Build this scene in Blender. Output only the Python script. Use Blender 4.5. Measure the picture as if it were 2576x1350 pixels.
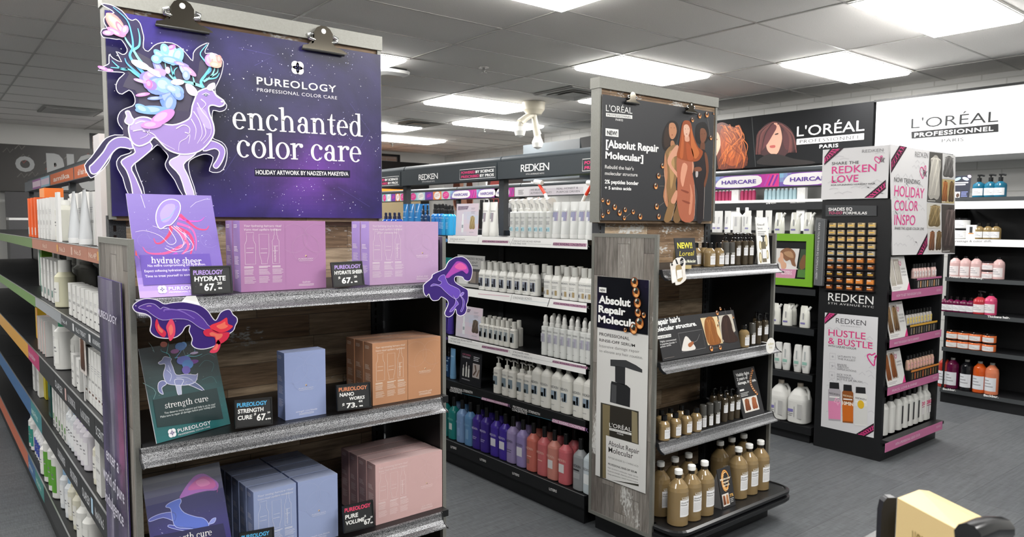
import bpy, bmesh, math, random
from mathutils import Vector, Matrix
from math import pi, sin, cos, radians
for o in list(bpy.data.objects): bpy.data.objects.remove(o)
S = bpy.context.scene
C = S.collection
random.seed(7)
# ---------------------------------------------------------------- camera, world, exposure
FPX, CY, YAW, PITCH, ROLL, CAMZ = 1859.675, 703.19, 0.679549, -0.0771092, 0.00513230, 1.5
_f = Vector((sin(YAW)*cos(PITCH), cos(YAW)*cos(PITCH), sin(PITCH)))
_r0 = Vector((cos(YAW), -sin(YAW), 0)); _u0 = _r0.cross(_f)
_r = _r0*cos(ROLL) + _u0*sin(ROLL); _u = _u0*cos(ROLL) - _r0*sin(ROLL)
CAM = Vector((0, 0, CAMZ))
cd = bpy.data.cameras.new('camera'); cam = bpy.data.objects.new('camera', cd); C.objects.link(cam)
cd.sensor_fit = 'HORIZONTAL'; cd.sensor_width = 36; cd.lens = FPX/2576*36
cd.shift_y = (CY-675)/2576; cd.clip_start = .05
cd.dof.use_dof = True; cd.dof.focus_distance = 2.7; cd.dof.aperture_fstop = 8
m = Matrix((_r, _u, -_f)).transposed().to_4x4(); m.translation = CAM
cam.matrix_world = m
S.camera = cam
W = bpy.data.worlds.new('room_air'); S.world = W; W.use_nodes = True
W.node_tree.nodes['Background'].inputs[0].default_value = (.75, .8, .85, 1)
W.node_tree.nodes['Background'].inputs[1].default_value = .25
vs = S.view_settings
vs.view_transform = 'Standard'; vs.look = 'None'; vs.gamma = 1; vs.use_curve_mapping = False
vs.exposure = 0.0
LAMP = 26.0        # strength of the ceiling troffers

def ray(px, py): return _r*((px-1288)/FPX) - _u*((py-CY)/FPX) + _f
def on(px, py, ax, val):
    d = ray(px, py); return CAM + d*((val-CAM[ax])/d[ax])
def onp(px, py, P, N):
    d = ray(px, py); return CAM + d*((Vector(P)-CAM).dot(N)/d.dot(N))
def _solve(px, p0, e):          # t such that p0 + t e is seen in column px
    p0 = Vector(p0)-CAM; e = Vector(e); k = (px-1288)/FPX
    return (k*p0.dot(_f) - p0.dot(_r))/(e.dot(_r) - k*e.dot(_f))
def YA(px, x, z): return _solve(px, (x, 0, z), (0, 1, 0))
def XA(px, y, z): return _solve(px, (0, y, z), (1, 0, 0))

# ---------------------------------------------------------------- materials
def lin(c):
    if isinstance(c, str): c = tuple(int(c[i:i+2], 16) for i in (0, 2, 4))
    c = [x/255 for x in c[:3]]
    return tuple(x/12.92 if x <= .04045 else ((x+.055)/1.055)**2.4 for x in c)
_colc = {}
def K(c):
    if isinstance(c, tuple) and len(c) == 3 and all(isinstance(x, float) for x in c): return c
    if c not in _colc: _colc[c] = lin(c)
    return _colc[c]
MATS = {}
def nmat(name):
    m = bpy.data.materials.new(name); m.use_nodes = True; MATS[name] = m
    nt = m.node_tree; b = nt.nodes['Principled BSDF']
    return m, nt, b
def nd(nt, t, **kw):
    n = nt.nodes.new(t)
    for k, v in kw.items():
        if k.startswith('i_'): n.inputs[k[2:].replace('_', ' ')].default_value = v
        else: setattr(n, k, v)
    return n
def attr_mat(name, rough=.5, metal=0, spec=.5, coat=0, bump=0, bscale=300, trans=0, alpha=1, ior=1.45):
    m, nt, b = nmat(name)
    a = nd(nt, 'ShaderNodeAttribute', attribute_name='Col')
    nt.links.new(a.outputs['Color'], b.inputs['Base Color'])
    tc = nd(nt, 'ShaderNodeTexCoord'); ns = nd(nt, 'ShaderNodeTexNoise', i_Scale=bscale, i_Detail=2.0)
    nt.links.new(tc.outputs['Object'], ns.inputs['Vector'])
    mr = nd(nt, 'ShaderNodeMapRange'); mr.inputs['To Min'].default_value = max(.02, rough*.88); mr.inputs['To Max'].default_value = min(1, rough*1.12)
    nt.links.new(ns.outputs['Fac'], mr.inputs['Value']); nt.links.new(mr.outputs['Result'], b.inputs['Roughness'])
    b.inputs['Metallic'].default_value = metal; b.inputs['Specular IOR Level'].default_value = spec
    b.inputs['Coat Weight'].default_value = coat; b.inputs['Coat Roughness'].default_value = .08
    b.inputs['Transmission Weight'].default_value = trans; b.inputs['IOR'].default_value = ior; b.inputs['Alpha'].default_value = alpha
    if bump:
        bp = nd(nt, 'ShaderNodeBump', i_Strength=bump, i_Distance=.002)
        nt.links.new(ns.outputs['Fac'], bp.inputs['Height']); nt.links.new(bp.outputs['Normal'], b.inputs['Normal'])
    return m
attr_mat('matte', .75, spec=.25)
attr_mat('card', .5, spec=.4)
attr_mat('satin', .38, spec=.5)
attr_mat('gloss', .16, spec=.5, coat=.3)
attr_mat('metal', .33, metal=.85)
attr_mat('chrome', .1, metal=1)
attr_mat('film', .06, spec=.5, trans=.9, ior=1.2)
attr_mat('amber', .12, spec=.6, coat=.4)

def wood_mat(name, ax_len, ax_w, tone):
    """reclaimed wood print: planks long along one axis and stacked along the other (object metres)"""
    m, nt, b = nmat(name); L = nt.links
    tc = nd(nt, 'ShaderNodeTexCoord'); sp = nd(nt, 'ShaderNodeSeparateXYZ'); L.new(tc.outputs['Object'], sp.inputs[0])
    def mth(op, a, bb=None):
        n = nd(nt, 'ShaderNodeMath', operation=op)
        for i, s in enumerate((a, bb)):
            if s is None: continue
            if hasattr(s, 'links'): L.new(s, n.inputs[i])
            else: n.inputs[i].default_value = s
        return n.outputs[0]
    w = sp.outputs[ax_w]; l = sp.outputs[ax_len]
    rowf = mth('DIVIDE', w, .078); row = mth('FLOOR', rowf)
    wn = nd(nt, 'ShaderNodeTexWhiteNoise', noise_dimensions='1D'); L.new(row, wn.inputs['W'])
    off = mth('MULTIPLY', wn.outputs['Value'], 3.0)
    lf = mth('ADD', mth('DIVIDE', l, .42), off); seg = mth('FLOOR', lf)
    cb = nd(nt, 'ShaderNodeCombineXYZ'); L.new(row, cb.inputs[0]); L.new(seg, cb.inputs[1])
    wn2 = nd(nt, 'ShaderNodeTexWhiteNoise', noise_dimensions='3D'); L.new(cb.outputs[0], wn2.inputs['Vector'])
    cr = nd(nt, 'ShaderNodeValToRGB'); e = cr.color_ramp.elements
    cols = tone
    e[0].position = 0; e[0].color = (*K(cols[0]), 1); e[1].position = 1; e[1].color = (*K(cols[-1]), 1)
    for i, c in enumerate(cols[1:-1]):
        q = e.new((i+1)/(len(cols)-1)); q.color = (*K(c), 1)
    L.new(wn2.outputs['Value'], cr.inputs['Fac'])
    # grain streaks
    mp = nd(nt, 'ShaderNodeMapping'); sc = [60, 60, 60]; sc[ax_len] = 5; mp.inputs['Scale'].default_value = sc
    L.new(tc.outputs['Object'], mp.inputs['Vector'])
    va = nd(nt, 'ShaderNodeVectorMath', operation='ADD'); L.new(mp.outputs[0], va.inputs[0])
    sc2 = nd(nt, 'ShaderNodeVectorMath', operation='SCALE'); sc2.inputs['Scale'].default_value = 13; L.new(wn2.outputs['Color'], sc2.inputs[0]); L.new(sc2.outputs[0], va.inputs[1])
    g = nd(nt, 'ShaderNodeTexNoise', i_Scale=1.6, i_Detail=6.0, i_Roughness=.65); L.new(va.outputs[0], g.inputs['Vector'])
    mx = nd(nt, 'ShaderNodeMix', data_type='RGBA', blend_type='MULTIPLY'); mx.inputs['Factor'].default_value = .8
    gr = nd(nt, 'ShaderNodeValToRGB'); gr.color_ramp.elements[0].position = .3; gr.color_ramp.elements[0].color = (.32, .3, .28, 1); gr.color_ramp.elements[1].position = .7; gr.color_ramp.elements[1].color = (1.25, 1.25, 1.25, 1)
    L.new(g.outputs['Fac'], gr.inputs['Fac']); L.new(cr.outputs['Color'], mx.inputs['A']); L.new(gr.outputs['Color'], mx.inputs['B'])
    # flaked white paint
    mp2 = nd(nt, 'ShaderNodeMapping'); s2 = [9, 9, 9]; s2[ax_len] = 3.2; mp2.inputs['Scale'].default_value = s2; L.new(tc.outputs['Object'], mp2.inputs['Vector'])
    p1 = nd(nt, 'ShaderNodeTexNoise', i_Scale=1.0, i_Detail=1.0); L.new(mp2.outputs[0], p1.inputs['Vector'])
    mp3 = nd(nt, 'ShaderNodeMapping'); s3 = [150, 150, 150]; s3[ax_len] = 55; mp3.inputs['Scale'].default_value = s3; L.new(tc.outputs['Object'], mp3.inputs['Vector'])
    p2 = nd(nt, 'ShaderNodeTexNoise', i_Scale=1.0, i_Detail=3.0); L.new(mp3.outputs[0], p2.inputs['Vector'])
    ps = mth('ADD', mth('MULTIPLY', p1.outputs['Fac'], 1.0), mth('MULTIPLY', p2.outputs['Fac'], .55))
    st = nd(nt, 'ShaderNodeMapRange'); st.inputs['From Min'].default_value = 0.95; st.inputs['From Max'].default_value = 1.04; L.new(ps, st.inputs['Value'])
    mx2 = nd(nt, 'ShaderNodeMix', data_type='RGBA'); L.new(st.outputs[0], mx2.inputs['Factor']); L.new(mx.outputs['Result'], mx2.inputs['A']); mx2.inputs['B'].default_value = (*K('d0d0cc'), 1)
    # seams
    fr = mth('FRACT', rowf); s_a = mth('LESS_THAN', fr, .03); fl = mth('FRACT', lf); s_b = mth('LESS_THAN', fl, .005)
    sm = mth('MAXIMUM', s_a, s_b)
    mx3 = nd(nt, 'ShaderNodeMix', data_type='RGBA'); L.new(mth('MULTIPLY', sm, .65), mx3.inputs['Factor']); L.new(mx2.outputs['Result'], mx3.inputs['A']); mx3.inputs['B'].default_value = (.03, .025, .02, 1)
    L.new(mx3.outputs['Result'], b.inputs['Base Color'])
    b.inputs['Roughness'].default_value = .5; b.inputs['Specular IOR Level'].default_value = .35
    bp = nd(nt, 'ShaderNodeBump', i_Strength=.25, i_Distance=.002); L.new(g.outputs['Fac'], bp.inputs['Height']); L.new(bp.outputs[0], b.inputs['Normal'])
    return m
TONE = ['8d735a', 'b0967a', 'bda78c', '8a6d53', 'c4b095', 'a38a6e', '755a45']
wood_mat('wood_h', 0, 2, TONE)
wood_mat('wood_v', 2, 1, ['77716c', '98938c', '8a857f', 'a5a09a', '6d6863', '938c84'])

def speck_mat(name, c0, c1, scale=420, rough=.38, metal=.6):
    m, nt, b = nmat(name); L = nt.links
    tc = nd(nt, 'ShaderNodeTexCoord'); n = nd(nt, 'ShaderNodeTexNoise', i_Scale=scale, i_Detail=2.0)
    L.new(tc.outputs['Object'], n.inputs['Vector'])
    cr = nd(nt, 'ShaderNodeValToRGB'); cr.color_ramp.elements[0].position = .42; cr.color_ramp.elements[0].color = (*K(c0), 1); cr.color_ramp.elements[1].position = .58; cr.color_ramp.elements[1].color = (*K(c1), 1)
    L.new(n.outputs['Fac'], cr.inputs['Fac']); L.new(cr.outputs[0], b.inputs['Base Color'])
    b.inputs['Roughness'].default_value = rough; b.inputs['Metallic'].default_value = metal
    bp = nd(nt, 'ShaderNodeBump', i_Strength=.6, i_Distance=.001); L.new(n.outputs['Fac'], bp.inputs['Height']); L.new(bp.outputs[0], b.inputs['Normal'])
speck_mat('hammered', '3a3b3e', '9d9ea0', 520, .34, .7)
speck_mat('gunmetal', '2b2d30', '4a4d50', 500, .45, .3)

def simple(name, c, rough=.6, metal=0, emit=0, spec=.5, nscale=40, namp=.06, bump=0):
    m, nt, b = nmat(name); L = nt.links
    tc = nd(nt, 'ShaderNodeTexCoord'); n = nd(nt, 'ShaderNodeTexNoise', i_Scale=nscale, i_Detail=4.0); L.new(tc.outputs['Object'], n.inputs['Vector'])
    cr = nd(nt, 'ShaderNodeValToRGB'); k = K(c)
    cr.color_ramp.elements[0].position = .3; cr.color_ramp.elements[0].color = (*[x*(1-namp) for x in k], 1)
    cr.color_ramp.elements[1].position = .7; cr.color_ramp.elements[1].color = (*[x*(1+namp) for x in k], 1)
    L.new(n.outputs['Fac'], cr.inputs['Fac']); L.new(cr.outputs[0], b.inputs['Base Color'])
    b.inputs['Roughness'].default_value = rough; b.inputs['Metallic'].default_value = metal; b.inputs['Specular IOR Level'].default_value = spec
    if emit:
        b.inputs['Emission Color'].default_value = (*k, 1); b.inputs['Emission Strength'].default_value = emit
    if bump:
        bp = nd(nt, 'ShaderNodeBump', i_Strength=bump, i_Distance=.002); L.new(n.outputs['Fac'], bp.inputs['Height']); L.new(bp.outputs[0], b.inputs['Normal'])
    return m
simple('black_metal', '17181a', .42, 0, spec=.4)
simple('silver_frame', '8d8d87', .42, .5, nscale=200)
simple('wall_paint', 'd6d6d3', .85, nscale=3, namp=.02)
simple('lamp_glow', (1.0, .98, .95), .5, 0, LAMP, namp=0)
simple('white_paint', 'e6e6e4', .5)
simple('tray_black', '121315', .3)

# ---------------------------------------------------------------- mesh building
class Frame:
    """flat local frame: u to the right, v up, h out of the surface"""
    def __init__(s, O, U, V): s.O = Vector(O); s.U = Vector(U).normalized(); s.V = Vector(V).normalized(); s.N = s.U.cross(s.V)
    def __call__(s, u, v, h=0): return s.O + s.U*u + s.V*v + s.N*h
def FY(x, y, z): return Frame((x, y, z), (1, 0, 0), (0, 0, 1))      # faces -Y
def FX(x, y, z): return Frame((x, y, z), (0, -1, 0), (0, 0, 1))     # faces -X
_tx = {}
def text_tris(s, bold=0.0, sp=1.0):
    k = (s, bold, sp)
    if k not in _tx:
        cu = bpy.data.curves.new('tmp', 'FONT'); cu.body = s; cu.size = 1; cu.offset = bold; cu.resolution_u = 3; cu.space_character = sp; cu.fill_mode = 'FRONT' if hasattr(cu, 'fill_mode') else cu.fill_mode
        ob = bpy.data.objects.new('tmp', cu); me = ob.to_mesh()
        vs_ = [(v.co.x, v.co.y) for v in me.vertices]; fs = [tuple(p.vertices) for p in me.polygons]
        ob.to_mesh_clear(); bpy.data.objects.remove(ob); bpy.data.curves.remove(cu)
        x0 = min([v[0] for v in vs_] or [0]); x1 = max([v[0] for v in vs_] or [0])
        _tx[k] = ([(v[0]-x0, v[1]) for v in vs_], fs, x1-x0)
    return _tx[k]
class MB:
    def __init__(s, org=(0, 0, 0)): s.v = []; s.f = []; s.c = []; s.m = []; s.s = []; s.org = Vector(org); s.dm = 0
    def add(s, vs_, fs, col, mi=0, smooth=False):
        n = len(s.v); s.v += [Vector(p)-s.org for p in vs_]; col = K(col); mi = mi or s.dm
        for f in fs: s.f.append(tuple(i+n for i in f)); s.c.append(col); s.m.append(mi); s.s.append(smooth)
    def box(s, x0, x1, y0, y1, z0, z1, col, mi=0, cols=None):
        P = [(x, y, z) for x in (x0, x1) for y in (y0, y1) for z in (z0, z1)]
        F = [(0, 1, 3, 2), (4, 6, 7, 5), (0, 4, 5, 1), (2, 3, 7, 6), (0, 2, 6, 4), (1, 5, 7, 3)]
        for i, f in enumerate(F): s.add(P, [f], (cols or {}).get('xXyYzZ'[i], col), mi)
    def fbox(s, F, u0, u1, v0, v1, h0, h1, col, mi=0, cols=None):
        P = [F(u, v, h) for u in (u0, u1) for v in (v0, v1) for h in (h0, h1)]
        # u left/right, v bottom/top, h back/front
        Q = [(0, 1, 3, 2), (4, 6, 7, 5), (0, 4, 5, 1), (2, 3, 7, 6), (0, 2, 6, 4), (1, 5, 7, 3)]
        for i, f in enumerate(Q): s.add(P, [f], (cols or {}).get('uUvVhH'[i], col), mi)
    def poly(s, F, pts, col, h=0, mi=0): s.add([F(u, v, h) for u, v in pts], [tuple(range(len(pts)))], col, mi)
    def rect(s, F, u0, v0, u1, v1, col, h=0, mi=0): s.poly(F, [(u0, v0), (u1, v0), (u1, v1), (u0, v1)], col, h, mi)
    def ell(s, F, u, v, a, b, col, h=0, n=16, rot=0, mi=0, t0=0, t1=2*pi):
        s.poly(F, [(u+a*cos(t)*cos(rot)-b*sin(t)*sin(rot), v+a*cos(t)*sin(rot)+b*sin(t)*cos(rot)) for t in [t0+(t1-t0)*i/n for i in range(n if t1-t0 > 6.2 else n+1)]], col, h, mi)
    def line(s, F, pts, w, col, h=0, w1=None, mi=0):
        """ribbon along pts (u,v), width w tapering to w1"""
        n = len(pts); A = []; B = []
        for i, p in enumerate(pts):
            a = pts[max(0, i-1)]; b = pts[min(n-1, i+1)]; d = Vector((b[0]-a[0], b[1]-a[1]))
            d = d.normalized() if d.length > 1e-9 else Vector((1, 0)); ww = w if w1 is None else w+(w1-w)*i/(n-1)
            A.append((p[0]-d.y*ww/2, p[1]+d.x*ww/2)); B.append((p[0]+d.y*ww/2, p[1]-d.x*ww/2))
        s.add([F(u, v, h) for u, v in A+B], [(n+i, n+i+1, i+1, i) for i in range(n-1)], col, mi)
    def prism(s, F, pts, h0, h1, col, side=None, mi=0):
        n = len(pts); a = sum(pts[i][0]*pts[(i+1) % n][1]-pts[(i+1) % n][0]*pts[i][1] for i in range(n))
        if a < 0: pts = pts[::-1]
        P = [F(u, v, h1) for u, v in pts]+[F(u, v, h0) for u, v in pts]
        s.add(P, [tuple(range(n)), tuple(range(2*n-1, n-1, -1))], col, mi)
        s.add(P, [(i, n+i, n+(i+1) % n, (i+1) % n) for i in range(n)], side or col, mi)
    def text(s, F, t, u, v, size, col, h=0, al='L', bold=0.0, sx=1.0, shear=0.0, sp=1.0, fit=None, mi=0, wrap=None):
        vs_, fs, w = text_tris(t, bold, sp)
        k = size*sx
        if fit and w*k > 0: k = fit/w
        o = {'L': 0, 'C': -w*k/2, 'R': -w*k}[al]
        g = wrap or (lambda a, b: F(a, b, h))
        if vs_: s.add([g(u+o+x*k+y*size*shear, v+y*size) for x, y in vs_], fs, col, mi)
        return w*k
    def bars(s, F, u, v, w, n, pitch, th, col, h=0, rag=.25, seed=1, al='L', mi=0):
        """lines of print too small to read"""
        r = random.Random(seed)
        for i in range(n):
            ww = w*(1-rag*r.random()); a = {'L': u, 'C': u-ww/2, 'R': u-ww}[al]
            s.rect(F, a, v-i*pitch-th, a+ww, v-i*pitch, col, h, mi)
    def lathe(s, prof, n=20, col=None, p=2.0, sx=1, sy=1, at=(0, 0, 0), mi=0, smooth=True, cap=True):
        """prof: (r,z[,col]) upward; p superellipse power"""
        ax = Vector(at); rings = []
        def cr(t):
            c, q = cos(t), sin(t); k = (abs(c)**p+abs(q)**p)**(-1/p) if p != 2 else 1
            return c*k, q*k
        cs = [cr(2*pi*(i+.5)/n) for i in range(n)]
        V_ = []
        for e in prof:
            V_ += [ax+Vector((e[0]*c*sx, e[0]*q*sy, e[1])) for c, q in cs]
        for j in range(len(prof)-1):
            e = prof[j+1]; cc = e[2] if len(e) > 2 else col
            if abs(prof[j][0]-prof[j+1][0]) < 1e-9 and abs(prof[j][1]-prof[j+1][1]) < 1e-9: continue
            s.add(V_[j*n:(j+2)*n], [(i, (i+1) % n, n+(i+1) % n, n+i) for i in range(n)], cc, mi, smooth)
        if cap:
            e = prof[0]; s.add(V_[:n], [tuple(range(n-1, -1, -1))], (e[2] if len(e) > 2 else col), mi)
            e = prof[-1]; s.add(V_[-n:], [tuple(range(n))], (e[2] if len(e) > 2 else col), mi)
    def tube(s, pts, r, col, n=8, r1=None, mi=0, smooth=True):
        pts = [Vector(p) for p in pts]; m_ = len(pts); V_ = []
        for i, p in enumerate(pts):
            d = (pts[min(m_-1, i+1)]-pts[max(0, i-1)]).normalized()
            a = d.orthogonal().normalized() if i == 0 else (a-d*a.dot(d)).normalized()
            b = d.cross(a); rr = r if r1 is None else r+(r1-r)*i/(m_-1)
            V_ += [p+(a*cos(2*pi*k/n)+b*sin(2*pi*k/n))*rr for k in range(n)]
        s.add(V_, [(j*n+i, j*n+(i+1) % n, (j+1)*n+(i+1) % n, (j+1)*n+i) for j in range(m_-1) for i in range(n)], col, mi, smooth)
        s.add(V_[:n], [tuple(range(n-1, -1, -1))], col, mi); s.add(V_[-n:], [tuple(range(n))], col, mi)
    def build(s, name, mats, parent=None):
        me = bpy.data.meshes.new(name)
        me.from_pydata([tuple(v) for v in s.v], [], s.f)
        if isinstance(mats, str): mats = [mats]
        for k in mats: me.materials.append(MATS[k])
        ca = me.color_attributes.new('Col', 'FLOAT_COLOR', 'CORNER')
        buf = []
        for p, c in zip(s.f, s.c): buf += [c[0], c[1], c[2], 1.0]*len(p)
        ca.data.foreach_set('color', buf)
        me.polygons.foreach_set('material_index', s.m); me.polygons.foreach_set('use_smooth', s.s)
        me.update()
        o = bpy.data.objects.new(name, me); C.objects.link(o)
        if parent is not None: o.parent = parent
        return o
    def at(s, name, mats, loc, rz=0):      # a thing that is one mesh, built around its base
        o = s.build(name, mats); o.location = loc; o.rotation_euler.z = rz; return o
def bevel(o, w, seg=2):
    md = o.modifiers.new('soft_edges', 'BEVEL'); md.width = w; md.segments = seg; md.limit_method = 'ANGLE'; md.angle_limit = radians(40); return o
def tag(o, label=None, cat=None, group=None, kind=None):
    for k, v in (('label', label), ('category', cat), ('group', group), ('kind', kind)):
        if v: o[k] = v
    return o
def thing(name, label, cat, loc=(0, 0, 0), rz=0, group=None):
    o = bpy.data.objects.new(name, None); C.objects.link(o); o.empty_display_size = .05
    o.location = loc; o.rotation_euler.z = rz
    return tag(o, label, cat, group)
def copy_tree(r, loc=None, rz=None, label=None, group=None, parent=None):
    c = r.copy(); C.objects.link(c)
    if parent is not None: c.parent = parent
    for ch in r.children: copy_tree(ch, parent=c)
    if loc is not None: c.location = loc
    if rz is not None: c.rotation_euler.z = rz
    if label: c['label'] = label
    if group: c['group'] = group
    return c
def parts_of(r): return r.children
_used = {}
def place(proto, loc, rz, label, group=None):
    """the first call moves the prototype itself, later calls copy it with its parts"""
    if id(proto) not in _used:
        _used[id(proto)] = proto; proto.location = loc; proto.rotation_euler.z = rz; proto['label'] = label
        if group: proto['group'] = group
        return proto
    return copy_tree(proto, loc, rz, label, group)
ORD = ['first', 'second', 'third', 'fourth', 'fifth', 'sixth', 'seventh', 'eighth', 'ninth', 'tenth', 'eleventh', 'twelfth', 'thirteenth', 'fourteenth', 'fifteenth', 'sixteenth']
def struct(o): o['kind'] = 'structure'; return o
RX = -pi/2      # turns a front that faces -Y to face -X
# ================================================================ the room
XR, XR2, YF, XL, YN, ZC = 7.57, 8.45, 12.65, -5.0, -4.2, 2.85
def floor_mat():
    m, nt, b = nmat('floor_planks'); L = nt.links
    tc = nd(nt, 'ShaderNodeTexCoord'); mp = nd(nt, 'ShaderNodeMapping'); L.new(tc.outputs['Object'], mp.inputs['Vector'])
    br = nd(nt, 'ShaderNodeTexBrick', offset=.37); br.inputs['Scale'].default_value = 1; br.inputs['Brick Width'].default_value = 1.22; br.inputs['Row Height'].default_value = .305
    br.inputs['Mortar Size'].default_value = .0015; br.inputs['Color1'].default_value = (*K('505356'), 1); br.inputs['Color2'].default_value = (*K('5b5e60'), 1); br.inputs['Mortar'].default_value = (*K('3d4042'), 1); br.inputs['Bias'].default_value = 0
    L.new(mp.outputs[0], br.inputs['Vector'])
    m2 = nd(nt, 'ShaderNodeMapping'); m2.inputs['Scale'].default_value = (2.2, 26, 1); L.new(tc.outputs['Object'], m2.inputs['Vector'])
    n = nd(nt, 'ShaderNodeTexNoise', i_Scale=2.0, i_Detail=6.0, i_Roughness=.7); L.new(m2.outputs[0], n.inputs['Vector'])
    m3 = nd(nt, 'ShaderNodeMapping'); m3.inputs['Scale'].default_value = (180, 12, 1); L.new(tc.outputs['Object'], m3.inputs['Vector'])
    n3 = nd(nt, 'ShaderNodeTexNoise', i_Scale=1.5, i_Detail=3.0); L.new(m3.outputs[0], n3.inputs['Vector'])
    ad = nd(nt, 'ShaderNodeMath', operation='ADD'); L.new(n.outputs[0], ad.inputs[0]); L.new(n3.outputs[0], ad.inputs[1])
    mr = nd(nt, 'ShaderNodeMapRange'); mr.inputs['From Min'].default_value = .7; mr.inputs['From Max'].default_value = 1.3; mr.inputs['To Min'].default_value = .62; mr.inputs['To Max'].default_value = 1.3; L.new(ad.outputs[0], mr.inputs[0])
    mx = nd(nt, 'ShaderNodeMix', data_type='RGBA', blend_type='MULTIPLY'); mx.inputs['Factor'].default_value = 1; L.new(br.outputs['Color'], mx.inputs['A']); L.new(mr.outputs[0], mx.inputs['B'])
    L.new(mx.outputs['Result'], b.inputs['Base Color']); b.inputs['Roughness'].default_value = .55; b.inputs['Specular IOR Level'].default_value = .3
    bp = nd(nt, 'ShaderNodeBump', i_Strength=.15, i_Distance=.002); L.new(ad.outputs[0], bp.inputs['Height']); L.new(bp.outputs[0], b.inputs['Normal'])
floor_mat()
simple('ceiling_tile', 'f0eeea', .95, nscale=160, namp=.06, bump=.3)
def brick_mat(name, c1, c2, mo, vert=True):
    m, nt, b = nmat(name); L = nt.links
    tc = nd(nt, 'ShaderNodeTexCoord'); sp = nd(nt, 'ShaderNodeSeparateXYZ'); L.new(tc.outputs['Object'], sp.inputs[0])
    ad = nd(nt, 'ShaderNodeMath', operation='ADD'); L.new(sp.outputs[0], ad.inputs[0]); L.new(sp.outputs[1], ad.inputs[1])
    cb = nd(nt, 'ShaderNodeCombineXYZ'); L.new(ad.outputs[0], cb.inputs[0]); L.new(sp.outputs[2], cb.inputs[1])
    br = nd(nt, 'ShaderNodeTexBrick'); br.inputs['Scale'].default_value = 1; br.inputs['Brick Width'].default_value = .4; br.inputs['Row Height'].default_value = .2 if vert else .07; br.inputs['Mortar Size'].default_value = .006
    for k, c in (('Color1', c1), ('Color2', c2), ('Mortar', mo)): br.inputs[k].default_value = (*K(c), 1)
    L.new(cb.outputs[0], br.inputs['Vector']); L.new(br.outputs['Color'], b.inputs['Base Color']); b.inputs['Roughness'].default_value = .85
    bp = nd(nt, 'ShaderNodeBump', i_Strength=.4, i_Distance=.004); bp.invert = True; L.new(br.outputs['Fac'], bp.inputs['Height']); L.new(bp.outputs[0], b.inputs['Normal'])
brick_mat('painted_block', 'd4d4d1', 'cfcfcc', 'bdbdb9')
brick_mat('outside_brick', 'c58a6a', 'b5785a', 'cdb9a8', False)
def slab(name, mat, *bx):
    b = MB()
    for q in bx: b.box(*q, 'dddddd')
    return struct(b.build(name, mat))
slab('floor', 'floor_planks', (XL-.2, XR2+.2, YN-.2, YF+.3, -.12, 0))
slab('ceiling', 'ceiling_tile', (XL-.2, XR2+.2, YN-.2, YF+.3, ZC, ZC+.12))
slab('wall_right', 'painted_block', (XR, XR+.2, YN, 8.46, 0, ZC), (XR, XR2+.2, 8.46, 8.6, 0, ZC), (XR2, XR2+.2, 8.6, YF, 0, ZC))
slab('wall_left', 'wall_paint', (XL-.15, XL, YN, YF, 0, ZC))
slab('wall_near', 'wall_paint', (XL-.15, XR+.2, YN-.15, YN, 0, ZC))
WZ0, WZ1 = 2.45, 2.8; WN = [(2.10, 3.5), (5.9, 7.42)]
bx = [(XL, XR2+.2, YF, YF+.15, 0, WZ0), (XL, XR2+.2, YF, YF+.15, WZ1, ZC)]
xs = [XL]+[q for w in WN for q in w]+[XR2+.2]
for i in range(0, len(xs), 2): bx.append((xs[i], xs[i+1], YF, YF+.15, WZ0, WZ1))
slab('wall_far', 'wall_paint', *bx)
for i, (x0, x1) in enumerate(WN):
    b = MB(); t = .04; y0, y1 = YF+.02, YF+.08
    for q in ((x0, x1, y0, y1, WZ1-t, WZ1), (x0, x1, y0, y1, WZ0, WZ0+t), (x0, x0+t, y0, y1, WZ0+t, WZ1-t), (x1-t, x1, y0, y1, WZ0+t, WZ1-t)): b.box(*q, '1d1d1f')
    w = struct(b.build('window_%d' % (i+1), 'satin'))
    b = MB(); b.box(x0+t, x1-t, YF+.045, YF+.05, WZ0+t, WZ1-t, 'f2f6f6'); b.build('pane', 'film', w)
slab('wall_outside', 'outside_brick', (XL, XR2+1, YF+2.2, YF+2.4, 0, 4.5))
# ceiling grid: slim metal tees, 1.22 x 0.61 m cells
b = MB(); w = .0075
for k in range(-7, 5):
    x = 3.26+1.22*k; b.box(x-w, x+w, YN, YF, ZC-.006, ZC-.001, 'b9b8b4')
for k in range(-13, 14):
    y = 4.155+.61*k; b.box(XL, XR2, y-w, y+w, ZC-.005, ZC-.0015, 'b9b8b4')
struct(b.build('trim_1', 'satin'))
# troffers
def troffer():
    t = thing('ceiling_light', '', 'ceiling light', group='troffer lights in the ceiling grid')
    b = MB(); a, c, h = 1.2, .59, .014
    for q in ((0, a, 0, .02), (0, a, c-.02, c), (0, .02, .02, c-.02), (a-.02, a, .02, c-.02)): b.box(q[0], q[1], q[2], q[3], -h, -.007, 'e8e8e6')
    b.build('frame', 'satin', t)
    b = MB(); lens = [(.022, -.010), (.022, -.026), (.034, -.036), (.05, -.040)]  # lens shaped to drop below the frame so its sides brighten the ceiling
    V_ = [p for s, z in lens for p in ((s, s, z), (a-s, s, z), (a-s, c-s, z), (s, c-s, z))]
    b.add(V_, [(j*4+i, j*4+(i+1) % 4, j*4+4+(i+1) % 4, j*4+4+i) for j in range(3) for i in range(4)]+[(15, 14, 13, 12)], 'ffffff'); b.build('diffuser', 'lamp_glow', t)
    return t
TR = troffer()
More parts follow.
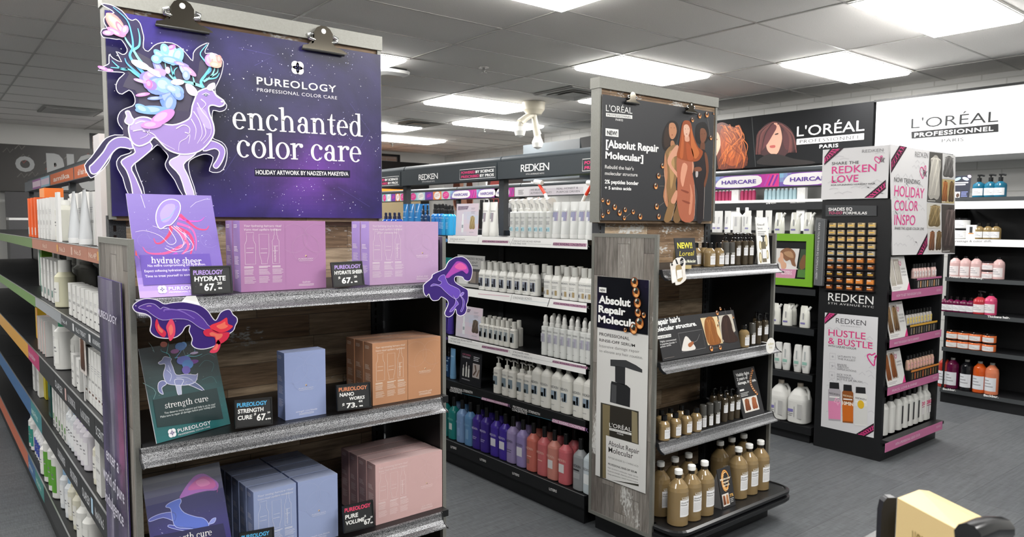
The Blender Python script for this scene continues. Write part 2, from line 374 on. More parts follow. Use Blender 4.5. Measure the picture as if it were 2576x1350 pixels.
LGT = [(4.48, 4.155, 'troffer light just above and behind the black banner with three women'), (5.70, 2.935, 'troffer light nearest the black and white wall sign'),
       (4.48, 6.595, 'troffer light beside the cream two-bulb fixture'), (5.70, 7.815, 'small-looking troffer light below the cream two-bulb fixture'), (4.48, 1.715, 'large troffer light cut by the top right corner of the photo'),
       (2.04, 2.935, 'troffer light cut off by the top edge of the photo, near its middle'), (2.04, 5.375, 'troffer light just right of the top of the purple banner'),
       (4.48, 9.035, 'far troffer light right of the purple banner beside the square vent'), (5.70, 10.255, 'farthest troffer light, above the far transom window'), (5.70, 5.375, 'troffer light beside the square vent, half hidden by the black banner frame')]
for x, y, l in LGT: place(TR, (x+.01, y+.01, ZC), 0, 'bright rectangular '+l, 'troffer lights in the ceiling grid')
for x, y in [(2.04, 7.815), (2.04, 10.255), (2.04, .495), (-.4, 1.715), (-.4, 4.155), (-2.84, 2.935), (-.4, -.725), (4.48, -.725), (2.04, -1.945), (-2.84, .495), (-2.84, 6.595), (-2.84, 9.035)]:
    copy_tree(TR, (x+.01, y+.01, ZC), 0, 'bright rectangular troffer light outside the view or hidden behind the purple banner', 'troffer lights in the ceiling grid')
def vent(x, y, l):
    t = thing('ceiling_vent', l, 'vent', (x, y, ZC), group='square air vents in the ceiling')
    b = MB(); b.box(.01, .6, .01, .6, -.02, -.007, '8d8d8a'); b.build('backing', 'satin', t)
    for k, s in enumerate((.02, .10, .17)):
        b = MB(); z = -.024-.004*k; a, c = s, .61-s; w_ = .045
        o4 = [(a, a), (c, a), (c, c), (a, c)]; i4 = [(a+w_, a+w_), (c-w_, a+w_), (c-w_, c-w_), (a+w_, c-w_)]
        b.add([(p[0], p[1], z) for p in o4]+[(p[0], p[1], z+.02) for p in i4], [(i, i+4, (i+1) % 4+4, (i+1) % 4) for i in range(4)], 'b9bab7'); b.build('louver', 'satin', t)
vent(5.09, 5.375, 'square grey ceiling vent beside the light, left of the black banner'); vent(5.09, 8.425, 'square ceiling vent between two far lights right of the purple banner')
b = MB(); b.box(0, .62, 0, .61, -.02, -.004, '8f8f8c')
for k in range(9): b.box(.03, .59, .04+k*.06, .07+k*.06, -.028, -.02, 'b5b5b2')
tag(b.at('ceiling_vent', 'satin', (1.25, 10.3, ZC)), 'grey louvered ceiling vent far left above the dark lettered sign', 'vent', 'square air vents in the ceiling')
# sprinklers and other ceiling hardware
def sprinkler():
    b = MB(); b.lathe([(.045, -.006, 'c9c9c6'), (.045, -.001, 'c9c9c6')], 16); b.lathe([(.008, -.05, '8a8a88'), (.012, -.03, '8a8a88'), (.012, -.005, '8a8a88')], 10); b.lathe([(.028, -.052, 'a5a5a2'), (.028, -.049, 'a5a5a2')], 14)
    return b.at('sprinkler_head', 'metal', (0, 0, 0))
sp0 = sprinkler(); tag(sp0, '', 'sprinkler')
for (px, py), l in {(1217, 178): 'sprinkler head hanging alone in the middle of the ceiling', (1218, 328): 'tiny far sprinkler head below the lowest bright troffer of the middle', (987, 365): 'tiny far sprinkler head just right of the purple banner'}.items():
    p = on(px, py, 2, ZC-.03); place(sp0, (p.x, p.y, ZC), 0, l, 'sprinkler heads')
p = on(992, 186, 2, ZC-.04); b = MB()
b.box(-.12, .12, -.1, .1, -.03, -.006, '2c2c2c'); b.lathe([(.10, -.075, 'e9e9e7'), (.15, -.055, 'e9e9e7'), (.155, -.03, 'e9e9e7')], 24, p=4)
tag(b.at('access_point', 'satin', (p.x-.05, p.y, ZC)), 'white square device hung flat under the ceiling right of the purple banner', 'ceiling device')
p = on(1343, 256, 2, ZC)
t = thing('emergency_light', 'cream two-bulb fixture hanging from the ceiling near the middle', 'ceiling lamp', (p.x, p.y, ZC))
b = MB(); b.lathe([(.085, -.14, 'd9d3c0'), (.12, -.09, 'd9d3c0'), (.13, -.006, 'cfc9b6')], 20); b.build('canister', 'satin', t)
for s, (dx, dz) in enumerate(((-.20, -.25), (.06, -.36))):
    b = MB(); b.tube([(0, 0, -.13), (dx*.6, 0, dz+.06), (dx, 0, dz)], .03, 'e2ddcc', 10, .045); arm = b.build('lamp_arm', 'satin', t)
    b = MB(); b.lathe([(.012, -.17, 'f3f3ee'), (.05, -.15, 'f3f3ee'), (.065, -.10, 'f3f3ee'), (.045, -.05, 'f3f3ee'), (.03, 0, 'dcd8ca')], 16, at=(dx, 0, dz+.01)); b.build('bulb', 'satin', arm)

# ================================================================ shelving rows
def shelf_board(b, x0, x1, y0, y1, z, th=.025): b.box(x0, x1, y0, y1, z-th, z, '26282a')
def gondola(name, label, xc, hw, y0, y1, tops, bay=1.2, hdr=(1.765, 1.9), two=True):
    """double sided run along Y: posts in the middle, boards to both sides"""
    t = thing(name, label, 'shelving', (xc, y0, 0))
    org = (xc, y0, 0)
    b = MB(org); b.box(xc-hw, xc+hw, y0, y1, tops[-1]-.055, tops[-1]-.004, '1c1d1f'); b.build('base_deck', 'black_metal', t)
    b = MB(org); b.box(xc-hw+.02, xc+hw-.02, y0+.02, y1-.02, 0, tops[-1]-.055, '0d0d0e'); b.build('kickplate', 'black_metal', t)
    n = max(1, round((y1-y0)/bay)); ys = [y0+.02+(y1-y0-.04)*i/n for i in range(n+1)]
    for y in ys:
        b = MB(org); b.box(xc-.02, xc+.02, y-.025, y+.025, tops[-1]-.004, hdr[1]-.005, '3a3d40')
        for k in range(24): b.box(xc-.0205, xc-.02, y-.006, y+.006, .25+k*.05, .27+k*.05, '08080a')
        b.build('upright', 'gunmetal', t)
    for i in range(n):
        b = MB(org); b.box(xc-.012, xc+.012, ys[i]+.025, ys[i+1]-.025, tops[-1]-.004, 1.45, '0c0c0d'); b.build('back_panel', 'black_metal', t)
        for z in tops[:-1]:
            for sgn in ((-1, 1) if two else (-1,)):
                xa, xb = (xc-hw, xc-.02) if sgn < 0 else (xc+.02, xc+hw)
                b = MB(org); shelf_board(b, xa, xb, ys[i]+.002, ys[i+1]-.002, z-.003); b.build('shelf', 'black_metal', t)
    return t, ys
def strip(parent, F, w, h, col, tilt=0, name='price_strip'):
    """curved ticket strip on a shelf edge; F origin at its lower left"""
    b = MB(parent.location); b.fbox(F, 0, w, 0, h, -.004, 0.0, col); return b
# ================================================================ drawing helpers for printed artwork
def uv(F, px, py):
    p = onp(px, py, F.O, F.N)-F.O; return (p.dot(F.U), p.dot(F.V))
def PX(F, pts, o=(0, 0), s=1.0): return [uv(F, o[0]+x/s, o[1]+y/s) for x, y in pts]
def T(b, F, t, p0, p1, ytop, col, h=.0006, bold=0.0, sp=1.0, shear=0.0, asc=.73):
    """line of print whose baseline runs from pixel p0 to p1 and whose capitals reach ytop at its left end"""
    a = uv(F, *p0); c = uv(F, *p1); k = uv(F, p0[0], ytop)
    w = ((c[0]-a[0])**2+(c[1]-a[1])**2)**.5; ang = math.atan2(c[1]-a[1], c[0]-a[0]); sz = (k[1]-a[1])/asc
    b.text(F, t, 0, 0, sz, col, fit=w, bold=bold, sp=sp, shear=shear, wrap=lambda x, y: F(a[0]+x*cos(ang)-y*sin(ang), a[1]+x*sin(ang)+y*cos(ang), h))
# a bookish serif built from strokes; x-height = 1
def _ring(cx, cy, a, b_, tk, tn, t0=0.0, t1=2*pi, n=22):
    o = []; q = []
    for i in range(n+1):
        t = t0+(t1-t0)*i/n; o.append((cx+a*cos(t), cy+b_*sin(t))); q.append((cx+(a-tk)*cos(t), cy+(b_-tn)*sin(t)))
    return [[o[i], o[i+1], q[i+1], q[i]] for i in range(n)]
def _bx(x0, y0, x1, y1): return [[(x0, y0), (x1, y0), (x1, y1), (x0, y1)]]
TK, TN = .2, .07
def _stem(x, y0, y1, foot=True, flag=True):
    g = _bx(x, y0, x+TK, y1)
    if foot: g += _bx(x-.13, y0, x+TK+.13, y0+TN)
    if flag: g += [[(x-.15, y1-.1), (x, y1-.12), (x+TK, y1), (x-.15, y1-.04)]]
    return g
def _dot(x, y, r): return [[(x+r*cos(k*pi/5), y+r*sin(k*pi/5)) for k in range(10)]]
SER = {
 'e': (_ring(.45, .5, .43, .52, TK, TN, .02, 2*pi-.75)+_bx(.14, .5, .87, .5+TN), .96),
 'n': (_stem(.16, 0, 1)+_ring(.58, .62, .4, .4, TK, .1, 0, pi*.93)+_bx(.78, 0, .98, .64)+_bx(.65, 0, 1.11, TN), 1.22),
 'c': (_ring(.45, .5, .43, .52, TK, TN, .75, 2*pi-.75)+_dot(.72, .78, .12), .9),
 'h': (_stem(.16, 0, 1.52)+_ring(.58, .62, .4, .4, TK, .1, 0, pi*.93)+_bx(.78, 0, .98, .64)+_bx(.65, 0, 1.11, TN), 1.22),
 'a': (_ring(.4, .28, .36, .3, .19, TN)+_bx(.58, .08, .78, .7)+_ring(.46, .68, .32, .34, TK, .08, 0, 2.6)+_dot(.22, .74, .12)+_bx(.62, 0, .95, TN), 1.0),
 't': (_bx(.2, .15, .4, 1.0)+[[(.2, 1), (.4, 1), (.4, 1.34), (.34, 1.34)]]+_bx(.02, .93, .62, 1.0)+_ring(.44, .2, .24, .22, TK, .09, pi, 2*pi-.4), .7),
 'd': (_ring(.45, .5, .42, .52, TK, TN)+_bx(.68, 0, .88, 1.5)+_bx(.5, 1.44, .88, 1.52)+_bx(.68, 0, 1.06, TN), 1.13),
 'o': (_ring(.48, .5, .46, .52, TK, TN), .98),
 'l': (_stem(.16, 0, 1.52), .55),
 'r': (_stem(.16, 0, 1)+_ring(.6, .68, .3, .32, .12, .1, .7, 2.9)+_dot(.74, .86, .13), .86),
 's': (_ring(.38, .74, .28, .27, .15, .08, .6, pi*1.5)+_ring(.38, .27, .31, .28, .15, .08, -pi*.95, pi*.5)+_bx(.62, .72, .67, .98)+_bx(.05, .02, .1, .32), .76),
 'y': ([[(.05, 1), (.27, 1), (.6, .1), (.47, -.05)], [(.84, 1), (.93, 1), (.5, -.25), (.4, -.3), (.45, -.05)]]+_bx(-.03, .93, .4, 1)+_bx(.66, .93, 1.02, 1)+_ring(.25, -.28, .25, .2, .1, .09, pi, 2*pi), 1.0),
 'g': (_ring(.4, .66, .33, .36, .16, TN)+_ring(.42, -.22, .4, .24, .12, TN)+_bx(.2, 0, .7, .13)+_bx(.68, .9, .95, 1.0), .95),
 'u': (_bx(.16, .3, .36, 1)+_bx(0, .93, .36, 1)+_ring(.5, .36, .34, .38, TK, .1, pi, 2*pi-.2)+_bx(.74, 0, .94, 1)+_bx(.6, .93, .94, 1)+_bx(.74, 0, 1.08, TN), 1.16),
 'p': (_stem(.16, -.48, 1)+_ring(.55, .5, .42, .52, TK, TN), 1.06), 'm': (_stem(.16, 0, 1)+_ring(.5, .62, .32, .4, TK, .1, 0, pi*.93)+_bx(.62, 0, .82, .64)+_bx(.52, 0, .92, TN)+_ring(.98, .62, .32, .4, TK, .1, 0, pi*.93)+_bx(1.1, 0, 1.3, .64)+_bx(1., 0, 1.42, TN), 1.5),
 'v': ([[(.05, 1), (.27, 1), (.58, .1), (.45, 0)], [(.84, 1), (.93, 1), (.52, 0), (.45, 0)]]+_bx(-.03, .93, .4, 1)+_bx(.66, .93, 1.02, 1), 1.0), ' ': ([], .5)}
def serif(b, F, t, p0, p1, yx, col, h=.0006):
    """serif line: baseline pixel p0 to p1, x-height reaches pixel row yx at its left end"""
    a = uv(F, *p0); c = uv(F, *p1); k = uv(F, p0[0], yx); w = sum(SER[q][1] for q in t)
    L = ((c[0]-a[0])**2+(c[1]-a[1])**2)**.5; ang = math.atan2(c[1]-a[1], c[0]-a[0]); sx = L/w; sy = k[1]-a[1]; x = 0
    for q in t:
        for n_, poly in enumerate(SER[q][0]):
            b.add([F(a[0]+(x+u)*sx*cos(ang)-v*sy*sin(ang), a[1]+(x+u)*sx*sin(ang)+v*sy*cos(ang), h+(n_ % 12)*.00002) for u, v in poly], [tuple(range(len(poly)))], col)
        x += SER[q][1]
def smooth(pts, n=4, closed=True):
    """Catmull-Rom through the points"""
    m = len(pts); o = []
    for i in range(m if closed else m-1):
        P = [pts[(i+k) % m] if closed else pts[min(m-1, max(0, i+k))] for k in (-1, 0, 1, 2)]
        for j in range(n):
            t = j/n
            o.append(tuple(.5*((2*P[1][d])+(-P[0][d]+P[2][d])*t+(2*P[0][d]-5*P[1][d]+4*P[2][d]-P[3][d])*t*t+(-P[0][d]+3*P[1][d]-3*P[2][d]+P[3][d])*t**3) for d in (0, 1)))
    if not closed: o.append(pts[-1])
    return o
def stars(b, F, w, hh, n, seed, h=.0004, cols=('ffffff', 'd9d4f5', 'bfc4f0'), u0=0, v0=0, big=.0028):
    r = random.Random(seed)
    cl = [(u0+r.random()*w, v0+r.random()*hh) for _ in range(max(3, n//14))]
    for i in range(n):
        if i % 3: c = r.choice(cl); u, v = c[0]+r.gauss(0, w*.05), c[1]+r.gauss(0, hh*.07)
        else: u, v = u0+r.random()*w, v0+r.random()*hh
        if not (u0+.004 < u < u0+w-.004 and v0+.004 < v < v0+hh-.004): continue
        s = big*(.25+.75*r.random()**3)
        if i % 11 == 0:
            q = s*.22; s *= 1.25; b.poly(F, [(u, v+s), (u+q, v+q), (u+s, v), (u+q, v-q), (u, v-s), (u-q, v-q), (u-s, v), (u-q, v+q)], cols[0], h)
        else: b.ell(F, u, v, s*.5, s*.5, r.choice(cols), h, 6)
def mono(b, F, u, v, r, col, hole, h):
    """four-petal round emblem"""
    for i in range(4):
        t = pi/4+i*pi/2; b.ell(F, u+r*.48*cos(t), v+r*.48*sin(t), r*.58, r*.58, col, h, 18)
    for i in range(4):
        t = i*pi/2; c, s = cos(t), sin(t); q = [(.06, 0), (.3, .13), (.52, 0), (.3, -.13)]
        b.poly(F, [(u+r*(x*c-y*s), v+r*(x*s+y*c)) for x, y in q], hole, h+.0002)

# ================================================================ end displays (two alike)
LIP = [(0, 0), (-.006, -.003), (-.008, -.014), (-.012, -.024), (-.022, -.033), (-.036, -.039), (-.038, -.044), (-.02, -.044), (0, -.03)]
def lip(b, x0, x1, y, z, cap='2a2b2d'):
    P = [(x0, y+a, z+c) for a, c in LIP]; Q = [(x1, y+a, z+c) for a, c in LIP]; n = len(P)
    b.add(P+Q, [(i, (i+1) % n, n+(i+1) % n, n+i) for i in range(n)], '909090', 0, False)
    for x in (x0-.0035, x1):
        A = [(x, y+a*1.12-.001, z+c*1.06+.002) for a, c in LIP]; B = [(x+.0035, y+a*1.12-.001, z+c*1.06+.002) for a, c in LIP]
        b.add(A+B, [tuple(range(n)), tuple(range(2*n-1, n-1, -1))]+[(i, (i+1) % n, n+(i+1) % n, n+i) for i in range(n)], cap, 1)
EY, BY = 2.10, 2.50
def endcap(name, label, x0, x1, hx0, hx1, deck, tray, zs, ly, lx):
    t = thing(name, label, 'display shelving', (x0, EY, 0)); org = t.location
    th = .014
    for xa in (x0, x1-th):
        p = MB(org); outer = xa == x0
        p.box(xa+.002, xa+th-.002, EY+.004, BY-.002, .092, 1.448, 'aaaaaa', 0)
        wd = p.build('side_panel', 'wood_v', t)
        q = MB(org); r = .017
        for bx_ in ((xa, xa+th, EY, EY+r, .09, 1.452), (xa, xa+th, BY-r, BY, .09, 1.452), (xa, xa+th, EY+r, BY-r, 1.452-r, 1.452), (xa, xa+th, EY+r, BY-r, .09, .09+r)): q.box(*bx_, 'a0a09a')
        if not outer or True: q.box(xa+th-.001 if outer else xa-.0015, xa+th+.0015 if outer else xa+.001, EY+r, BY-.004, .092, 1.44, '101011', 1)
        bevel(q.build('panel_frame', ['silver_frame', 'black_metal'], wd), .0015)
    for xa in (x0+.028, x1-.075):
        p = MB(org); p.box(xa, xa+.047, BY-.012, BY+.028, .1, 1.515, '555555')
        for k in range(44): p.box(xa+.012, xa+.02, BY-.0126, BY-.012, .22+k*.029, .238+k*.029, '1a0f0c', 1)
        p.build('upright', ['gunmetal', 'matte'], t)
    p = MB(org); p.box(x0+.076, x1-.076, BY-.004, BY+.012, .16, 1.512, 'aaaaaa'); p.build('back_board', 'wood_h', t)
    for z in zs:
        p = MB(org); p.box(x0+.016, x1-.016, EY-ly, BY-.014, z-.022, z, '2a2b2d'); s_ = p.build('shelf', 'black_metal', t)
        p = MB(org); lip(p, x0+lx[0], x1-lx[1], EY-ly, z); p.build('shelf_lip', ['hammered', 'black_metal'], s_)
    # base
    p = MB(org); p.box(x0+.05, x1-.085, EY-.05, BY, 0, deck-.06, '0e0e0f'); p.build('kickplate', 'black_metal', t)
    p = MB(org); f = EY-.14; R = .07
    def rr(e, z): 
        a = [(x0+.026, BY-.02, z), (x0+.026, EY-.004, z), (x0+.012-e, EY-.006, z)]
        for k in range(7): q = pi+k*pi/12; a.append((x0+.012+R+(R+e)*cos(q), f+R+(R+e)*sin(q), z))
        for k in range(7): q = 1.5*pi+k*pi/12; a.append((x1-.012-R+(R+e)*cos(q), f+R+(R+e)*sin(q), z))
        return a+[(x1-.012+e, EY-.006, z), (x1-.026, EY-.004, z), (x1-.026, BY-.02, z)]
    lv = [(0, deck-.06), (.014, deck-.045), (.014, deck-.03), (-.004, deck-.024), (-.004, deck-.018), (.012, deck-.012), (.012, deck), (0, deck+.006), (-.006, deck+.006), (-.01, deck)]
    V_ = []; 
    for e, z in lv: V_ += rr(e, z)
    n = len(rr(0, 0)); F_ = [(j*n+i, j*n+(i+1) % n, (j+1)*n+(i+1) % n, (j+1)*n+i) for j in range(len(lv)-1) for i in range(n)]
    p.add(V_, F_+[tuple(range(n-1, -1, -1)), tuple(range((len(lv)-1)*n, len(lv)*n))], '151617'); p.build('base_deck', tray, t)
    # header board in its silver frame
    p = MB(org); p.box(hx0+.012, hx1-.012, BY-.045, BY-.005, 1.50, 2.135, 'aaaaaa'); hb = p.build('header_board', 'wood_h', t)
    p = MB(org)
    p.box(hx0, hx0+.014, BY-.054, BY+.0, 1.503, 2.121, 'a9a9a2'); bevel(p.build('header_post', 'silver_frame', hb), .002); p = MB(org)
    p.box(hx1-.014, hx1, BY-.054, BY+.0, 1.503, 2.121, 'a9a9a2'); bevel(p.build('header_post', 'silver_frame', hb), .002)
    p = MB(org); p.box(hx0-.004, hx1+.004, BY-.058, BY+.004, 2.122, 2.172, 'b4b4ad'); bevel(p.build('header_rail', 'silver_frame', hb), .003)
    return t
PE = endcap('display_endcap', 'large wooden end display with the purple banner and gift boxes on its shelves', .427, 1.406, .455, 1.355, .13, 'black_metal', (1.30, .912, .514), .038, (.004, .048))
LE = endcap('display_endcap', 'wooden end display with the black banner and amber bottles on its shelves', 2.507, 3.441, 2.490, 3.390, .155, 'tray_black', (1.298, .889, .530), .012, (.014, .014))
def clip_(F, k, loc, l, grp):
    t = thing('bulldog_clip', l, 'clip', loc, group=grp); org = t.location
    b = MB(org); Z = Frame(Vector(loc), F.U, F.V)
    pl = [(-.062, 0), (.062, 0), (.06, .009), (.03, .018), (.027, .026), (.027, .05), (.019, .062), (.008, .068), (-.008, .068), (-.019, .062), (-.027, .05), (-.027, .026), (-.03, .018), (-.06, .009)]
    pl = [(x*k, y*k) for x, y in pl]
    b.prism(Z, smooth(pl[:4], 3, False)[:]+pl[4:10]+pl[10:], .010, .0125, '8f887c'); b.build('front_jaw', 'chrome', t)
    b = MB(org); b.tube([Z(-.062*k, -.001, .009), Z(0, -.001, .011), Z(.062*k, -.001, .009)], .0045, '2b2b2b', 8); b.build('grip_lip', 'satin', t)
    b = MB(org); b.prism(Z, [(-.058*k, 0), (.058*k, 0), (.027*k, .03*k), (.027*k, .05*k), (-.027*k, .05*k), (-.027*k, .03*k)], .001, .003, '8a8478'); b.build('back_jaw', 'chrome', t)
    for s in (-1, 1):
        b = MB(org); b.tube([Z(s*.024*k, .028*k, .006), Z(s*.04*k, .031*k, .007), Z(s*.042*k, .04*k, .007), Z(s*.03*k, .044*k, .006)], .0055*k, 'd9d9d9', 8); b.build('spring_coil', 'chrome', t)
    b = MB(org); b.ell(Z, 0, .054*k, .007*k, .007*k, 'e8e8e4', .0128, 12); b.build('hole', 'card', t)
    return t
# ---------------------------------------------------------------- purple banner with its lettering
simple('nebula_back', '3a2f66', .4)
def nebula():
    m, nt, b = nmat('nebula'); L = nt.links
    tc = nd(nt, 'ShaderNodeTexCoord'); n = nd(nt, 'ShaderNodeTexNoise', i_Scale=5.5, i_Detail=4.0, i_Distortion=.6); L.new(tc.outputs['Object'], n.inputs['Vector'])
    a = nd(nt, 'ShaderNodeAttribute', attribute_name='Col')
    cr = nd(nt, 'ShaderNodeValToRGB'); e = cr.color_ramp.elements; e[0].position = .36; e[0].color = (.36, .38, .40, 1); e[1].position = .66; e[1].color = (.95, .86, 1.0, 1)
    L.new(n.outputs['Fac'], cr.inputs['Fac'])
    mx = nd(nt, 'ShaderNodeMix', data_type='RGBA', blend_type='MULTIPLY'); mx.inputs['Factor'].default_value = 1; L.new(a.outputs['Color'], mx.inputs['A']); L.new(cr.outputs[0], mx.inputs['B'])
    L.new(mx.outputs['Result'], b.inputs['Base Color']); b.inputs['Roughness'].default_value = .33; b.inputs['Specular IOR Level'].default_value = .55
    n2 = nd(nt, 'ShaderNodeTexNoise', i_Scale=260.0, i_Detail=2.0); L.new(tc.outputs['Object'], n2.inputs['Vector'])
    bp = nd(nt, 'ShaderNodeBump', i_Strength=.12, i_Distance=.001); L.new(n2.outputs['Fac'], bp.inputs['Height']); L.new(bp.outputs[0], b.inputs['Normal'])
nebula()
def mixc(a, b, t): a = K(a); b = K(b); return tuple(float(x+(y-x)*t) for x, y in zip(a, b))
def grad_panel(b, F, w, hh, fn, nu, nv, h=0.0, mi=0, u0=0, v0=0, bulge=None):
    """coloured sheet cut into small faces, colour from fn(u/w, v/h)"""
    g = bulge or (lambda u, v: 0)
    V_ = [F(u0+w*i/nu, v0+hh*j/nv, h+g(w*i/nu, hh*j/nv)) for j in range(nv+1) for i in range(nu+1)]
    for j in range(nv):
        for i in range(nu):
            k = j*(nu+1)+i; b.add([V_[k], V_[k+1], V_[k+nu+2], V_[k+nu+1]], [(0, 1, 2, 3)], fn((i+.5)/nu, (j+.5)/nv), mi, bulge is not None)
BF = FY(.456, BY-.060, 1.513); BWD, BHT = .894, .592
t = thing('hanging_banner', 'large purple starry banner with white lettering clipped to the left display', 'banner', BF.O); PBN = t
b = MB(t.location)
def bc(u, v):
    c = mixc('2c2a52', '33305e', v); c = mixc(c, '33257a', max(0, 1-v*2.6)*.9)
    g = math.exp(-((u-.70)**2/.035+(v-.30)**2/.05)); c = mixc(c, '7a45a8', g*.85)
    g = math.exp(-((u-.55)**2/.1+(v-.55)**2/.03)); c = mixc(c, '3a3f5c', g*.7)
    g = math.exp(-((u-.12)**2/.02+(v-.95)**2/.02)); return mixc(c, '3d2f8c', g*.8)
grad_panel(b, BF, BWD, BHT, bc, 60, 40, .0012)
b.dm = 1; b.fbox(BF, 0, BWD, 0, BHT, -.001, .001, '3a2f66')
stars(b, BF, BWD, BHT, 560, 3, .0016, big=.0042)
W_ = 'f4f2ee'
mono(b, BF, *uv(BF, 748.3, 170.5), .0235, W_, '3c3c60', .0018)
T(b, BF, 'PUREOLOGY', (645.6, 211.6), (845.4, 232.7), 192.3, W_, .0018, .012, 1.12)
T(b, BF, 'PROFESSIONAL COLOR CARE', (646, 229.6), (847.5, 250.5), 220.5, 'e6e4ea', .0018, 0, 1.1)
serif(b, BF, 'enchanted', (584.6, 323.6), (914.4, 344), 281.5, W_, .0018)
serif(b, BF, 'color care', (595, 395), (911.3, 408), 352, W_, .0018)
b.poly(BF, PX(BF, [(640, 424), (880, 428.5), (880, 447), (640, 443)]), '15132e', .0016)
T(b, BF, 'HOLIDAY ARTWORK BY NADZEYA MAKEYEVA', (643, 438), (876, 442), 427, W_, .0019, .02)
for q in ([(850, 470), (930, 520)], [(600, 120), (690, 140), (640, 165)], [(880, 260), (930, 330), (900, 380)], [(560, 440), (600, 380)]):
    b.line(BF, PX(BF, q), .0006, '6a66b0', .0015)
b.build('sheet', ['nebula', 'card'], t)
for px, py, l in ((459, 73, 'left steel bulldog clip holding the purple banner'), (813, 130, 'right steel bulldog clip holding the purple banner')):
    p = on(px, py, 1, BY-.07); clip_(BF, 1.25, (p.x, BY-.0635, p.z), l, 'bulldog clips on the purple banner')
# ---------------------------------------------------------------- deer cut-out
Z1 = ((60, 0), 3.2141)
def z1(F, pts): return PX(F, pts, *Z1)
DF = FY(.40, 2.395, 1.50)
t = thing('deer_cutout', 'flat deer cut-out with flowering antlers standing off the purple banner', 'cut-out sign', DF.O); org = t.location
out = [(620, 30), (700, 38), (790, 85), (845, 150), (880, 165), (905, 155), (940, 190), (960, 260), (970, 310), (965, 385), (1005, 415), (1050, 370), (1110, 345), (1200, 348), (1270, 388), (1330, 455), (1365, 492), (1370, 430), (1400, 390), (1450, 360), (1495, 348), (1468, 400), (1468, 432), (1520, 428), (1580, 452), (1612, 500), (1606, 560), (1590, 620), (1562, 680), (1545, 720), (1555, 765), (1600, 798), (1640, 850), (1625, 888), (1580, 902), (1530, 892), (1522, 960), (1537, 1040), (1525, 1105), (1548, 1128), (1600, 1148), (1640, 1200), (1640, 1290), (1610, 1370), (1560, 1394), (1500, 1382), (1515, 1330), (1530, 1270), (1480, 1245), (1420, 1255), (1350, 1290), (1330, 1330), (1345, 1420), (1395, 1590), (1292, 1590), (1220, 1456), (1160, 1376), (1142, 1326), (1160, 1285), (1165, 1255), (1120, 1200), (1080, 1170), (1040, 1205), (990, 1245), (925, 1275), (900, 1310), (908, 1370), (932, 1430), (980, 1590), (855, 1590), (800, 1436), (760, 1366), (750, 1306), (785, 1260), (850, 1240), (868, 1215), (800, 1182), (745, 1200), (705, 1260), (690, 1300), (640, 1366), (560, 1432), (528, 1424), (490, 1336), (545, 1270), (610, 1180), (662, 1118), (735, 1090), (800, 1092), (812, 1062), (772, 1010), (757, 960), (778, 905), (825, 875), (880, 855), (900, 820), (888, 765), (850, 728), (795, 760), (757, 742), (745, 690), (770, 635), (815, 592), (760, 582), (598, 568), (680, 520), (688, 500), (690, 440), (720, 470), (790, 500), (745, 415), (795, 440), (825, 430), (835, 395), (790, 322), (750, 318), (690, 308), (640, 300), (622, 262), (640, 232), (672, 226), (652, 190), (648, 150), (680, 115), (730, 103), (690, 72)]
b = MB(org); ol = z1(DF, smooth(out, 2)); b.prism(DF, ol, -.004, 0, '35304f', 'f2f0f4')
b.line(DF, ol+[ol[0]], .0022, 'e9e6f2', .0004)
def inset(c, col, h=.0003): b.poly(DF, z1(DF, smooth(c, 2)), col, h)
inset([(860, 400), (1010, 470), (1050, 480), (1080, 420), (1200, 440), (1310, 560), (1400, 620), (1420, 500), (1470, 470), (1560, 480), (1575, 590), (1530, 690), (1360, 780), (1330, 930), (1150, 960), (960, 930), (900, 900), (930, 820), (900, 730), (800, 700), (850, 600), (820, 560), (850, 480)], '4a4657')
inset([(860, 900), (1330, 900), (1510, 1000), (1500, 1120), (1400, 1220), (1150, 1230), (1040, 1130), (930, 1250), (820, 1160), (800, 980)], '453f56', .0005)
b.build('backing', 'card', t)
# the deer itself
b = MB(org)
Lv, Lw, Wh = '9d86c4', 'b6a4d6', 'eee8f6'
def blob(pts, col, h, edge=Wh, w=.0032, n=3):
    q = z1(DF, smooth(pts, n)); b.poly(DF, q, col, h); 
    if edge: b.line(DF, q+[q[0]], w, edge, h+.0002)
blob([(850, 1120), (760, 1110), (690, 1150), (640, 1230), (560, 1320), (530, 1350), (545, 1400), (590, 1400), (650, 1330), (720, 1230), (780, 1190), (880, 1200)], '8a78b8', .0007)
blob([(1480, 1140), (1560, 1150), (1615, 1190), (1625, 1240), (1600, 1310), (1560, 1360), (1530, 1340), (1560, 1290), (1580, 1230), (1540, 1200), (1450, 1220)], '9a82c8', .0007)
blob([(930, 1080), (870, 1150), (900, 1230), (830, 1270), (785, 1310), (830, 1380), (865, 1480), (890, 1590), (960, 1590), (905, 1440), (870, 1350), (960, 1270), (1040, 1180)], '9b86c6', .0008)
blob([(1240, 1180), (1260, 1250), (1190, 1290), (1180, 1330), (1260, 1420), (1320, 1590), (1380, 1590), (1330, 1430), (1290, 1330), (1370, 1260), (1420, 1180)], 'c3b4de', .0009)
blob([(845, 1040), (870, 985), (930, 950), (1000, 950), (1090, 990), (1200, 1010), (1290, 985), (1345, 945), (1360, 860), (1385, 790), (1400, 750), (1440, 725), (1490, 712), (1530, 735), (1560, 780), (1612, 810), (1618, 845), (1580, 862), (1530, 850), (1495, 862), (1500, 920), (1530, 1000), (1535, 1080), (1490, 1160), (1420, 1220), (1330, 1245), (1240, 1240), (1150, 1200), (1060, 1110), (1010, 1150), (930, 1180), (870, 1140)], Lv, .0014, Wh, .004)
blob([(815, 985), (830, 940), (820, 905), (850, 898), (870, 940), (890, 975), (860, 1010)], 'b9aed0', .0017)
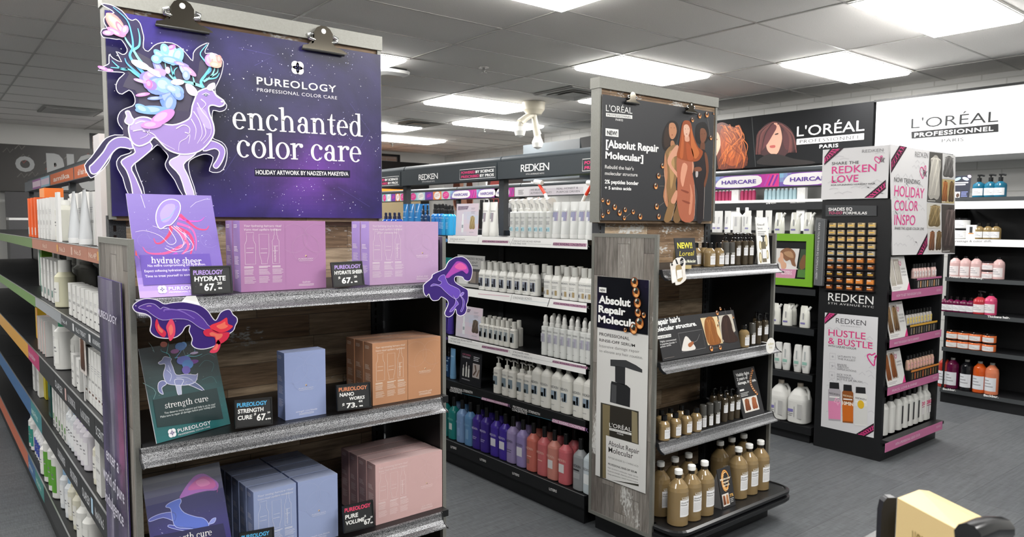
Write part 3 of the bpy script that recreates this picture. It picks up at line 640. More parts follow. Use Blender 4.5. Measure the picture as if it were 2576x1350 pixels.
blob([(1395, 770), (1350, 765), (1320, 735), (1310, 680), (1355, 690), (1395, 735)], 'c9bfdc', .0018); blob([(1480, 715), (1500, 685), (1540, 673), (1535, 715), (1505, 730)], 'c9bfdc', .0018)
for q in ([(900, 1000), (960, 980), (1010, 1020), (1000, 1090), (940, 1120)], [(960, 1060), (1040, 1080), (1110, 1150), (1220, 1210)], [(1230, 1040), (1290, 1010), (1340, 1040), (1320, 1110), (1260, 1150), (1250, 1220)], [(1400, 830), (1440, 900), (1500, 980), (1510, 1080), (1450, 1160)], [(1370, 900), (1420, 980), (1440, 1080), (1400, 1160)], [(1350, 960), (1390, 1040), (1380, 1130)], [(1430, 800), (1470, 840), (1440, 880)], [(1450, 1000), (1470, 1080), (1430, 1140)], [(880, 1060), (960, 1050), (1020, 1090)], [(1300, 1070), (1340, 1090), (1330, 1160)]):
    b.line(DF, z1(DF, smooth(q, 4, False)), .0035, 'd9cdec', .0019, .0012)
for q in ([(860, 1050), (900, 970), (1000, 975), (1100, 1010), (1000, 1040)], [(1395, 870), (1470, 900), (1510, 1040), (1450, 1010)]): blob(q, Lw, .0017, None)
b.ell(DF, *uv(DF, 60+1470/3.2141, 768/3.2141), .0045, .003, '3f6f66', .0021, 12); b.ell(DF, *uv(DF, 60+1470/3.2141, 768/3.2141), .002, .002, 'dfe8e4', .0023, 8)
b.line(DF, z1(DF, [(1440, 765), (1470, 752), (1500, 765)]), .002, Wh, .0021); b.ell(DF, *uv(DF, 60+1600/3.2141, 822/3.2141), .004, .003, 'ded6ea', .0021, 10)
b.build('deer_picture', 'card', t)
b = MB(org)
AQ = ('6fc6dc', '8fd6d4', '62a9dc')
for q, w0, w1, c in (([(950, 630), (890, 590), (840, 560), (700, 545)], 9, 2, 0), ([(950, 620), (880, 560), (830, 510), (815, 470)], 8, 2, 2), ([(840, 560), (790, 560), (740, 520), (710, 490)], 6, 1.5, 0), ([(975, 600), (900, 520), (855, 450), (880, 380), (870, 280), (830, 160), (720, 60)], 10, 2, 2), ([(1000, 560), (930, 480), (880, 400), (830, 330), (805, 280)], 9, 4, 1), ([(890, 400), (930, 370), (935, 300), (920, 230)], 8, 2, 0),
                    ([(1440, 700), (1330, 665), (1230, 650), (1180, 610), (1150, 560), (1140, 510)], 10, 2, 1), ([(1230, 650), (1200, 590), (1185, 530)], 7, 2, 0), ([(1380, 690), (1370, 640), (1360, 610)], 6, 2, 1), ([(1450, 710), (1430, 660), (1470, 600), (1500, 540), (1450, 480), (1425, 430), (1480, 360)], 10, 2, 0), ([(1450, 660), (1510, 620), (1540, 560), (1530, 530)], 7, 2, 1), ([(1470, 640), (1550, 630), (1580, 590)], 6, 1.5, 0), ([(1500, 625), (1560, 590), (1568, 550)], 5, 1.5, 1), ([(1480, 600), (1510, 570), (1505, 530)], 5, 2, 2), ([(1210, 620), (1215, 570), (1240, 545)], 5, 1.5, 0)):
    b.line(DF, z1(DF, smooth(q, 4, False)), w0/2.0*.0019, AQ[c], .0024+c*.0001, w1/2.0*.0019)
b.build('antlers', 'card', t)
b = MB(org)
def petal(x, y, a, bb, rot, col, h):
    u, v = uv(DF, 60+x/3.2141, y/3.2141); b.ell(DF, u, v, a*.00037, bb*.00037, col, h, 18, -radians(rot))
PET = [(1160, 760, 60, 120, 10, '6e8fd8'), (1180, 840, 45, 80, 20, '7f9ae0'), (1090, 560, 30, 90, -25, '8a8fd8'), (1040, 890, 130, 35, -5, '7fa6e4'), (960, 880, 60, 30, 25, '86b2ea'), (1120, 950, 110, 45, -35, 'c88ad0'), (1030, 1010, 80, 30, -10, 'd08fd0'),
        (1020, 640, 80, 60, 0, '8d84d2'), (1060, 600, 90, 40, -20, 'b39ade'), (1090, 690, 100, 75, -20, '7f95e0'), (1130, 690, 70, 60, 10, '8fb4ee'), (1020, 690, 50, 40, 0, '9a7fd0'), (1010, 680, 26, 36, 0, 'd07ab4'), (940, 655, 50, 14, 10, 'c9a0d6'), (960, 765, 55, 14, -15, 'd88cc4'), (1060, 795, 60, 14, -10, '8a9fe0'), (1240, 740, 50, 50, 0, '86a8ea'), (1250, 770, 40, 40, 0, '7c98e0'), (1200, 720, 60, 30, 20, '9ab6f0'),
        (1240, 665, 52, 24, -8, 'efdfe6'), (940, 525, 70, 28, 18, 'efdfe8'), (1040, 580, 70, 20, 30, 'e6c9de'), (1160, 570, 20, 28, 0, 'd9b7dc'),
        (1100, 450, 60, 30, 40, '7fb0ea'), (1070, 480, 40, 36, 0, '86b6ee'), (1150, 430, 40, 75, -20, '8cc4f2'), (1200, 450, 45, 80, 0, '9ad0f6'), (1245, 455, 40, 70, 20, '86b8f0'), (1190, 490, 90, 32, 5, '7aa6ea'), (1190, 385, 36, 18, -30, 'c77ac6'), (1140, 400, 30, 40, -10, '7fb4ee'), (1290, 570, 60, 25, 60, '8aa2e2'), (1330, 570, 70, 24, 35, 'd49ac6'), (1310, 610, 30, 40, 0, '92a8e6'), (1270, 520, 60, 16, 10, '9f8fd6'),
        (735, 190, 50, 85, -38, 'f08c8a'), (720, 180, 28, 75, -36, 'f6a392'), (760, 210, 30, 72, -38, 'f7c0a2'), (745, 195, 16, 62, -38, 'fbd9b4'), (780, 235, 24, 60, -30, 'ee7c92'), (740, 262, 66, 22, 22, 'e884ac'), (680, 268, 40, 20, -10, 'c98cc0'), (815, 245, 24, 40, 20, 'a98cd0'),
        (1500, 490, 42, 52, 0, 'b98fd0'), (1530, 480, 40, 50, -10, 'e9a0b4'), (1555, 500, 44, 50, 0, 'f2a59c'), (1545, 525, 50, 26, 0, 'f4b09c'), (1520, 455, 26, 24, 0, 'eec0c4'), (1575, 480, 22, 34, 0, 'f0968f'), (640, 555, 40, 14, 15, 'c880c4'), (690, 570, 26, 12, 0, 'd08ac8')]
for i0, i1 in ((0, 7), (7, 23), (23, 36), (36, 44), (44, 99)):
  b = MB(org)
  for i, (x, y, a, bb, r_, c) in list(enumerate(PET))[i0:i1]:
    petal(x, y, a, bb, r_, c, .0028+i*.00005)
    petal(x-a*.15, y-bb*.12, a*.55, bb*.6, r_, mixc(c, 'ffffff', .22), .0028+i*.00005+.00003)
  b.build('flower', 'card', t)
for px, py in ((430, 300), (470, 340), (440, 140)):
    p = on(px, py, 1, 2.42); b = MB(org); b.box(p.x-.02, p.x+.02, 2.399, BY-.0625, p.z-.02, p.z+.02, 'e8e8e4'); b.build('foam_mount', 'matte', t)
# ================================================================ gift boxes, cards and posters on the left display
BWI, BHI, BDI = .129, .201, .0565
def outline_bottle(b, F, k, u, v, w, h, col, th=.0009):
    if k == 0: P = [(-.5, 0), (-.5, .62), (-.34, .74), (-.3, .86), (-.36, 1), (.36, 1), (.3, .86), (.34, .74), (.5, .62), (.5, 0)]
    elif k == 1: P = [(-.32, 0), (-.3, .1), (-.44, .26), (-.5, .4), (-.5, 1), (.5, 1), (.5, .4), (.44, .26), (.3, .1), (.32, 0)]
    else: P = [(-.5, 0), (-.5, .66), (-.3, .72), (-.3, .8), (-.18, .82), (-.18, 1), (.18, 1), (.18, .82), (.3, .8), (.3, .72), (.5, .66), (.5, 0)]
    P = [(u+x*w, v+y*h) for x, y in P]; b.line(F, P+[P[0]], th, col, .0005)
    b.rect(F, u-w*.34, v+h*.5, u+w*.34, v+h*.5+.001, col, .0005); b.rect(F, u-w*.4, v+h*.36, u+w*.3, v+h*.36+.0012, col, .0005)
def gift_box(face, side, kind, lines, name_line, ink='f3e6ee'):
    """carton with its base at the origin, front to -Y; kind 'back' has the bottle outlines, 'front' the small emblem"""
    t = thing('gift_box', '', 'box')
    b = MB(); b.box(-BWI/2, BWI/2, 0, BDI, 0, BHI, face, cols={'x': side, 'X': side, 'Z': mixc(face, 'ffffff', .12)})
    bevel(b.build('carton', 'card', t), .0026)
    F = FY(-BWI/2, -.0002, 0); b = MB()
    if kind == 'back':
        for i, l in enumerate(lines): b.text(F, l, BWI/2, BHI-.0175-i*.0105, .0088, ink, .0004, 'C', .004, shear=.25, fit=min(.108, .0042*len(l)))
        for k, (u, w, h) in enumerate(((.028, .03, .09), (.068, .028, .085), (.102, .02, .1))): outline_bottle(b, F, k, u, .078, w, h, ink)
        b.text(F, 'COLOR FANATIC', 0, 0, .006, ink, .0006, fit=.045, bold=.03, wrap=lambda x, y: F(.1015-y, .083+x, .0006))
        for k, u in enumerate((.010, .052, .091)):
            b.bars(F, u, .072, .034, 2, .0032, .0018, ink, .0004, .3, k); b.bars(F, u, .063, .033, 5, .0034, .0011, ink, .0004, .3, k+5); b.bars(F, u, .042, .033, 6, .0034, .0010, ink, .0004, .3, k+9)
    else:
        b.ell(F, .066, .098, .0028, .0028, 'e8c9a0', .0004, 10); b.ell(F, .0675, .0965, .0016, .0016, '5a4652', .0006, 8)
        b.text(F, 'PUREOLOGY', .066, .087, .0062, ink, .0005, 'C', .01, fit=.046, sp=1.2); b.rect(F, .044, .0835, .088, .0843, ink, .0004)
        b.text(F, name_line, .066, .018, .008, ink, .0005, 'C', .004, shear=.2); b.bars(F, .066, .0145, .052, 2, .0035, .0012, ink, .0004, .1, 2, 'C')
        for (u, v, r) in ((.066, .12, .042), (.03, .15, .042), (.1, .15, .042)):
            b.line(F, [(u+r*cos(q*pi/12), v+r*sin(q*pi/12)) for q in range(25) if 0 < u+r*cos(q*pi/12) < BWI and v+r*sin(q*pi/12) < BHI], .0006, mixc(face, 'ffffff', .18), .0003)
    b.build('front_print', 'card', t); b = MB()
    G = FX(-BWI/2-.0002, BDI, 0)
    b.bars(G, .008, .19, .03, 3, .004, .0014, ink, .0004, .4, 4); b.bars(G, .008, .128, .036, 4, .004, .0014, ink, .0004, .4, 6); b.bars(G, .01, .1, .036, 7, .0036, .001, ink, .0004, .4, 7); b.bars(G, .01, .06, .036, 7, .0036, .001, ink, .0004, .4, 8)
    b.build('side_print', 'card', t)
    b = MB(); b.box(-BWI/2+.004, BWI/2-.004, BDI*.86, BDI*.90, BHI-.0005, BHI+.0007, mixc(face, '3a3038', .45)); b.build('lid_flap', 'card', t)
    return t
def boxes(face, side, lines, nm, z, cols, ycol, colour, where, ink='f3e6ee'):
    """cols: list of (x centre, kind, count); boxes stand one behind the other"""
    for x, kind, n, dy in cols:
        pr = gift_box(face, side, kind, lines, nm, ink)
        for k in range(n):
            side_w = 'left' if x == cols[0][0] and len(cols) > 1 else 'right'
            pos = ('front', 'second', 'third', 'fourth', 'rearmost')[k] if n > 1 else 'only'
            l = f"{colour} gift box, {'with bottle outlines, ' if kind == 'back' else ''}{pos} of {side_w} column {where}" if len(cols) > 1 else f"{colour} gift box standing alone {where}"
            place(pr, (x-.0012*k, ycol+dy+k*(BDI+.0042), z), 0, l, colour+' gift boxes '+where)
Z1S, Z2S, Z3S = 1.3005, .9125, .5145
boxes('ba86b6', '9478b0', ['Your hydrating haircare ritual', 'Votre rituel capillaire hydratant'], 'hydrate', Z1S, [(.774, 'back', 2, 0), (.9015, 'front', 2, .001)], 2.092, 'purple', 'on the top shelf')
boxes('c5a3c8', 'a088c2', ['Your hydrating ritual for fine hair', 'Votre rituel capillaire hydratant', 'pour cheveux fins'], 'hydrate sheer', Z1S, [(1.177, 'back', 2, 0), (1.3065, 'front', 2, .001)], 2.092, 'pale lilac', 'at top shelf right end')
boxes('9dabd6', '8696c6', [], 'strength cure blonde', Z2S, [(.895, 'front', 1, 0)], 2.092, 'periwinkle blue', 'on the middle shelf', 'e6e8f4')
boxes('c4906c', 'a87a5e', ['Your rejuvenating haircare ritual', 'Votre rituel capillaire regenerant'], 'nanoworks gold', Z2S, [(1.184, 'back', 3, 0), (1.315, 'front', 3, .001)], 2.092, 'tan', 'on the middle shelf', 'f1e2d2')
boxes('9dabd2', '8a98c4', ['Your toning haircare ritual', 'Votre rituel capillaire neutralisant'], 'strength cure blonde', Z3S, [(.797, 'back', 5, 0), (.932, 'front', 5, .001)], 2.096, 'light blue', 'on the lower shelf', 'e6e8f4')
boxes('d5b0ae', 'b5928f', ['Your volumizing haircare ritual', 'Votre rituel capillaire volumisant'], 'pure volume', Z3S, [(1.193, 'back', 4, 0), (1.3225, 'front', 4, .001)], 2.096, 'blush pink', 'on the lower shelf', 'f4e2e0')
# ---------------------------------------------------------------- hand written price cards
def price_card(BL, BR, TL, l, rows, y0=2.056, y1=2.069):
    a = on(*BL, 1, y0); c = on(*BR, 1, y0); d = on(*TL, 1, y1)
    U = (c-a); w = U.length; U.normalize(); V = d-a; V = V-U*V.dot(U); h = V.length
    t = thing('price_card', l, 'price sign', a, group='hand lettered black price cards'); F = Frame(a, U, V)
    b = MB(a); b.fbox(F, 0, w, 0, h, -.004, 0, '2b2c2d')
    for txt, u, v, sz, col, wd in rows: b.text(F, txt, u*w, v*h, sz*h, col, .0006, bold=.032, fit=wd*w, shear=.05)
    b.build('card', 'satin', t)
    b = MB(a)
    for q in ((0, w, 0, .004), (0, w, h-.004, h), (0, .004, .004, h-.004), (w-.004, w, .004, h-.004)): b.fbox(F, *q, -.005, .0022, '1b1c1d')
    b.build('rim', 'satin', t)
    b = MB(a); m_ = F(w/2, h*.55, -.005); b.add([m_-U*.02, m_+U*.02, Vector((m_.x+.02, m_.y+.026, a.z+.001)), Vector((m_.x-.02, m_.y+.026, a.z+.001)), m_-U*.02+Vector((0, .0015, 0)), m_+U*.02+Vector((0, .0015, 0))], [(0, 1, 2, 3), (4, 3, 2, 5)], '1b1c1d'); b.build('easel_leg', 'satin', t)
WT = 'efefec'
price_card((483, 741.5), (586, 736.5), (476, 670), 'black price card lettered in lilac and white in front of the jellyfish poster', [('PUREOLOGY', .06, .7, .22, 'b79ae0', .72), ('HYDRATE', .08, .47, .23, WT, .76), ('$', .2, .3, .14, WT, .06), ('67.', .3, .13, .34, WT, .28), ('20', .62, .33, .13, WT, .12), ('ea', .64, .17, .12, WT, .1)])
price_card((838.5, 722.5), (917, 716.5), (829.5, 660), 'black price card between the purple and the pale lilac boxes', [('PUREOLOGY', .1, .72, .21, 'b79ae0', .84), ('HYDRATE SHEER', .08, .5, .2, WT, .9), ('$', .18, .3, .16, WT, .07), ('67.', .28, .13, .32, WT, .34), ('20', .68, .33, .12, WT, .1), ('ea', .68, .14, .12, WT, .1)])
price_card((591.5, 1078), (686, 1066.5), (584, 1007), 'black price card lettered in blue and white on the middle shelf', [('PUREOLOGY', .06, .74, .2, '58b4e6', .8), ('STRENGTH', .08, .52, .2, WT, .68), ('CURE', .07, .29, .2, WT, .38), ('$', .5, .38, .14, WT, .06), ('67.', .57, .2, .32, WT, .28), ('20', .86, .42, .08, WT, .08), ('ea', .86, .2, .1, WT, .1)])
price_card((849, 1034), (934, 1023.5), (843, 968.5), 'black price card lettered in orange and white beside the tan boxes', [('PUREOLOGY', .06, .74, .2, 'd98a63', .84), ('NANO', .08, .54, .19, WT, .42), ('WORKS', .35, .37, .17, WT, .46), ('$', .14, .16, .17, WT, .07), ('73.', .26, .08, .26, WT, .32), ('44', .62, .24, .13, WT, .12), ('ea', .64, .08, .1, WT, .11)])
price_card((865.5, 1341), (941.5, 1322), (858, 1274), 'black price card lettered in red and white beside the blush pink boxes', [('PUREOLOGY', .05, .76, .2, 'e0476b', .86), ('PURE', .06, .5, .21, WT, .42), ('VOLUME', .06, .28, .2, WT, .62), ('$', .68, .4, .13, WT, .06), ('67.', .66, .14, .26, WT, .26), ('20', .88, .34, .08, WT, .08), ('ea', .87, .13, .1, WT, .1)])
price_card((602, 1404), (690, 1386), (593, 1342), 'black price card cut by the bottom edge below the light blue boxes', [('PUREOLOGY', .06, .72, .22, '58b4e6', .8)], 2.056, 2.069)
# ---------------------------------------------------------------- leaning posters
def lean_poster(BL, BR, TL, l, draw, name='poster'):
    U = BR-BL; w = U.length; U.normalize(); V = TL-BL; V = V-U*V.dot(U); h = V.length
    t = thing(name, l, 'poster', BL); F = Frame(BL, U, V); b = MB(BL); b.fbox(F, 0, w, 0, h, -.003, 0, 'dcdce4'); b.build('board', 'card', t)
    b = MB(BL); draw(b, F, w, h); b.build('artwork', 'satin', t); return F
def vP(x, y, z): return Vector((x+.007, y, z))
def brand_line(b, F, u, v, k, col='f4f2f6'):
    mono(b, F, u-.052*k, v+.004*k, .011*k, col, '5b4b92', .0012)
    b.text(F, 'PUREOLOGY', u-.037*k, v+.001*k, .0125*k, col, .0012, bold=.012, fit=.092*k, sp=1.1); b.text(F, 'PROFESSIONAL COLOR CARE', u-.037*k, v-.0065*k, .0055*k, col, .0012, fit=.088*k)
def jelly(b, F, w, h):
    grad_panel(b, F, w, h, lambda u, v: mixc(mixc('b79be0', '6f5ba6', min(1, v*4)), '7e70a8', max(0, v-.3)), 8, 16, .0003)
    pz = lambda pts: PX(F, pts, (60, 400), 3.2141)
    for i in range(7):
        c = (w*(.15+.12*i), h*(.55+.07*(i % 3))); b.line(F, [(c[0]+.03*cos(q*.5)*(.3+q*.06), c[1]+.03*sin(q*.5)*(.3+q*.06)) for q in range(12)], .0007, '8577b4', .0005)
    for pts, c, w0 in (([(1260, 450), (1330, 510), (1400, 560), (1470, 570), (1495, 540)], 'e0406e', 12), ([(1250, 480), (1330, 500), (1420, 500), (1460, 470)], 'b850b0', 9), ([(1190, 540), (1180, 600), (1120, 670), (1070, 680), (1050, 640)], 'e23f62', 12), ([(1220, 550), (1280, 620), (1330, 700), (1280, 770), (1240, 800)], 'e85a8c', 14), ([(1250, 560), (1330, 600), (1370, 680), (1350, 760), (1330, 850)], 'e03c6c', 13), ([(1240, 520), (1350, 560), (1390, 640), (1390, 740)], 'd9589c', 10), ([(1280, 700), (1150, 760), (1010, 760), (960, 710)], 'd04f86', 12), ([(1240, 760), (1080, 840), (960, 820), (910, 770)], 'a84ab0', 10), ([(910, 780), (905, 740)], 'e0504a', 6), ([(1300, 580), (1300, 680), (1220, 720)], 'f08ab0', 9)):
        b.line(F, smooth(pz(pts), 5, False), w0*.0008, c, .0006, .0012)
    for pts in ([(1190, 545), (1260, 610), (1290, 690), (1240, 730), (1150, 700)], [(1170, 560), (1230, 660), (1180, 690), (1100, 620), (980, 580), (900, 590)], [(1210, 540), (1330, 640), (1370, 720), (1290, 760)], [(1160, 560), (1110, 560), (1040, 540)], [(1230, 540), (1280, 580)], [(1140, 720), (1210, 750), (1290, 740)]): b.line(F, smooth(pz(pts), 5, False), .0014, 'efe2f6', .0009, .0006)
    bell = smooth(pz([(1100, 565), (1068, 500), (1075, 420), (1120, 350), (1190, 325), (1250, 345), (1265, 400), (1240, 470), (1190, 530), (1150, 540)]), 4)
    b.poly(F, bell, '8a78cf', .0011); b.line(F, bell+[bell[0]], .0022, 'e9dcf8', .0013); b.poly(F, smooth(pz([(1120, 510), (1100, 440), (1150, 370), (1220, 370), (1210, 440), (1170, 500)]), 4), '9d8ee0', .0012)
    b.line(F, pz([(1110, 500), (1180, 470), (1240, 380)]), .003, '7a9be0', .0013, .001)
    b.line(F, pz([(1345, 390), (1390, 350), (1465, 325), (1505, 325)]), .0006, 'e8e4f6', .0006); b.line(F, pz([(945, 290), (980, 395)]), .0008, 'f0ecfa', .0006)
    stars(b, F, w, h, 70, 21, .0007, big=.0024)
    b.rect(F, .012, h*.115, w*.86, h*.40, '5f4a9e', .0014)
    serif(b, F, 'hydrate sheer', (380.5, 662), (507, 663.5), 651.5, 'f6f2f8', .0018)
    for i, s_ in enumerate(('No more compromising on hydration.', "Expect softening hydration that won't weigh hair", 'Time to treat yourself to some holiday shine')): b.text(F, s_, w*.46, h*.285-i*.0145, .0098, 'e8e0f2', .0018, 'C', fit=min(.165, .0037*len(s_)+.02))
    brand_line(b, F, w*.5, h*.055, 1.05)
lean_poster(vP(.437, 2.068, Z1S+.001), vP(.657, 2.068, Z1S+.001), vP(.438, 2.189, 1.572), 'purple jellyfish poster leaning at the left end of the top shelf', jelly)
def little_deer(b, F, o, s, flip=1):
    P = lambda pts: smooth(PX(F, pts, o, s), 3)
    def bl(pts, c, h): q = P(pts); b.poly(F, q, c, h); b.line(F, q+[q[0]], .0016, 'e8e8f6', h+.0002)
    bl([(1040, 390), (1090, 420), (1115, 450), (1085, 440), (1040, 420), (990, 400)], '5f6a92', .0008)
    bl([(860, 385), (830, 400), (830, 450), (860, 470), (850, 430), (880, 405)], '7a7fb2', .0008)
    bl([(930, 380), (940, 430), (950, 470), (972, 470), (970, 420), (985, 380)], 'b9bfd8', .0009)
    bl([(828, 275), (850, 260), (862, 240), (880, 238), (910, 250), (905, 268), (918, 300), (940, 350), (1000, 345), (1060, 350), (1072, 340), (1060, 390), (1010, 412), (930, 412), (880, 400), (860, 350), (872, 300), (868, 282), (840, 285)], '8c93c2', .0010)
    for q, c, w0 in (([(905, 250), (890, 220), (850, 205), (845, 190)], '6cc4cc', .003), ([(880, 220), (885, 190), (893, 150)], '7ad0cc', .0025), ([(930, 245), (990, 235), (1050, 210), (1050, 185)], '6cb8d8', .003), ([(1000, 232), (1060, 235), (1100, 220)], '7ad0dc', .0025), ([(940, 240), (970, 200), (985, 170)], '7fa4e0', .0025)): b.line(F, smooth(PX(F, q, o, s), 4, False), w0, c, .0012, .0006)
    for x, y, a, bb, c in ((862, 162, 24, 18, 'd9705a'), (855, 155, 12, 10, 'e89a78'), (965, 175, 38, 26, '5f8fd4'), (985, 165, 22, 20, '7cb0ea'), (930, 205, 30, 14, 'b06ab0'), (985, 260, 50, 28, '6f7ed8'), (1010, 285, 40, 30, '5f96dc'), (1000, 320, 30, 26, '7a6ac8'), (1040, 270, 44, 14, '8a4ab0'), (960, 255, 16, 18, 'c070b0'), (1050, 215, 30, 8, 'c9b6d8')):
        u, v = uv(F, o[0]+x/s, o[1]+y/s); b.ell(F, u, v, a*.00044, bb*.00044, c, .0013+y*1e-6, 14)
    for q in ([(880, 320), (910, 350), (900, 390)], [(940, 365), (1000, 365), (1040, 385)], [(890, 290), (905, 330)]): b.line(F, smooth(PX(F, q, o, s), 4, False), .0014, 'd9dcee', .0013)
def deer_poster(b, F, w, h):
    grad_panel(b, F, w, h, lambda u, v: mixc(mixc('1f6a6c', '2c4446', min(1, v*1.7)), '1d2226', max(0, v-.55)*1.9), 8, 16, .0003)
    for q in ([(1080, 300), (1120, 260), (1170, 280), (1160, 330)], [(1100, 380), (1160, 360), (1190, 400)], [(1090, 240), (1140, 220), (1180, 240)]): b.line(F, smooth(PX(F, q, (60, 800), 2.4545), 5, False), .0009, '4a8284', .0005)
    for q in ([(735, 400), (800, 435), (815, 460), (800, 500)], [(770, 150), (790, 175), (805, 210)], [(980, 190), (1000, 240), (1040, 260)]): b.line(F, PX(F, q, (60, 800), 2.4545), .0006, '9fd0d0', .0005)
    stars(b, F, w, h, 60, 33, .0007, ('ffffff', 'bfe0e0'), big=.0022)
    little_deer(b, F, (60, 800), 2.4545)
    b.poly(F, [uv(F, 60+x/2.4545, 800+y/2.4545) for x, y in ((795, 505), (1190, 430), (1230, 620), (822, 675))], '1c3436', .0014)
    serif(b, F, 'strength cure', (60+870/2.4545, 800+558/2.4545), (60+1140/2.4545, 800+510/2.4545), 800+532/2.4545, 'f4f4f2', .0018)
    for i, s_ in enumerate(("You deserve more support and help is on its way!", 'Make sure to repair all damages before your holiday plans')): T(b, F, s_, (60+(866-i*24)/2.4545, 800+(592+i*24)/2.4545), (60+1180/2.4545, 800+(536+i*14)/2.4545), 800+(578+i*24)/2.4545, 'dfe6e4', .0018)
    brand_line(b, F, w*.46, h*.05, 1.12)
lean_poster(vP(.467, 2.075, Z2S+.001), vP(.683, 2.152, Z2S+.001), vP(.4475, 2.139, 1.160), 'dark teal deer poster on the middle shelf', deer_poster)
def horse_poster(b, F, w, h):
    grad_panel(b, F, w, h, lambda u, v: mixc(mixc('34287e', '3a3a6e', min(1, v*1.5)), '8a8d90', max(0, v-.72)*2.6), 8, 16, .0003)
    P = lambda pts: smooth(PX(F, pts, (60, 800), 2.4545), 3)
    def bl(pts, c, hh): q = P(pts); b.poly(F, q, c, hh); b.line(F, q+[q[0]], .0016, 'b9c0f0', hh+.0002)
    bl([(930, 1200), (850, 1205), (780, 1235), (778, 1255), (860, 1230), (930, 1250)], '5f6ac0', .0008); bl([(1040, 1290), (980, 1290), (900, 1275), (895, 1290), (980, 1310), (1060, 1310)], '5058b0', .0008)
    bl([(875, 1165), (890, 1145), (930, 1125), (965, 1115), (970, 1135), (960, 1160), (990, 1200), (1060, 1225), (1110, 1235), (1140, 1270), (1130, 1320), (1040, 1300), (940, 1290), (915, 1230), (905, 1175)], '5c74d0', .0010)
    bl([(1140, 1270), (1160, 1240), (1185, 1232), (1175, 1260), (1150, 1270)], '8c98e0', .0011)
    for pts, c in (([(960, 1110), (985, 1060), (1020, 1010), (1060, 970), (1110, 960), (1160, 985), (1200, 1020), (1190, 1060), (1130, 1065), (1060, 1080), (1000, 1100)], 'b070c4'), ([(1010, 1060), (1060, 1000), (1120, 975), (1180, 1010), (1170, 1050), (1090, 1055)], 'cf6cb0'), ([(1060, 1010), (1110, 990), (1150, 1020), (1090, 1040)], 'e08ac0')): b.poly(F, P(pts), c, .0012 if c == 'b070c4' else .0014 if c == 'cf6cb0' else .0016)
    b.line(F, P([(1180, 1020), (1195, 1060), (1180, 1090)])[:-4], .0014, 'c05a9c', .0015)
    stars(b, F, w, h, 80, 44, .0007, big=.0022)
    b.poly(F, [uv(F, 60+x/2.4545, 800+y/2.4545) for x, y in ((800, 1345), (1230, 1265), (1262, 1420), (830, 1500))], '232250', .0014)
    serif(b, F, 'strength cure', (60+862/2.4545, 800+1400/2.4545), (60+1162/2.4545, 800+1337/2.4545), 800+1370/2.4545, 'f4f4f2', .0018)
    brand_line(b, F, w*.46, h*.06, 1.1)
lean_poster(vP(.456, 2.066, Z3S+.001), vP(.668, 2.085, Z3S+.001), vP(.457, 2.168, .797), 'indigo poster of a leaping horse leaning on the lower shelf', horse_poster)
# ---------------------------------------------------------------- two cut-out wobblers
def wobbler(name, l, y, outl, art, tab):
    q0 = on(*outl[0], 1, y); t = thing(name, l, 'cut-out sign', q0); F = FY(q0.x, y, q0.z); b = MB(t.location)
    o = smooth(PX(F, outl), 3); b.prism(F, o, -.003, 0, '3a2076', 'f4f2f6'); b.line(F, o+[o[0]], .0022, 'efeaf6', .0003); stars(b, F, .24, .16, 26, 5 if name[0] == 's' else 9, .0006, big=.002, u0=min(p[0] for p in o)*.6, v0=min(p[1] for p in o)*.6); b.build('backing', 'card', t)
    b = MB(t.location); art(b, F); b.build('animal_picture', 'card', t)
    b = MB(t.location); tab(b, F); b.build('paper_tab', 'card', t)
def seal_art(b, F):
    P = lambda pts: smooth(PX(F, pts, (230, 740), 5.195), 3); Q = lambda pts: smooth(PX(F, pts, (60, 400), 3.2141), 3)
    body = PX(F, [(620, 180), (640, 150), (740, 118), (820, 128), (870, 165), (905, 190)], (230, 740), 5.195)+PX(F, [(1130, 1195), (1200, 1215), (1290, 1215), (1380, 1235), (1450, 1290), (1500, 1350), (1570, 1350), (1500, 1385), (1420, 1360), (1330, 1300), (1230, 1290), (1120, 1300)], (60, 400), 3.2141)+PX(F, [(800, 270), (720, 210)], (230, 740), 5.195)
    q = smooth(body, 3); b.poly(F, q, '5b3a9e', .0008); b.line(F, q+[q[0]], .0015, 'b9a6e0', .001)
    b.line(F, Q([(1130, 1230), (1250, 1220), (1380, 1290), (1450, 1340)])[:-5], .004, '8a6cc8', .0011, .002)
    b.line(F, P([(720, 155), (770, 150), (790, 165)])[:-4], .0018, 'c9a6d0', .0012)
    for pts, c in (([(1075, 1290), (1100, 1350), (1150, 1400), (1130, 1440), (1080, 1400), (1060, 1340)], 'd92e50'), ([(1190, 1290), (1220, 1340), (1220, 1420), (1180, 1470), (1160, 1400), (1150, 1350)], 'e84a6a'), ([(1500, 1350), (1590, 1310), (1640, 1280), (1650, 1330), (1690, 1350), (1640, 1390), (1560, 1400)], 'e8364a'), ([(1500, 1370), (1580, 1400), (1660, 1400), (1640, 1460), (1560, 1500), (1540, 1440), (1470, 1430), (1450, 1390)], 'd42a4a'), ([(1570, 1460), (1590, 1500), (1560, 1560), (1500, 1560), (1540, 1510)], 'e04060')):
        b.poly(F, Q(pts), c, .0012); cx = sum(p[0] for p in pts)/len(pts); cy = sum(p[1] for p in pts)/len(pts); b.poly(F, Q([(cx+(x-cx)*.5, cy+(y_-cy)*.5) for x, y_ in pts]), mixc(c, 'ff9a70', .5), .0014)
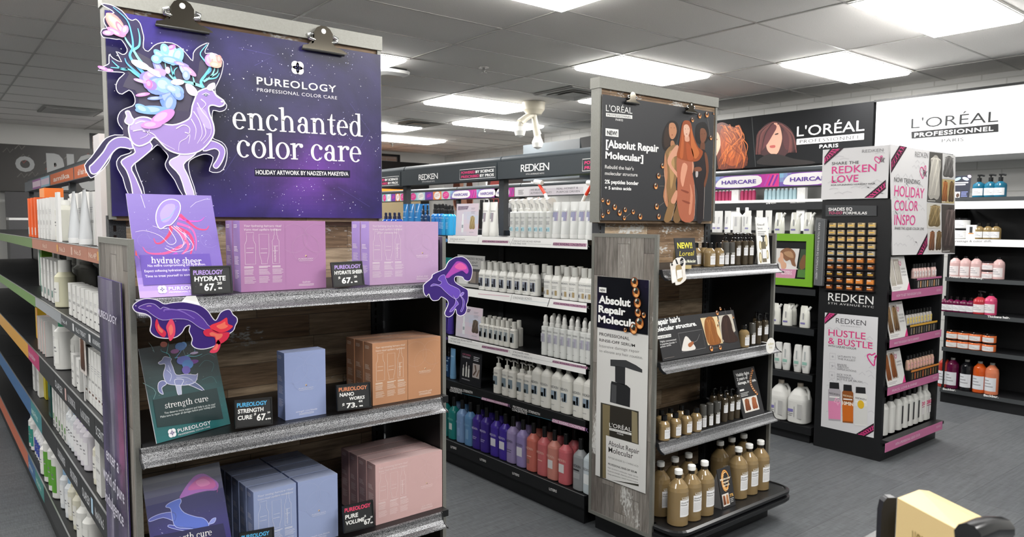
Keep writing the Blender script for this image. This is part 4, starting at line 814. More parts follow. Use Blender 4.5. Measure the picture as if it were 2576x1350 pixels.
SEAL = [(334, 769), (345.5, 758), (365, 750.6), (384, 751.5), (399, 756), (413, 764), (433, 761), (461, 759), (489, 764), (508, 770), (523.6, 782.7), (536, 801), (544, 804.5), (554.7, 786), (570, 778), (579.6, 779.6), (586, 790.5), (595, 798), (597, 807.6), (592, 818), (585.6, 832.6), (565, 845), (557, 857), (536.7, 871), (512, 877.4), (492, 875), (481.7, 865), (483.7, 851), (475.6, 832.6), (478, 818), (466, 822), (457, 836.7), (439, 849), (410, 850), (390, 845), (377.8, 832.6), (380, 816), (380, 803.5), (377, 796), (365, 789), (345.5, 785), (337, 779)]
wobbler('seal_cutout', 'purple seal cut-out hanging from the left end of the top shelf lip', 1.995, SEAL, seal_art, lambda b, F: (b.prism(F, PX(F, [(452, 765), (470, 745), (494, 744), (506, 772), (494, 776), (462, 770)]), -.0045, -.0035, 'f4f4f2'), b.box(.555, .585, 1.999, 2.023, 1.263, 1.2645, 'f0f0ee')))
def horse_art(b, F):
    P = lambda pts: smooth(PX(F, pts, (1080, 580), 3.971), 3)
    def bl(pts, c, h, e='c9b6f0'): q = P(pts); b.poly(F, q, c, h); b.line(F, q+[q[0]], .0013, e, h+.0002)
    bl([(160, 460), (200, 400), (250, 330), (280, 305), (330, 315), (370, 345), (390, 400), (370, 430), (330, 400), (290, 410), (230, 440), (190, 470)], 'b04ab0', .0008, '8a3ab0'); b.poly(F, P([(250, 360), (300, 320), (350, 340), (370, 380), (300, 390)]), 'e060a8', .0011)
    bl([(85, 490), (110, 450), (150, 440), (160, 470), (190, 530), (250, 560), (300, 590), (305, 640), (270, 680), (220, 660), (150, 600), (110, 560), (60, 545), (10, 555), (40, 530), (100, 540), (120, 510)], '6a4ab8', .0009)
    bl([(230, 640), (260, 690), (250, 740), (215, 780), (200, 810), (230, 800), (270, 750), (290, 730), (260, 680)], '7a5ac4', .0010); bl([(300, 640), (330, 690), (330, 750), (310, 800), (325, 805), (345, 750), (345, 690)], '5f3fae', .0010); bl([(305, 650), (325, 615), (345, 620), (330, 645)], '8a70cc', .0011)
HORSE = [(1065.6, 724), (1067, 714.7), (1085.8, 699), (1089, 690), (1107.6, 680.5), (1120, 674), (1129, 657), (1145, 647)]+[(1080+x/3.971, 580+y/3.971) for x, y in [(290, 262), (330, 260), (380, 290), (420, 350), (430, 410), (415, 480), (390, 502), (350, 490), (330, 462), (270, 455), (250, 480), (265, 520), (330, 560), (380, 590), (388, 640), (385, 700), (370, 740), (375, 780), (355, 830), (310, 850), (275, 830), (268, 790), (258, 785), (240, 830), (200, 860), (165, 850), (155, 820), (170, 780), (190, 730), (175, 690), (120, 660), (92, 690), (40, 698), (10, 670), (-5, 630)]]+[(1072, 745), (1066, 735)]
wobbler('reindeer_cutout', 'purple cut-out animal hanging at the right end of the top shelf lip', 2.0, HORSE, horse_art, lambda b, F: b.box(1.33, 1.352, 2.0035, 2.023, 1.262, 1.2635, 'f0f0ee'))
# ---------------------------------------------------------------- tall poster on the side of the left display
SF = FX(.4225, 2.487, .2)
t = thing('side_poster', 'tall narrow purple poster on the side of the wooden left display', 'poster', SF.O); b = MB(t.location)
wv = lambda u, v: .006*(math.sin(v*7)*.5+.5)*math.sin(min(1, u/.3)*pi)**2
pw, ph = .318, 1.135
def sc_(u, v):
    c = mixc('3a3354', '6a6284', .5+.5*math.sin(u*7+v*5)); c = mixc(c, 'a9a9b6', max(0, math.sin(u*9-v*4))**4*.75); return mixc(c, 'b0507c', math.exp(-((u-.8)**2/.02+(v-.62)**2/.02))*.7)  # pale grey bands are glare painted into the sheet colour
grad_panel(b, SF, pw, ph, sc_, 10, 40, .0025, 0, 0, 0, wv)
b.dm = 1
b.fbox(SF, 0, pw, 0, ph, 0, .0022, '4b3f78'); b.rect(SF, pw-.003, 0, pw, ph, 'd9d2e0', .0042)
for t_, v, s_, w_ in (('PUREOLOGY', 1.02, .03, .26), ('enter a', .60, .05, .17), ('world of pure', .53, .05, .29), ('indulgence', .46, .05, .25)):
    if t_ == 'PUREOLOGY': b.text(SF, t_, pw/2, v, s_, 'd8d4e4', .010, 'C', .01, fit=w_)
    else:
        ww = sum(SER.get(q, SER['n'])[1] for q in t_ if q != 'w' and q != 'f' and q != 'i'); b.text(SF, t_, pw/2, v, s_*1.15, 'd8d4e4', .010, 'C', .006, fit=w_)
stars(b, SF, pw, ph, 120, 71, .0095, big=.003); b.build('sheet', ['nebula', 'card'], t)
# ================================================================ amber bottles and prints on the second wooden display
AMB, AMBD, LBL = '86714e', '5a4a32', 'e9e9ea'
def lab(b, R, a0, a1, z0, z1, col, n=10, h=.0006, sy=None):
    """label wrapped on a round bottle of radius R between angles a0..a1 (0 = front)"""
    P = [(R+h)*1.0 for _ in (0,)][0]
    V_ = [(P*sin(a0+(a1-a0)*i/n), -P*cos(a0+(a1-a0)*i/n), z) for z in (z0, z1) for i in range(n+1)]
    b.add(V_, [(i, i+1, n+2+i, n+1+i) for i in range(n)], col, 0, True)
def ltext(b, R, t, a0, z, size, col, h=.0012, fit=None, bold=0, al='L'):
    b.text(None, t, 0, z, size, col, fit=fit, bold=bold, al=al, wrap=lambda x, y: ((R+h)*sin(a0+x/R), -(R+h)*cos(a0+x/R), y))
def amber_label(b, R, z0, z1, half, big):
    lab(b, R, -half, half, z0, z1, LBL); w = 2*half*R
    ltext(b, R, "L'OREAL", -half*.75, z1+.006, .0115 if big else .008, 'efefe8', fit=w*.72); lab(b, R, -half*.75, half*.7, z1+.0025, z1+.0048, 'efefe8', 6, .001)
    ltext(b, R, 'Absolut Repair', -half*.9, z1-(z1-z0)*.2, (z1-z0)*.13, '33332f', fit=w*.86); ltext(b, R, 'Molecular', -half*.9, z1-(z1-z0)*.34, (z1-z0)*.13, '33332f', fit=w*.56)
    for i in range(6): lab(b, R, -half*.9, half*(.8-.3*(i % 3 == 2)), z1-(z1-z0)*(.46+.08*i), z1-(z1-z0)*(.445+.08*i), '9a9a98', 6, .001)
def amber_liter():
    t = thing('amber_bottle', '', 'bottle'); R = .047
    b = MB(); b.lathe([(R-.004, 0), (R, .004), (R, .155), (R-.004, .172), (R-.016, .19), (.018, .205), (.015, .21)], 28, AMB); b.build('body', 'amber', t)
    b = MB(); b.lathe([(.0145, .2095), (.0145, .226)], 18, '241d12'); b.build('neck', 'amber', t)
    b = MB(); b.lathe([(.017, .226), (.0185, .228), (.0185, .246), (.016, .249)], 22, 'ededea'); b.build('cap', 'satin', t)
    b = MB(); amber_label(b, R, .046, .122, .68, True); b.build('label', 'card', t); return t
def shampoo(h=.112, R=.0265, capc='0e0e0f', col=AMB):
    t = thing('shampoo_bottle', '', 'bottle')
    b = MB(); b.lathe([(R-.002, 0), (R, .003), (R, h*.58), (R*.93, h*.67), (R*.6, h*.76), (.0095, h*.79)], 22, col); b.build('body', 'amber', t)
    b = MB(); b.lathe([(.0125, h*.785), (.0132, h*.79), (.0132, h*.985), (.011, h)], 18, capc); b.build('cap', 'gloss', t)
    b = MB(); amber_label(b, R, h*.1, h*.46, .75, False); b.build('label', 'card', t); return t
def serum():
    t = thing('serum_bottle', '', 'bottle'); R = .0165
    b = MB(); b.lathe([(R-.001, 0), (R, .002), (R, .058)], 18, '3a352b'); b.build('body', 'amber', t)
    b = MB(); b.lathe([(R, .058), (R, .110), (R-.0015, .1125)], 18, '4b4a46'); b.build('overcap', 'amber', t)
    b = MB(); amber_label(b, R, .008, .052, 1.0, False); b.build('label', 'card', t); return t
def pump():
    t = thing('pump_bottle', '', 'bottle'); R = .0175
    b = MB(); b.lathe([(R-.001, 0), (R, .003), (R, .112), (R*.8, .117), (.008, .119)], 18, '41382a'); b.build('body', 'amber', t)
    b = MB(); b.lathe([(.0095, .1185), (.0095, .131), (.005, .133), (.0045, .148)], 12, '0d0d0e'); b.tube([(-.006, 0, .150), (.012, 0, .152), (.026, 0, .147)], .0048, '0d0d0e', 8, .003); b.build('pump_head', 'gloss', t)
    b = MB(); amber_label(b, R, .046, .084, 1.0, False); b.build('label', 'card', t); return t
A1, SH, SE, PU = amber_liter(), shampoo(), serum(), pump()
DK = .1555; ZL = (1.2985, .8895, .5305)
YF_, YB_ = 2.045, 2.165
for y, lst, w in ((YF_, [(1707, 1), (1740, 2), (1772.5, 3)], 'front row left of tent sign'), (YB_, [(1662, 1), (1698, 2), (1732, 3)], 'rear row left of tent sign'), (2.07, [(1858, 1), (1885, 2), (1913.5, 3)], 'front row right of tent sign'), (2.19, [(1812, 1), (1841, 2), (1871, 3)], 'rear row right of tent sign')):
    for px, k in lst: place(A1, (XA(px, y, DK+.235), y, DK), 0, f'large white-capped amber bottle, {ORD[k-1]} from left, {w}', 'large amber bottles on the base tray')
def rowL(pr, y, z, zt, lst, what, where, grp):
    for i, px in enumerate(lst): place(pr, (XA(px, y, z+zt), y, z), 0, f'{what}, {ORD[i]} from left {where}', grp)
B_, G_ = 'squat amber bottle with black cap', 'squat amber bottles with black caps'
rowL(SH, 2.105, ZL[2], .1, [1671, 1699.5, 1727, 1751.5], B_, 'in front on lowest shelf', G_); rowL(SH, 2.175, ZL[2], .1, [1664, 1687, 1714], B_, 'in back on lowest shelf', G_)
rowL(SE, 2.115, ZL[2], .1, [1769, 1786, 1803], 'slim dark bottle with clear overcap', 'on the lowest shelf', 'slim overcap bottles'); rowL(PU, 2.125, ZL[2], .12, [1822.5, 1838.5, 1854], 'tall dark pump bottle', 'in front on the lowest shelf', 'tall dark pump bottles'); rowL(PU, 2.185, ZL[2], .12, [1795, 1812, 1829], 'tall dark pump bottle', 'behind on the lowest shelf', 'tall dark pump bottles')
rowL(SH, 2.11, ZL[1], .1, [1872], B_, 'beside the wide dark card', G_); rowL(SE, 2.12, ZL[1], .1, [1892.5], 'slim dark clear-capped bottle', 'beside the wide dark card', 'slim overcap bottles'); rowL(PU, 2.12, ZL[1], .12, [1907.5, 1924.5], 'tall dark pump bottle', 'at the right end of the middle shelf', 'tall dark pump bottles'); rowL(PU, 2.185, ZL[1], .12, [1902], 'tall dark pump bottle', 'behind on the middle shelf', 'tall dark pump bottles')
rowL(SH, 2.11, ZL[0], .1, [1785.5, 1808], B_, 'in front on the top shelf', G_); rowL(SH, 2.175, ZL[0], .1, [1708, 1750, 1772], B_, 'behind on the top shelf', G_)
rowL(SE, 2.12, ZL[0], .1, [1825.5, 1840], 'slim dark bottle with clear overcap', 'on the top shelf', 'slim overcap bottles'); rowL(PU, 2.125, ZL[0], .12, [1854.5, 1873, 1887.5], 'tall dark pump bottle', 'in front on the top shelf', 'tall dark pump bottles'); rowL(PU, 2.185, ZL[0], .12, [1824, 1846, 1862], 'tall dark pump bottle', 'behind on the top shelf', 'tall dark pump bottles')
# ---------------------------------------------------------------- flat prints
def ball(b, F, u, v, r, h=.0009, stretch=1.25):
    b.ell(F, u, v, r, r*stretch, '7a3f1c', h, 16); b.ell(F, u+r*.1, v-r*.15, r*.82, r*stretch*.78, 'c47a3c', h+.0002, 14); b.ell(F, u-r*.05, v+r*.35, r*.62, r*.55, '2a5a5c', h+.0004, 12); b.ell(F, u+r*.1, v+r*.1, r*.4, r*.42, '3a1f12', h+.0006, 10); b.ell(F, u+r*.1, v-r*.6, r*.55, r*.3, 'efb070', h+.0006, 12); b.ell(F, u-r*.35, v+r*.55, r*.2, r*.35, 'f0e6d6', h+.0008, 8, -.5)
def loreal(b, F, P0, P1, top, col, inv, h=.0012, paris=True):
    """brand block: name from pixel P0 to P1, bar below"""
    T(b, F, "L'OR\u00c9AL", P0, P1, top, col, h, .0)
    a = uv(F, *P0); c = uv(F, *P1); hh = (uv(F, P0[0], top)[1]-a[1]); ang = math.atan2(c[1]-a[1], c[0]-a[0]); L = ((c[0]-a[0])**2+(c[1]-a[1])**2)**.5
    R_ = lambda x, y: (a[0]+x*cos(ang)-y*sin(ang), a[1]+x*sin(ang)+y*cos(ang))
    b.poly(F, [R_(0, -hh*.25), R_(L, -hh*.25), R_(L, -hh*.8), R_(0, -hh*.8)][::-1], col, h)
    b.text(F, 'PROFESSIONNEL', 0, 0, hh*.46, inv, fit=L*.9, sp=1.2, bold=.01, wrap=lambda x, y: F(*R_(x+L*.05, y-hh*.69), h+.0004))
    if paris: b.text(F, 'PARIS', 0, 0, hh*.46, col, fit=L*.28, sp=1.1, bold=.01, wrap=lambda x, y: F(*R_(x+L*.36, y-hh*1.3), h))
LF = FY(2.502, BY-.060, 1.513)
a = LF.O; c1 = on(1796.5, 282, 1, LF.O.y); LW, LH = c1.x-a.x, on(1511, 236, 1, a.y).z-a.z
t = thing('hanging_banner', 'black banner with three women clipped to the second wooden display', 'banner', a); b = MB(a); b.fbox(LF, 0, LW, 0, LH, -.001, 0, '333437', cols={'u': 'e6e6e2'}); b.build('sheet', 'satin', t)
b = MB(a); z7 = lambda pts, n=3: smooth(PX(LF, pts, (1480, 180), 3.376), n)
q7 = lambda x, y: (1480+x/3.376, 180+y/3.376)
loreal(b, LF, q7(148, 335), q7(372, 358), q7(148, 278)[1], 'efefec', '333437')
b.poly(LF, PX(LF, [(145, 480), (255, 492), (255, 556), (145, 545)], (1480, 180), 3.376), 'efefec', .0008); T(b, LF, 'NEW!', q7(158, 535), q7(243, 543), q7(158, 498)[1], '2c2c2e', .0012, .03)
T(b, LF, '[Absolut Repair', q7(147, 642), q7(597, 682), q7(147, 575)[1], 'f2f2f0', .0012, .035); T(b, LF, 'Molecular]', q7(143, 735), q7(465, 765), q7(143, 675)[1], 'f2f2f0', .0012, .035)
T(b, LF, "Rebuild the hair's", q7(140, 822), q7(383, 838), q7(140, 790)[1], 'e9e9e6', .0012, .008); T(b, LF, 'molecular structure', q7(140, 876), q7(416, 890), q7(140, 845)[1], 'e9e9e6', .0012, .008)
T(b, LF, '2% peptides bonder', q7(138, 948), q7(425, 963), q7(138, 915)[1], 'f2f2f0', .0012, .03); T(b, LF, '+ 5 amino acids', q7(138, 998), q7(363, 1008), q7(138, 970)[1], 'f2f2f0', .0012, .03)
b.build('lettering', 'card', t); b = MB(a)
def fig(parts):
    for pts, c, h in parts: b.poly(LF, z7(pts), c, h)
fig([([(690, 420), (750, 430), (770, 500), (750, 590), (720, 640), (650, 670), (625, 600), (640, 500)], '1d1512', .0006), ([(665, 470), (640, 560), (650, 640), (690, 620), (690, 520)], '35251c', .0007), ([(700, 590), (725, 590), (735, 640), (700, 640)], 'b07a56', .0008), ([(690, 440), (730, 440), (750, 500), (735, 555), (710, 575), (690, 550), (683, 490)], 'bd8460', .0009),
     ([(655, 680), (700, 630), (760, 640), (760, 850), (740, 950), (755, 1100), (700, 1262), (640, 1262), (680, 1100), (645, 980), (665, 850), (650, 740)], '8a6a44', .0010), ([(680, 700), (720, 680), (730, 850), (700, 1000), (690, 850)], 'b08c5c', .0011), ([(650, 690), (640, 850), (650, 950), (635, 1060), (665, 1150), (675, 1100), (660, 980), (672, 860)], 'b87f5c', .0012), ([(750, 1050), (720, 1262), (780, 1262), (770, 1080)], '7a5c3a', .0010),
     ([(930, 440), (990, 430), (1020, 500), (1010, 590), (960, 620), (915, 590), (910, 490)], '14100f', .0006), ([(950, 490), (985, 485), (1005, 530), (995, 580), (972, 605), (950, 580)], '7a4c34', .0009), ([(955, 600), (985, 600), (985, 670), (950, 670)], '6a4029', .0008), ([(900, 830), (935, 690), (960, 660), (1000, 690), (995, 850), (980, 980), (970, 1262), (920, 1262), (930, 1050), (905, 930)], '231c1f', .0010), ([(985, 690), (1010, 720), (1020, 850), (990, 980), (980, 950), (1000, 850)], '74452e', .0011), ([(900, 815), (950, 810), (960, 840), (905, 850)], '7c4c36', .0012), ([(910, 850), (930, 850), (928, 890), (912, 895)], 'b9b2b0', .0013),
     ([(755, 620), (690, 700), (672, 780), (740, 880), (755, 900), (770, 880), (705, 790), (720, 730), (770, 700)], 'd39a7e', .0013), ([(880, 740), (895, 800), (885, 860), (870, 850), (872, 780)], 'cf9478', .0013), ([(755, 700), (870, 700), (880, 850), (900, 960), (905, 1100), (890, 1262), (790, 1262), (750, 1100), (755, 950)], 'ad6349', .0014), ([(800, 780), (840, 800), (820, 900), (800, 980), (780, 900)], 'd99a7e', .0015), ([(860, 950), (885, 1050), (870, 1200), (850, 1200), (865, 1050)], 'cf8a6c', .0015), ([(790, 1000), (850, 1020), (840, 1034), (790, 1012)], '8a4430', .0016), ([(800, 1090), (860, 1110), (850, 1124), (800, 1102)], '8a4430', .0016), ([(700, 1090), (740, 1010), (755, 1030), (740, 1110), (710, 1120)], 'cf9478', .0015),
     ([(800, 430), (840, 415), (870, 440), (890, 540), (930, 640), (972, 680), (940, 750), (880, 765), (800, 750), (750, 720), (765, 640), (780, 540)], '9a4a22', .0017), ([(808, 460), (840, 450), (860, 490), (850, 540), (830, 560), (810, 530)], 'e0b49c', .0019), ([(818, 545), (850, 545), (855, 590), (820, 590)], 'd9a288', .0018), ([(870, 480), (900, 600), (940, 690), (900, 740), (870, 640)], 'c06a36', .0020), ([(800, 480), (785, 600), (775, 720), (800, 730), (808, 600)], 'b85f30', .0020), ([(830, 600), (880, 660), (890, 740), (840, 745)], 'ad5228', .0020)])
for x, y, c in ((700, 478, '3a2218'), (728, 478, '3a2218'), (822, 487, '4a3a30'), (845, 487, '4a3a30'), (962, 530, '1a100c'), (985, 528, '1a100c')): b.ell(LF, *uv(LF, *q7(x, y)), .0028, .0016, c, .0022, 8)
for x, y in ((710, 538), (832, 530), (972, 572)): b.ell(LF, *uv(LF, *q7(x, y)), .005, .0022, '8a3f34', .0022, 8)
for pts in ([(640, 830), (655, 1000), (650, 1100)], [(895, 960), (905, 1100), (895, 1250)], [(985, 980), (975, 1250)], [(700, 1262), (745, 1110)]): b.line(LF, PX(LF, pts, (1480, 180), 3.376), .0016, 'd9c8ba', .0023)
b.build('three_women_picture', 'satin', t); b = MB(a)
for x, y, r in ((882, 410, 22), (943, 375, 26), (1005, 365, 28), (1062, 355, 12), (1038, 562, 22), (628, 800, 24), (594, 885, 27), (570, 972, 28), (578, 1145, 28), (596, 1230, 26), (108, 1090, 18), (165, 1108, 25), (222, 1150, 26), (120, 1222, 20), (167, 1190, 20), (263, 1198, 26), (310, 1172, 22), (378, 1190, 22), (438, 1230, 27), (302, 1248, 20)):
    u, v = uv(LF, *q7(x, y)); ball(b, LF, max(.01, u), max(.012, v), r*.00055, .0026, 1.05)
for p in ([(640, 885), (600, 885)], [(640, 972), (600, 972)], [(1010, 400), (1030, 540)], [(108, 1110), (118, 1200)], [(310, 1240), (360, 1200)], [(600, 1140), (640, 1110)]): b.line(LF, PX(LF, p, (1480, 180), 3.376), .0016, '8a8078', .0022)
b.build('golden_beads', 'satin', t)
for px, py, l in ((1590, 259, 'left bulldog clip holding the black banner'), (1737, 283, 'right bulldog clip holding the black banner')):
    p = on(px, py, 1, BY-.07); clip_(LF, .75, (p.x, BY-.0635, p.z), l, 'bulldog clips on the black banner')
# tall paper poster on the display's side
SP = FX(2.5035, 2.49, .2); q5 = lambda x, y: (1470+x/3.75, 560+y/3.75); q6 = lambda x, y: (1470+x/2.756, 860+y/2.756)
co = [uv(SP, *p) for p in ((1498, 1194), (1624, 1237), (1629.5, 704), (1502, 693))]
u0, v0 = co[0]; u1 = co[1][0]; v1 = co[2][1]; vm = uv(SP, 1499, 821)[1]
t = thing('side_poster', 'tall black and white pump bottle poster on the side of the second wooden display', 'poster', SP(u0, v0)); a = t.location; b = MB(a)
b.fbox(SP, u0, u1, v0, v1, 0, .001, 'd6d6d3'); wv2 = lambda u, v: .004*math.sin(u*14+v*9)*min(1, v/.05)*max(0, 1-abs(u/(u1-u0)-.5)*2)
b.build('sheet', 'card', t); b = MB(a)
grad_panel(b, SP, u1-u0, v1-vm, lambda u, v: mixc('17181d', '2a2440', max(0, math.sin(u*5+v*3))*.5), 14, 14, .0055, 0, u0, vm, wv2); b.build('black_half', 'gloss', t); b = MB(a)
b.poly(SP, [uv(SP, *q5(x, y)) for x, y in ((153, 605), (222, 612), (222, 660), (153, 652))], 'efefec', .0102); T(b, SP, 'NEW', q5(163, 642), q5(212, 648), q5(163, 620)[1], '222224', .0106, .03)
for s_, p0, p1, tp in (('Absolut', (150, 752), (450, 790), 680), ('Repair', (148, 838), (402, 872), 772), ('Molecular', (145, 932), (545, 990), 865)): T(b, SP, s_, q5(*p0), q5(*p1), q5(0, tp)[1], 'f2f2f0', .0104, .04)
for s_, p0, p1, tp, c, bo in (('PROFESSIONAL', (143, 1060), (428, 1108), 1030, '3a3a3a', .008), ('RINSE-OFF SERUM', (143, 1115), (480, 1172), 1088, '3a3a3a', .008), ('Intensive damage repair', (143, 1170), (522, 1228), 1142, '8a8a88', 0), ('to elevate any hair routine.', (143, 1215), (552, 1285), 1188, '8a8a88', 0)): T(b, SP, s_, q5(*p0), q5(*p1), q5(0, tp)[1], c, .0016, bo)
z6 = lambda pts: PX(SP, pts, (1470, 860), 2.756)
for pts, c, h in (([(115, 418), (378, 480), (378, 1000), (110, 935)], '3d3b33', .0014), ([(128, 428), (180, 440), (178, 952), (128, 938)], '7a6f52', .0016), ([(330, 475), (368, 490), (372, 705), (330, 690)], '8a8064', .0016), ([(180, 440), (330, 475), (330, 690), (175, 650)], '2f2c26', .0017), ([(182, 120), (290, 125), (360, 160), (403, 190), (403, 213), (345, 195), (285, 175), (182, 165)], '3a3b3d', .0016), ([(215, 165), (285, 175), (283, 300), (215, 275)], '2e2f31', .0016), ([(185, 290), (190, 270), (295, 298), (320, 320), (317, 452), (180, 415)], '262729', .0016), ([(190, 290), (225, 300), (222, 425), (186, 412)], '4a4b4d', .0018), ([(152, 645), (383, 712), (380, 985), (152, 948)], 'd9d9d6', .0019)): b.poly(SP, z6(pts), c, h)
loreal(b, SP, q6(175, 585), q6(328, 622), q6(175, 556)[1], 'efefec', '2f2c26', .0022)
T(b, SP, 'Absolut Repair', q6(170, 712), q6(382, 778), q6(170, 676)[1], '333331', .0022, .004); T(b, SP, 'Molecular', q6(170, 760), q6(340, 808), q6(170, 722)[1], '333331', .0022, .004)
T(b, SP, 'PEPTIDES BONDER 2% + 5 AMINO ACID', q6(168, 803), q6(377, 868), q6(168, 790)[1], '7a7a78', .0022); T(b, SP, 'PROFESSIONAL RINSE-OFF SERUM', q6(167, 848), q6(365, 910), q6(167, 834)[1], '4a4a48', .0022, .02)
for i, s_ in enumerate(('Hair structure molecular repair serum', 'Restores strength, elasticity and movement', 'Deep penetration, instant transformation')): T(b, SP, s_, q6(165, 872+i*22), q6(375, 940+i*19), q6(165, 861+i*22)[1], '6a6a68', .0022)
b.build('printed_text', 'card', t); b = MB(a)
for x, y, r in ((487, 562, 36), (502, 655, 36), (515, 755, 34), (520, 845, 30), (535, 945, 40), (478, 1000, 36), (575, 870, 20), (400, 1010, 16)): u, v = uv(SP, *q5(x, y)); ball(b, SP, min(u, u1-.012), v, r*.00062, .0106, 1.1)
b.build('golden_beads', 'satin', t)
# cards standing on the shelves
def card4(name, l, BL, BR, TL, z, yb, lean, draw, th=.004, edge='3a3a3c', cat='sign', base='2d2d2f', rot=0):
    """standing card: bottom corners by pixel on the shelf (height z); top leans back"""
    a = on(*BL, 1, yb); a.z = z+.001; d = (on(BR[0], BR[1], 1, yb+rot)-on(*BL, 1, yb)); d.z = 0; w = d.length; U = d.normalized()
    N = Vector((-U.y, U.x, 0)); tp = onp(TL[0], TL[1], a+N*lean, N); V = tp-a; V = V-U*V.dot(U); h = V.length
    t = thing(name, l, cat, a); F = Frame(a, U, V); b = MB(a); b.fbox(F, 0, w, 0, h, -th, 0, base, cols={'u': edge, 'U': edge, 'V': edge}); b.build('board', 'satin', t)
    b = MB(a); draw(b, F, w, h); b.build('print', 'card', t)
    b = MB(a); m_ = F(w*.5, h*.6, -th); e_ = N*max(.02, lean*.4+.02); b.prism(Frame(m_-U*.012, U, V), [(0, 0), (.024, 0), (.024, -.004), (0, -.004)], -.001, 0, base); b.add([m_-U*.012, m_+U*.012, Vector((m_.x, m_.y, a.z))+U*.012+e_, Vector((m_.x, m_.y, a.z))-U*.012+e_], [(0, 1, 2, 3), (3, 2, 1, 0)], base); b.build('easel_leg', 'satin', t); return t, F
def hair_back(b, F, u, v, w, h, dark, light, seed=1, hh=.0008):
    """picture of long hair seen from behind"""
    r = random.Random(seed); P = [(u+w*x, v+h*y) for x, y in ((.5, 1), (.72, .95), (.86, .75), (.92, .4), (.98, .1), (.75, .0), (.5, .04), (.25, 0), (.02, .1), (.08, .4), (.14, .75), (.28, .95))]
    b.poly(F, smooth(P, 2), dark, hh)
    for i in range(14):
        x = .12+.76*i/13; q = [(u+w*(.5+(x-.5)*.5), v+h*.93)]+[(u+w*(x+.05*math.sin(k*1.4+i)), v+h*(.9-.8*k/6)) for k in range(7)]
        b.line(F, q, w*.035*(1+r.random()), mixc(dark, light, .3+.7*r.random()), hh+.0002+i*.00001, w*.01)
def wide_card(b, F, w, h):
    P = lambda x, y: uv(F, *q5(x, y)); c = lambda pts: [P(*p) for p in pts]
    T(b, F, "Repair hair's", q5(668, 968), q5(905, 930), q5(700, 912)[1], 'f2f2f0', .001, .035); T(b, F, 'molecular structure.', q5(640, 1035), q5(1058, 968), q5(640, 990)[1], 'f2f2f0', .001, .035)
    b.poly(F, c([(690, 1068), (815, 1048), (818, 1076), (692, 1098)]), 'e6e6e4', .001); T(b, F, 'THE LATEST TECH', q5(694, 1092), q5(812, 1071), q5(694, 1076)[1], '333333', .0014, .02)
    for i, s_ in enumerate(('Highly concentrated', 'in peptides bonder +', 'amino acids.')): T(b, F, s_, q5(715, 1130+i*25), q5(715+(150, 155, 105)[i], 1107+i*25), q5(715, 1113+i*25)[1], 'e0e0de', .001, .01)
    b.line(F, c([(883, 1043), (1108, 1005), (1142, 1180), (922, 1220), (883, 1043)]), .0014, '8a8a8a', .001)
    b.poly(F, smooth(c([(945, 1080), (970, 1075), (1000, 1110), (1040, 1160), (1040, 1195), (930, 1210), (920, 1180)]), 3), 'd6d2cc', .001); b.poly(F, smooth(c([(980, 1140), (1020, 1118), (1028, 1140), (1000, 1172), (980, 1165)]), 3), 'a0603c', .0014); b.line(F, smooth(c([(1020, 1128), (1060, 1110), (1085, 1050)]), 4, False), .0012, '9a9a9a', .0012)
    b.poly(F, c([(1092, 900), (1250, 882), (1308, 1135), (1165, 1155)]), 'd9c49a', .001); b.poly(F, c([(1262, 878), (1388, 860), (1425, 1020), (1300, 1130)]), 'c2bcae', .001)
    for q, dk, lt in ((((1150, 895), (1205, 890), (1235, 960), (1250, 1040), (1290, 1130), (1180, 1150), (1140, 1050), (1130, 950)), '8a5426', 'd99a54'), (((1310, 880), (1350, 872), (1380, 930), (1400, 1020), (1450, 1110), (1320, 1125), (1290, 1000), (1295, 920)), '33221c', '5a3f34')):
        b.poly(F, smooth(c(q), 3), dk, .0014)
        for k in range(9): x0, x1 = q[0][0]+8*k-10, q[6][0]+14*k+10; b.line(F, smooth(c([(x0, q[0][1]+20), ((x0+x1)/2+12*math.sin(k), 1000), (x1, 1130)]), 4, False), .0022, mixc(dk, lt, (k % 3)/2), .0016+k*.00002, .0008)
    for x, y, r in ((1250, 850, 22), (1280, 810, 16), (1195, 1185, 26), (1278, 1175, 22), (1260, 920, 12), (1258, 970, 12), (1400, 890, 14)): ball(b, F, *P(x, y), r*.0005, .002, 1.15)
    b.line(F, c([(1210, 1182), (1270, 1178)]), .001, '8a8078', .0018)
    for q in ([(1320, 810), (1335, 860)], [(1375, 800), (1400, 880)], [(752, 1280), (848, 1262)]): b.line(F, c(q), .001, '9a9088', .0012)
card4('display_card', 'wide dark leaning card with two hair pictures on the middle shelf', (1668, 909), (1864, 871), (1643, 803), ZL[1], 2.10, .05, wide_card)
def vis(b, F, w, h):
    for i, (s_, k) in enumerate((('Visibly fight', .62), ('2 years of', .5), ('damage, in 1 use.', .86))): b.text(F, s_, w*.08, h*(.86-.085*i), h*.085, 'f2f2f0', .001, bold=.03, fit=w*k)
    b.rect(F, w*.1, h*.55, w*.3, h*.585, 'e6e6e4', .001); b.bars(F, w*.1, h*.51, w*.4, 3, h*.03, h*.013, 'bdbdbb', .001)
    b.rect(F, w*.12, h*.1, w*.8, h*.4, 'd9d4cc', .001); hair_back(b, F, w*.17, h*.13, w*.26, h*.25, '6a3a24', 'b06a44', 3, .0014); hair_back(b, F, w*.5, h*.13, w*.26, h*.25, '8a4a2c', 'c98258', 4, .0014)
    for k in range(12): ball(b, F, w*(.88-.22*math.sin(k*.27)), h*(.93-.045*k), w*.045, .001)
card4('display_card', 'small dark card lettered in white about damage on the lowest shelf', (1871, 1041), (1923.6, 1028.7), (1855.7, 929), ZL[2], 2.09, .07, vis)
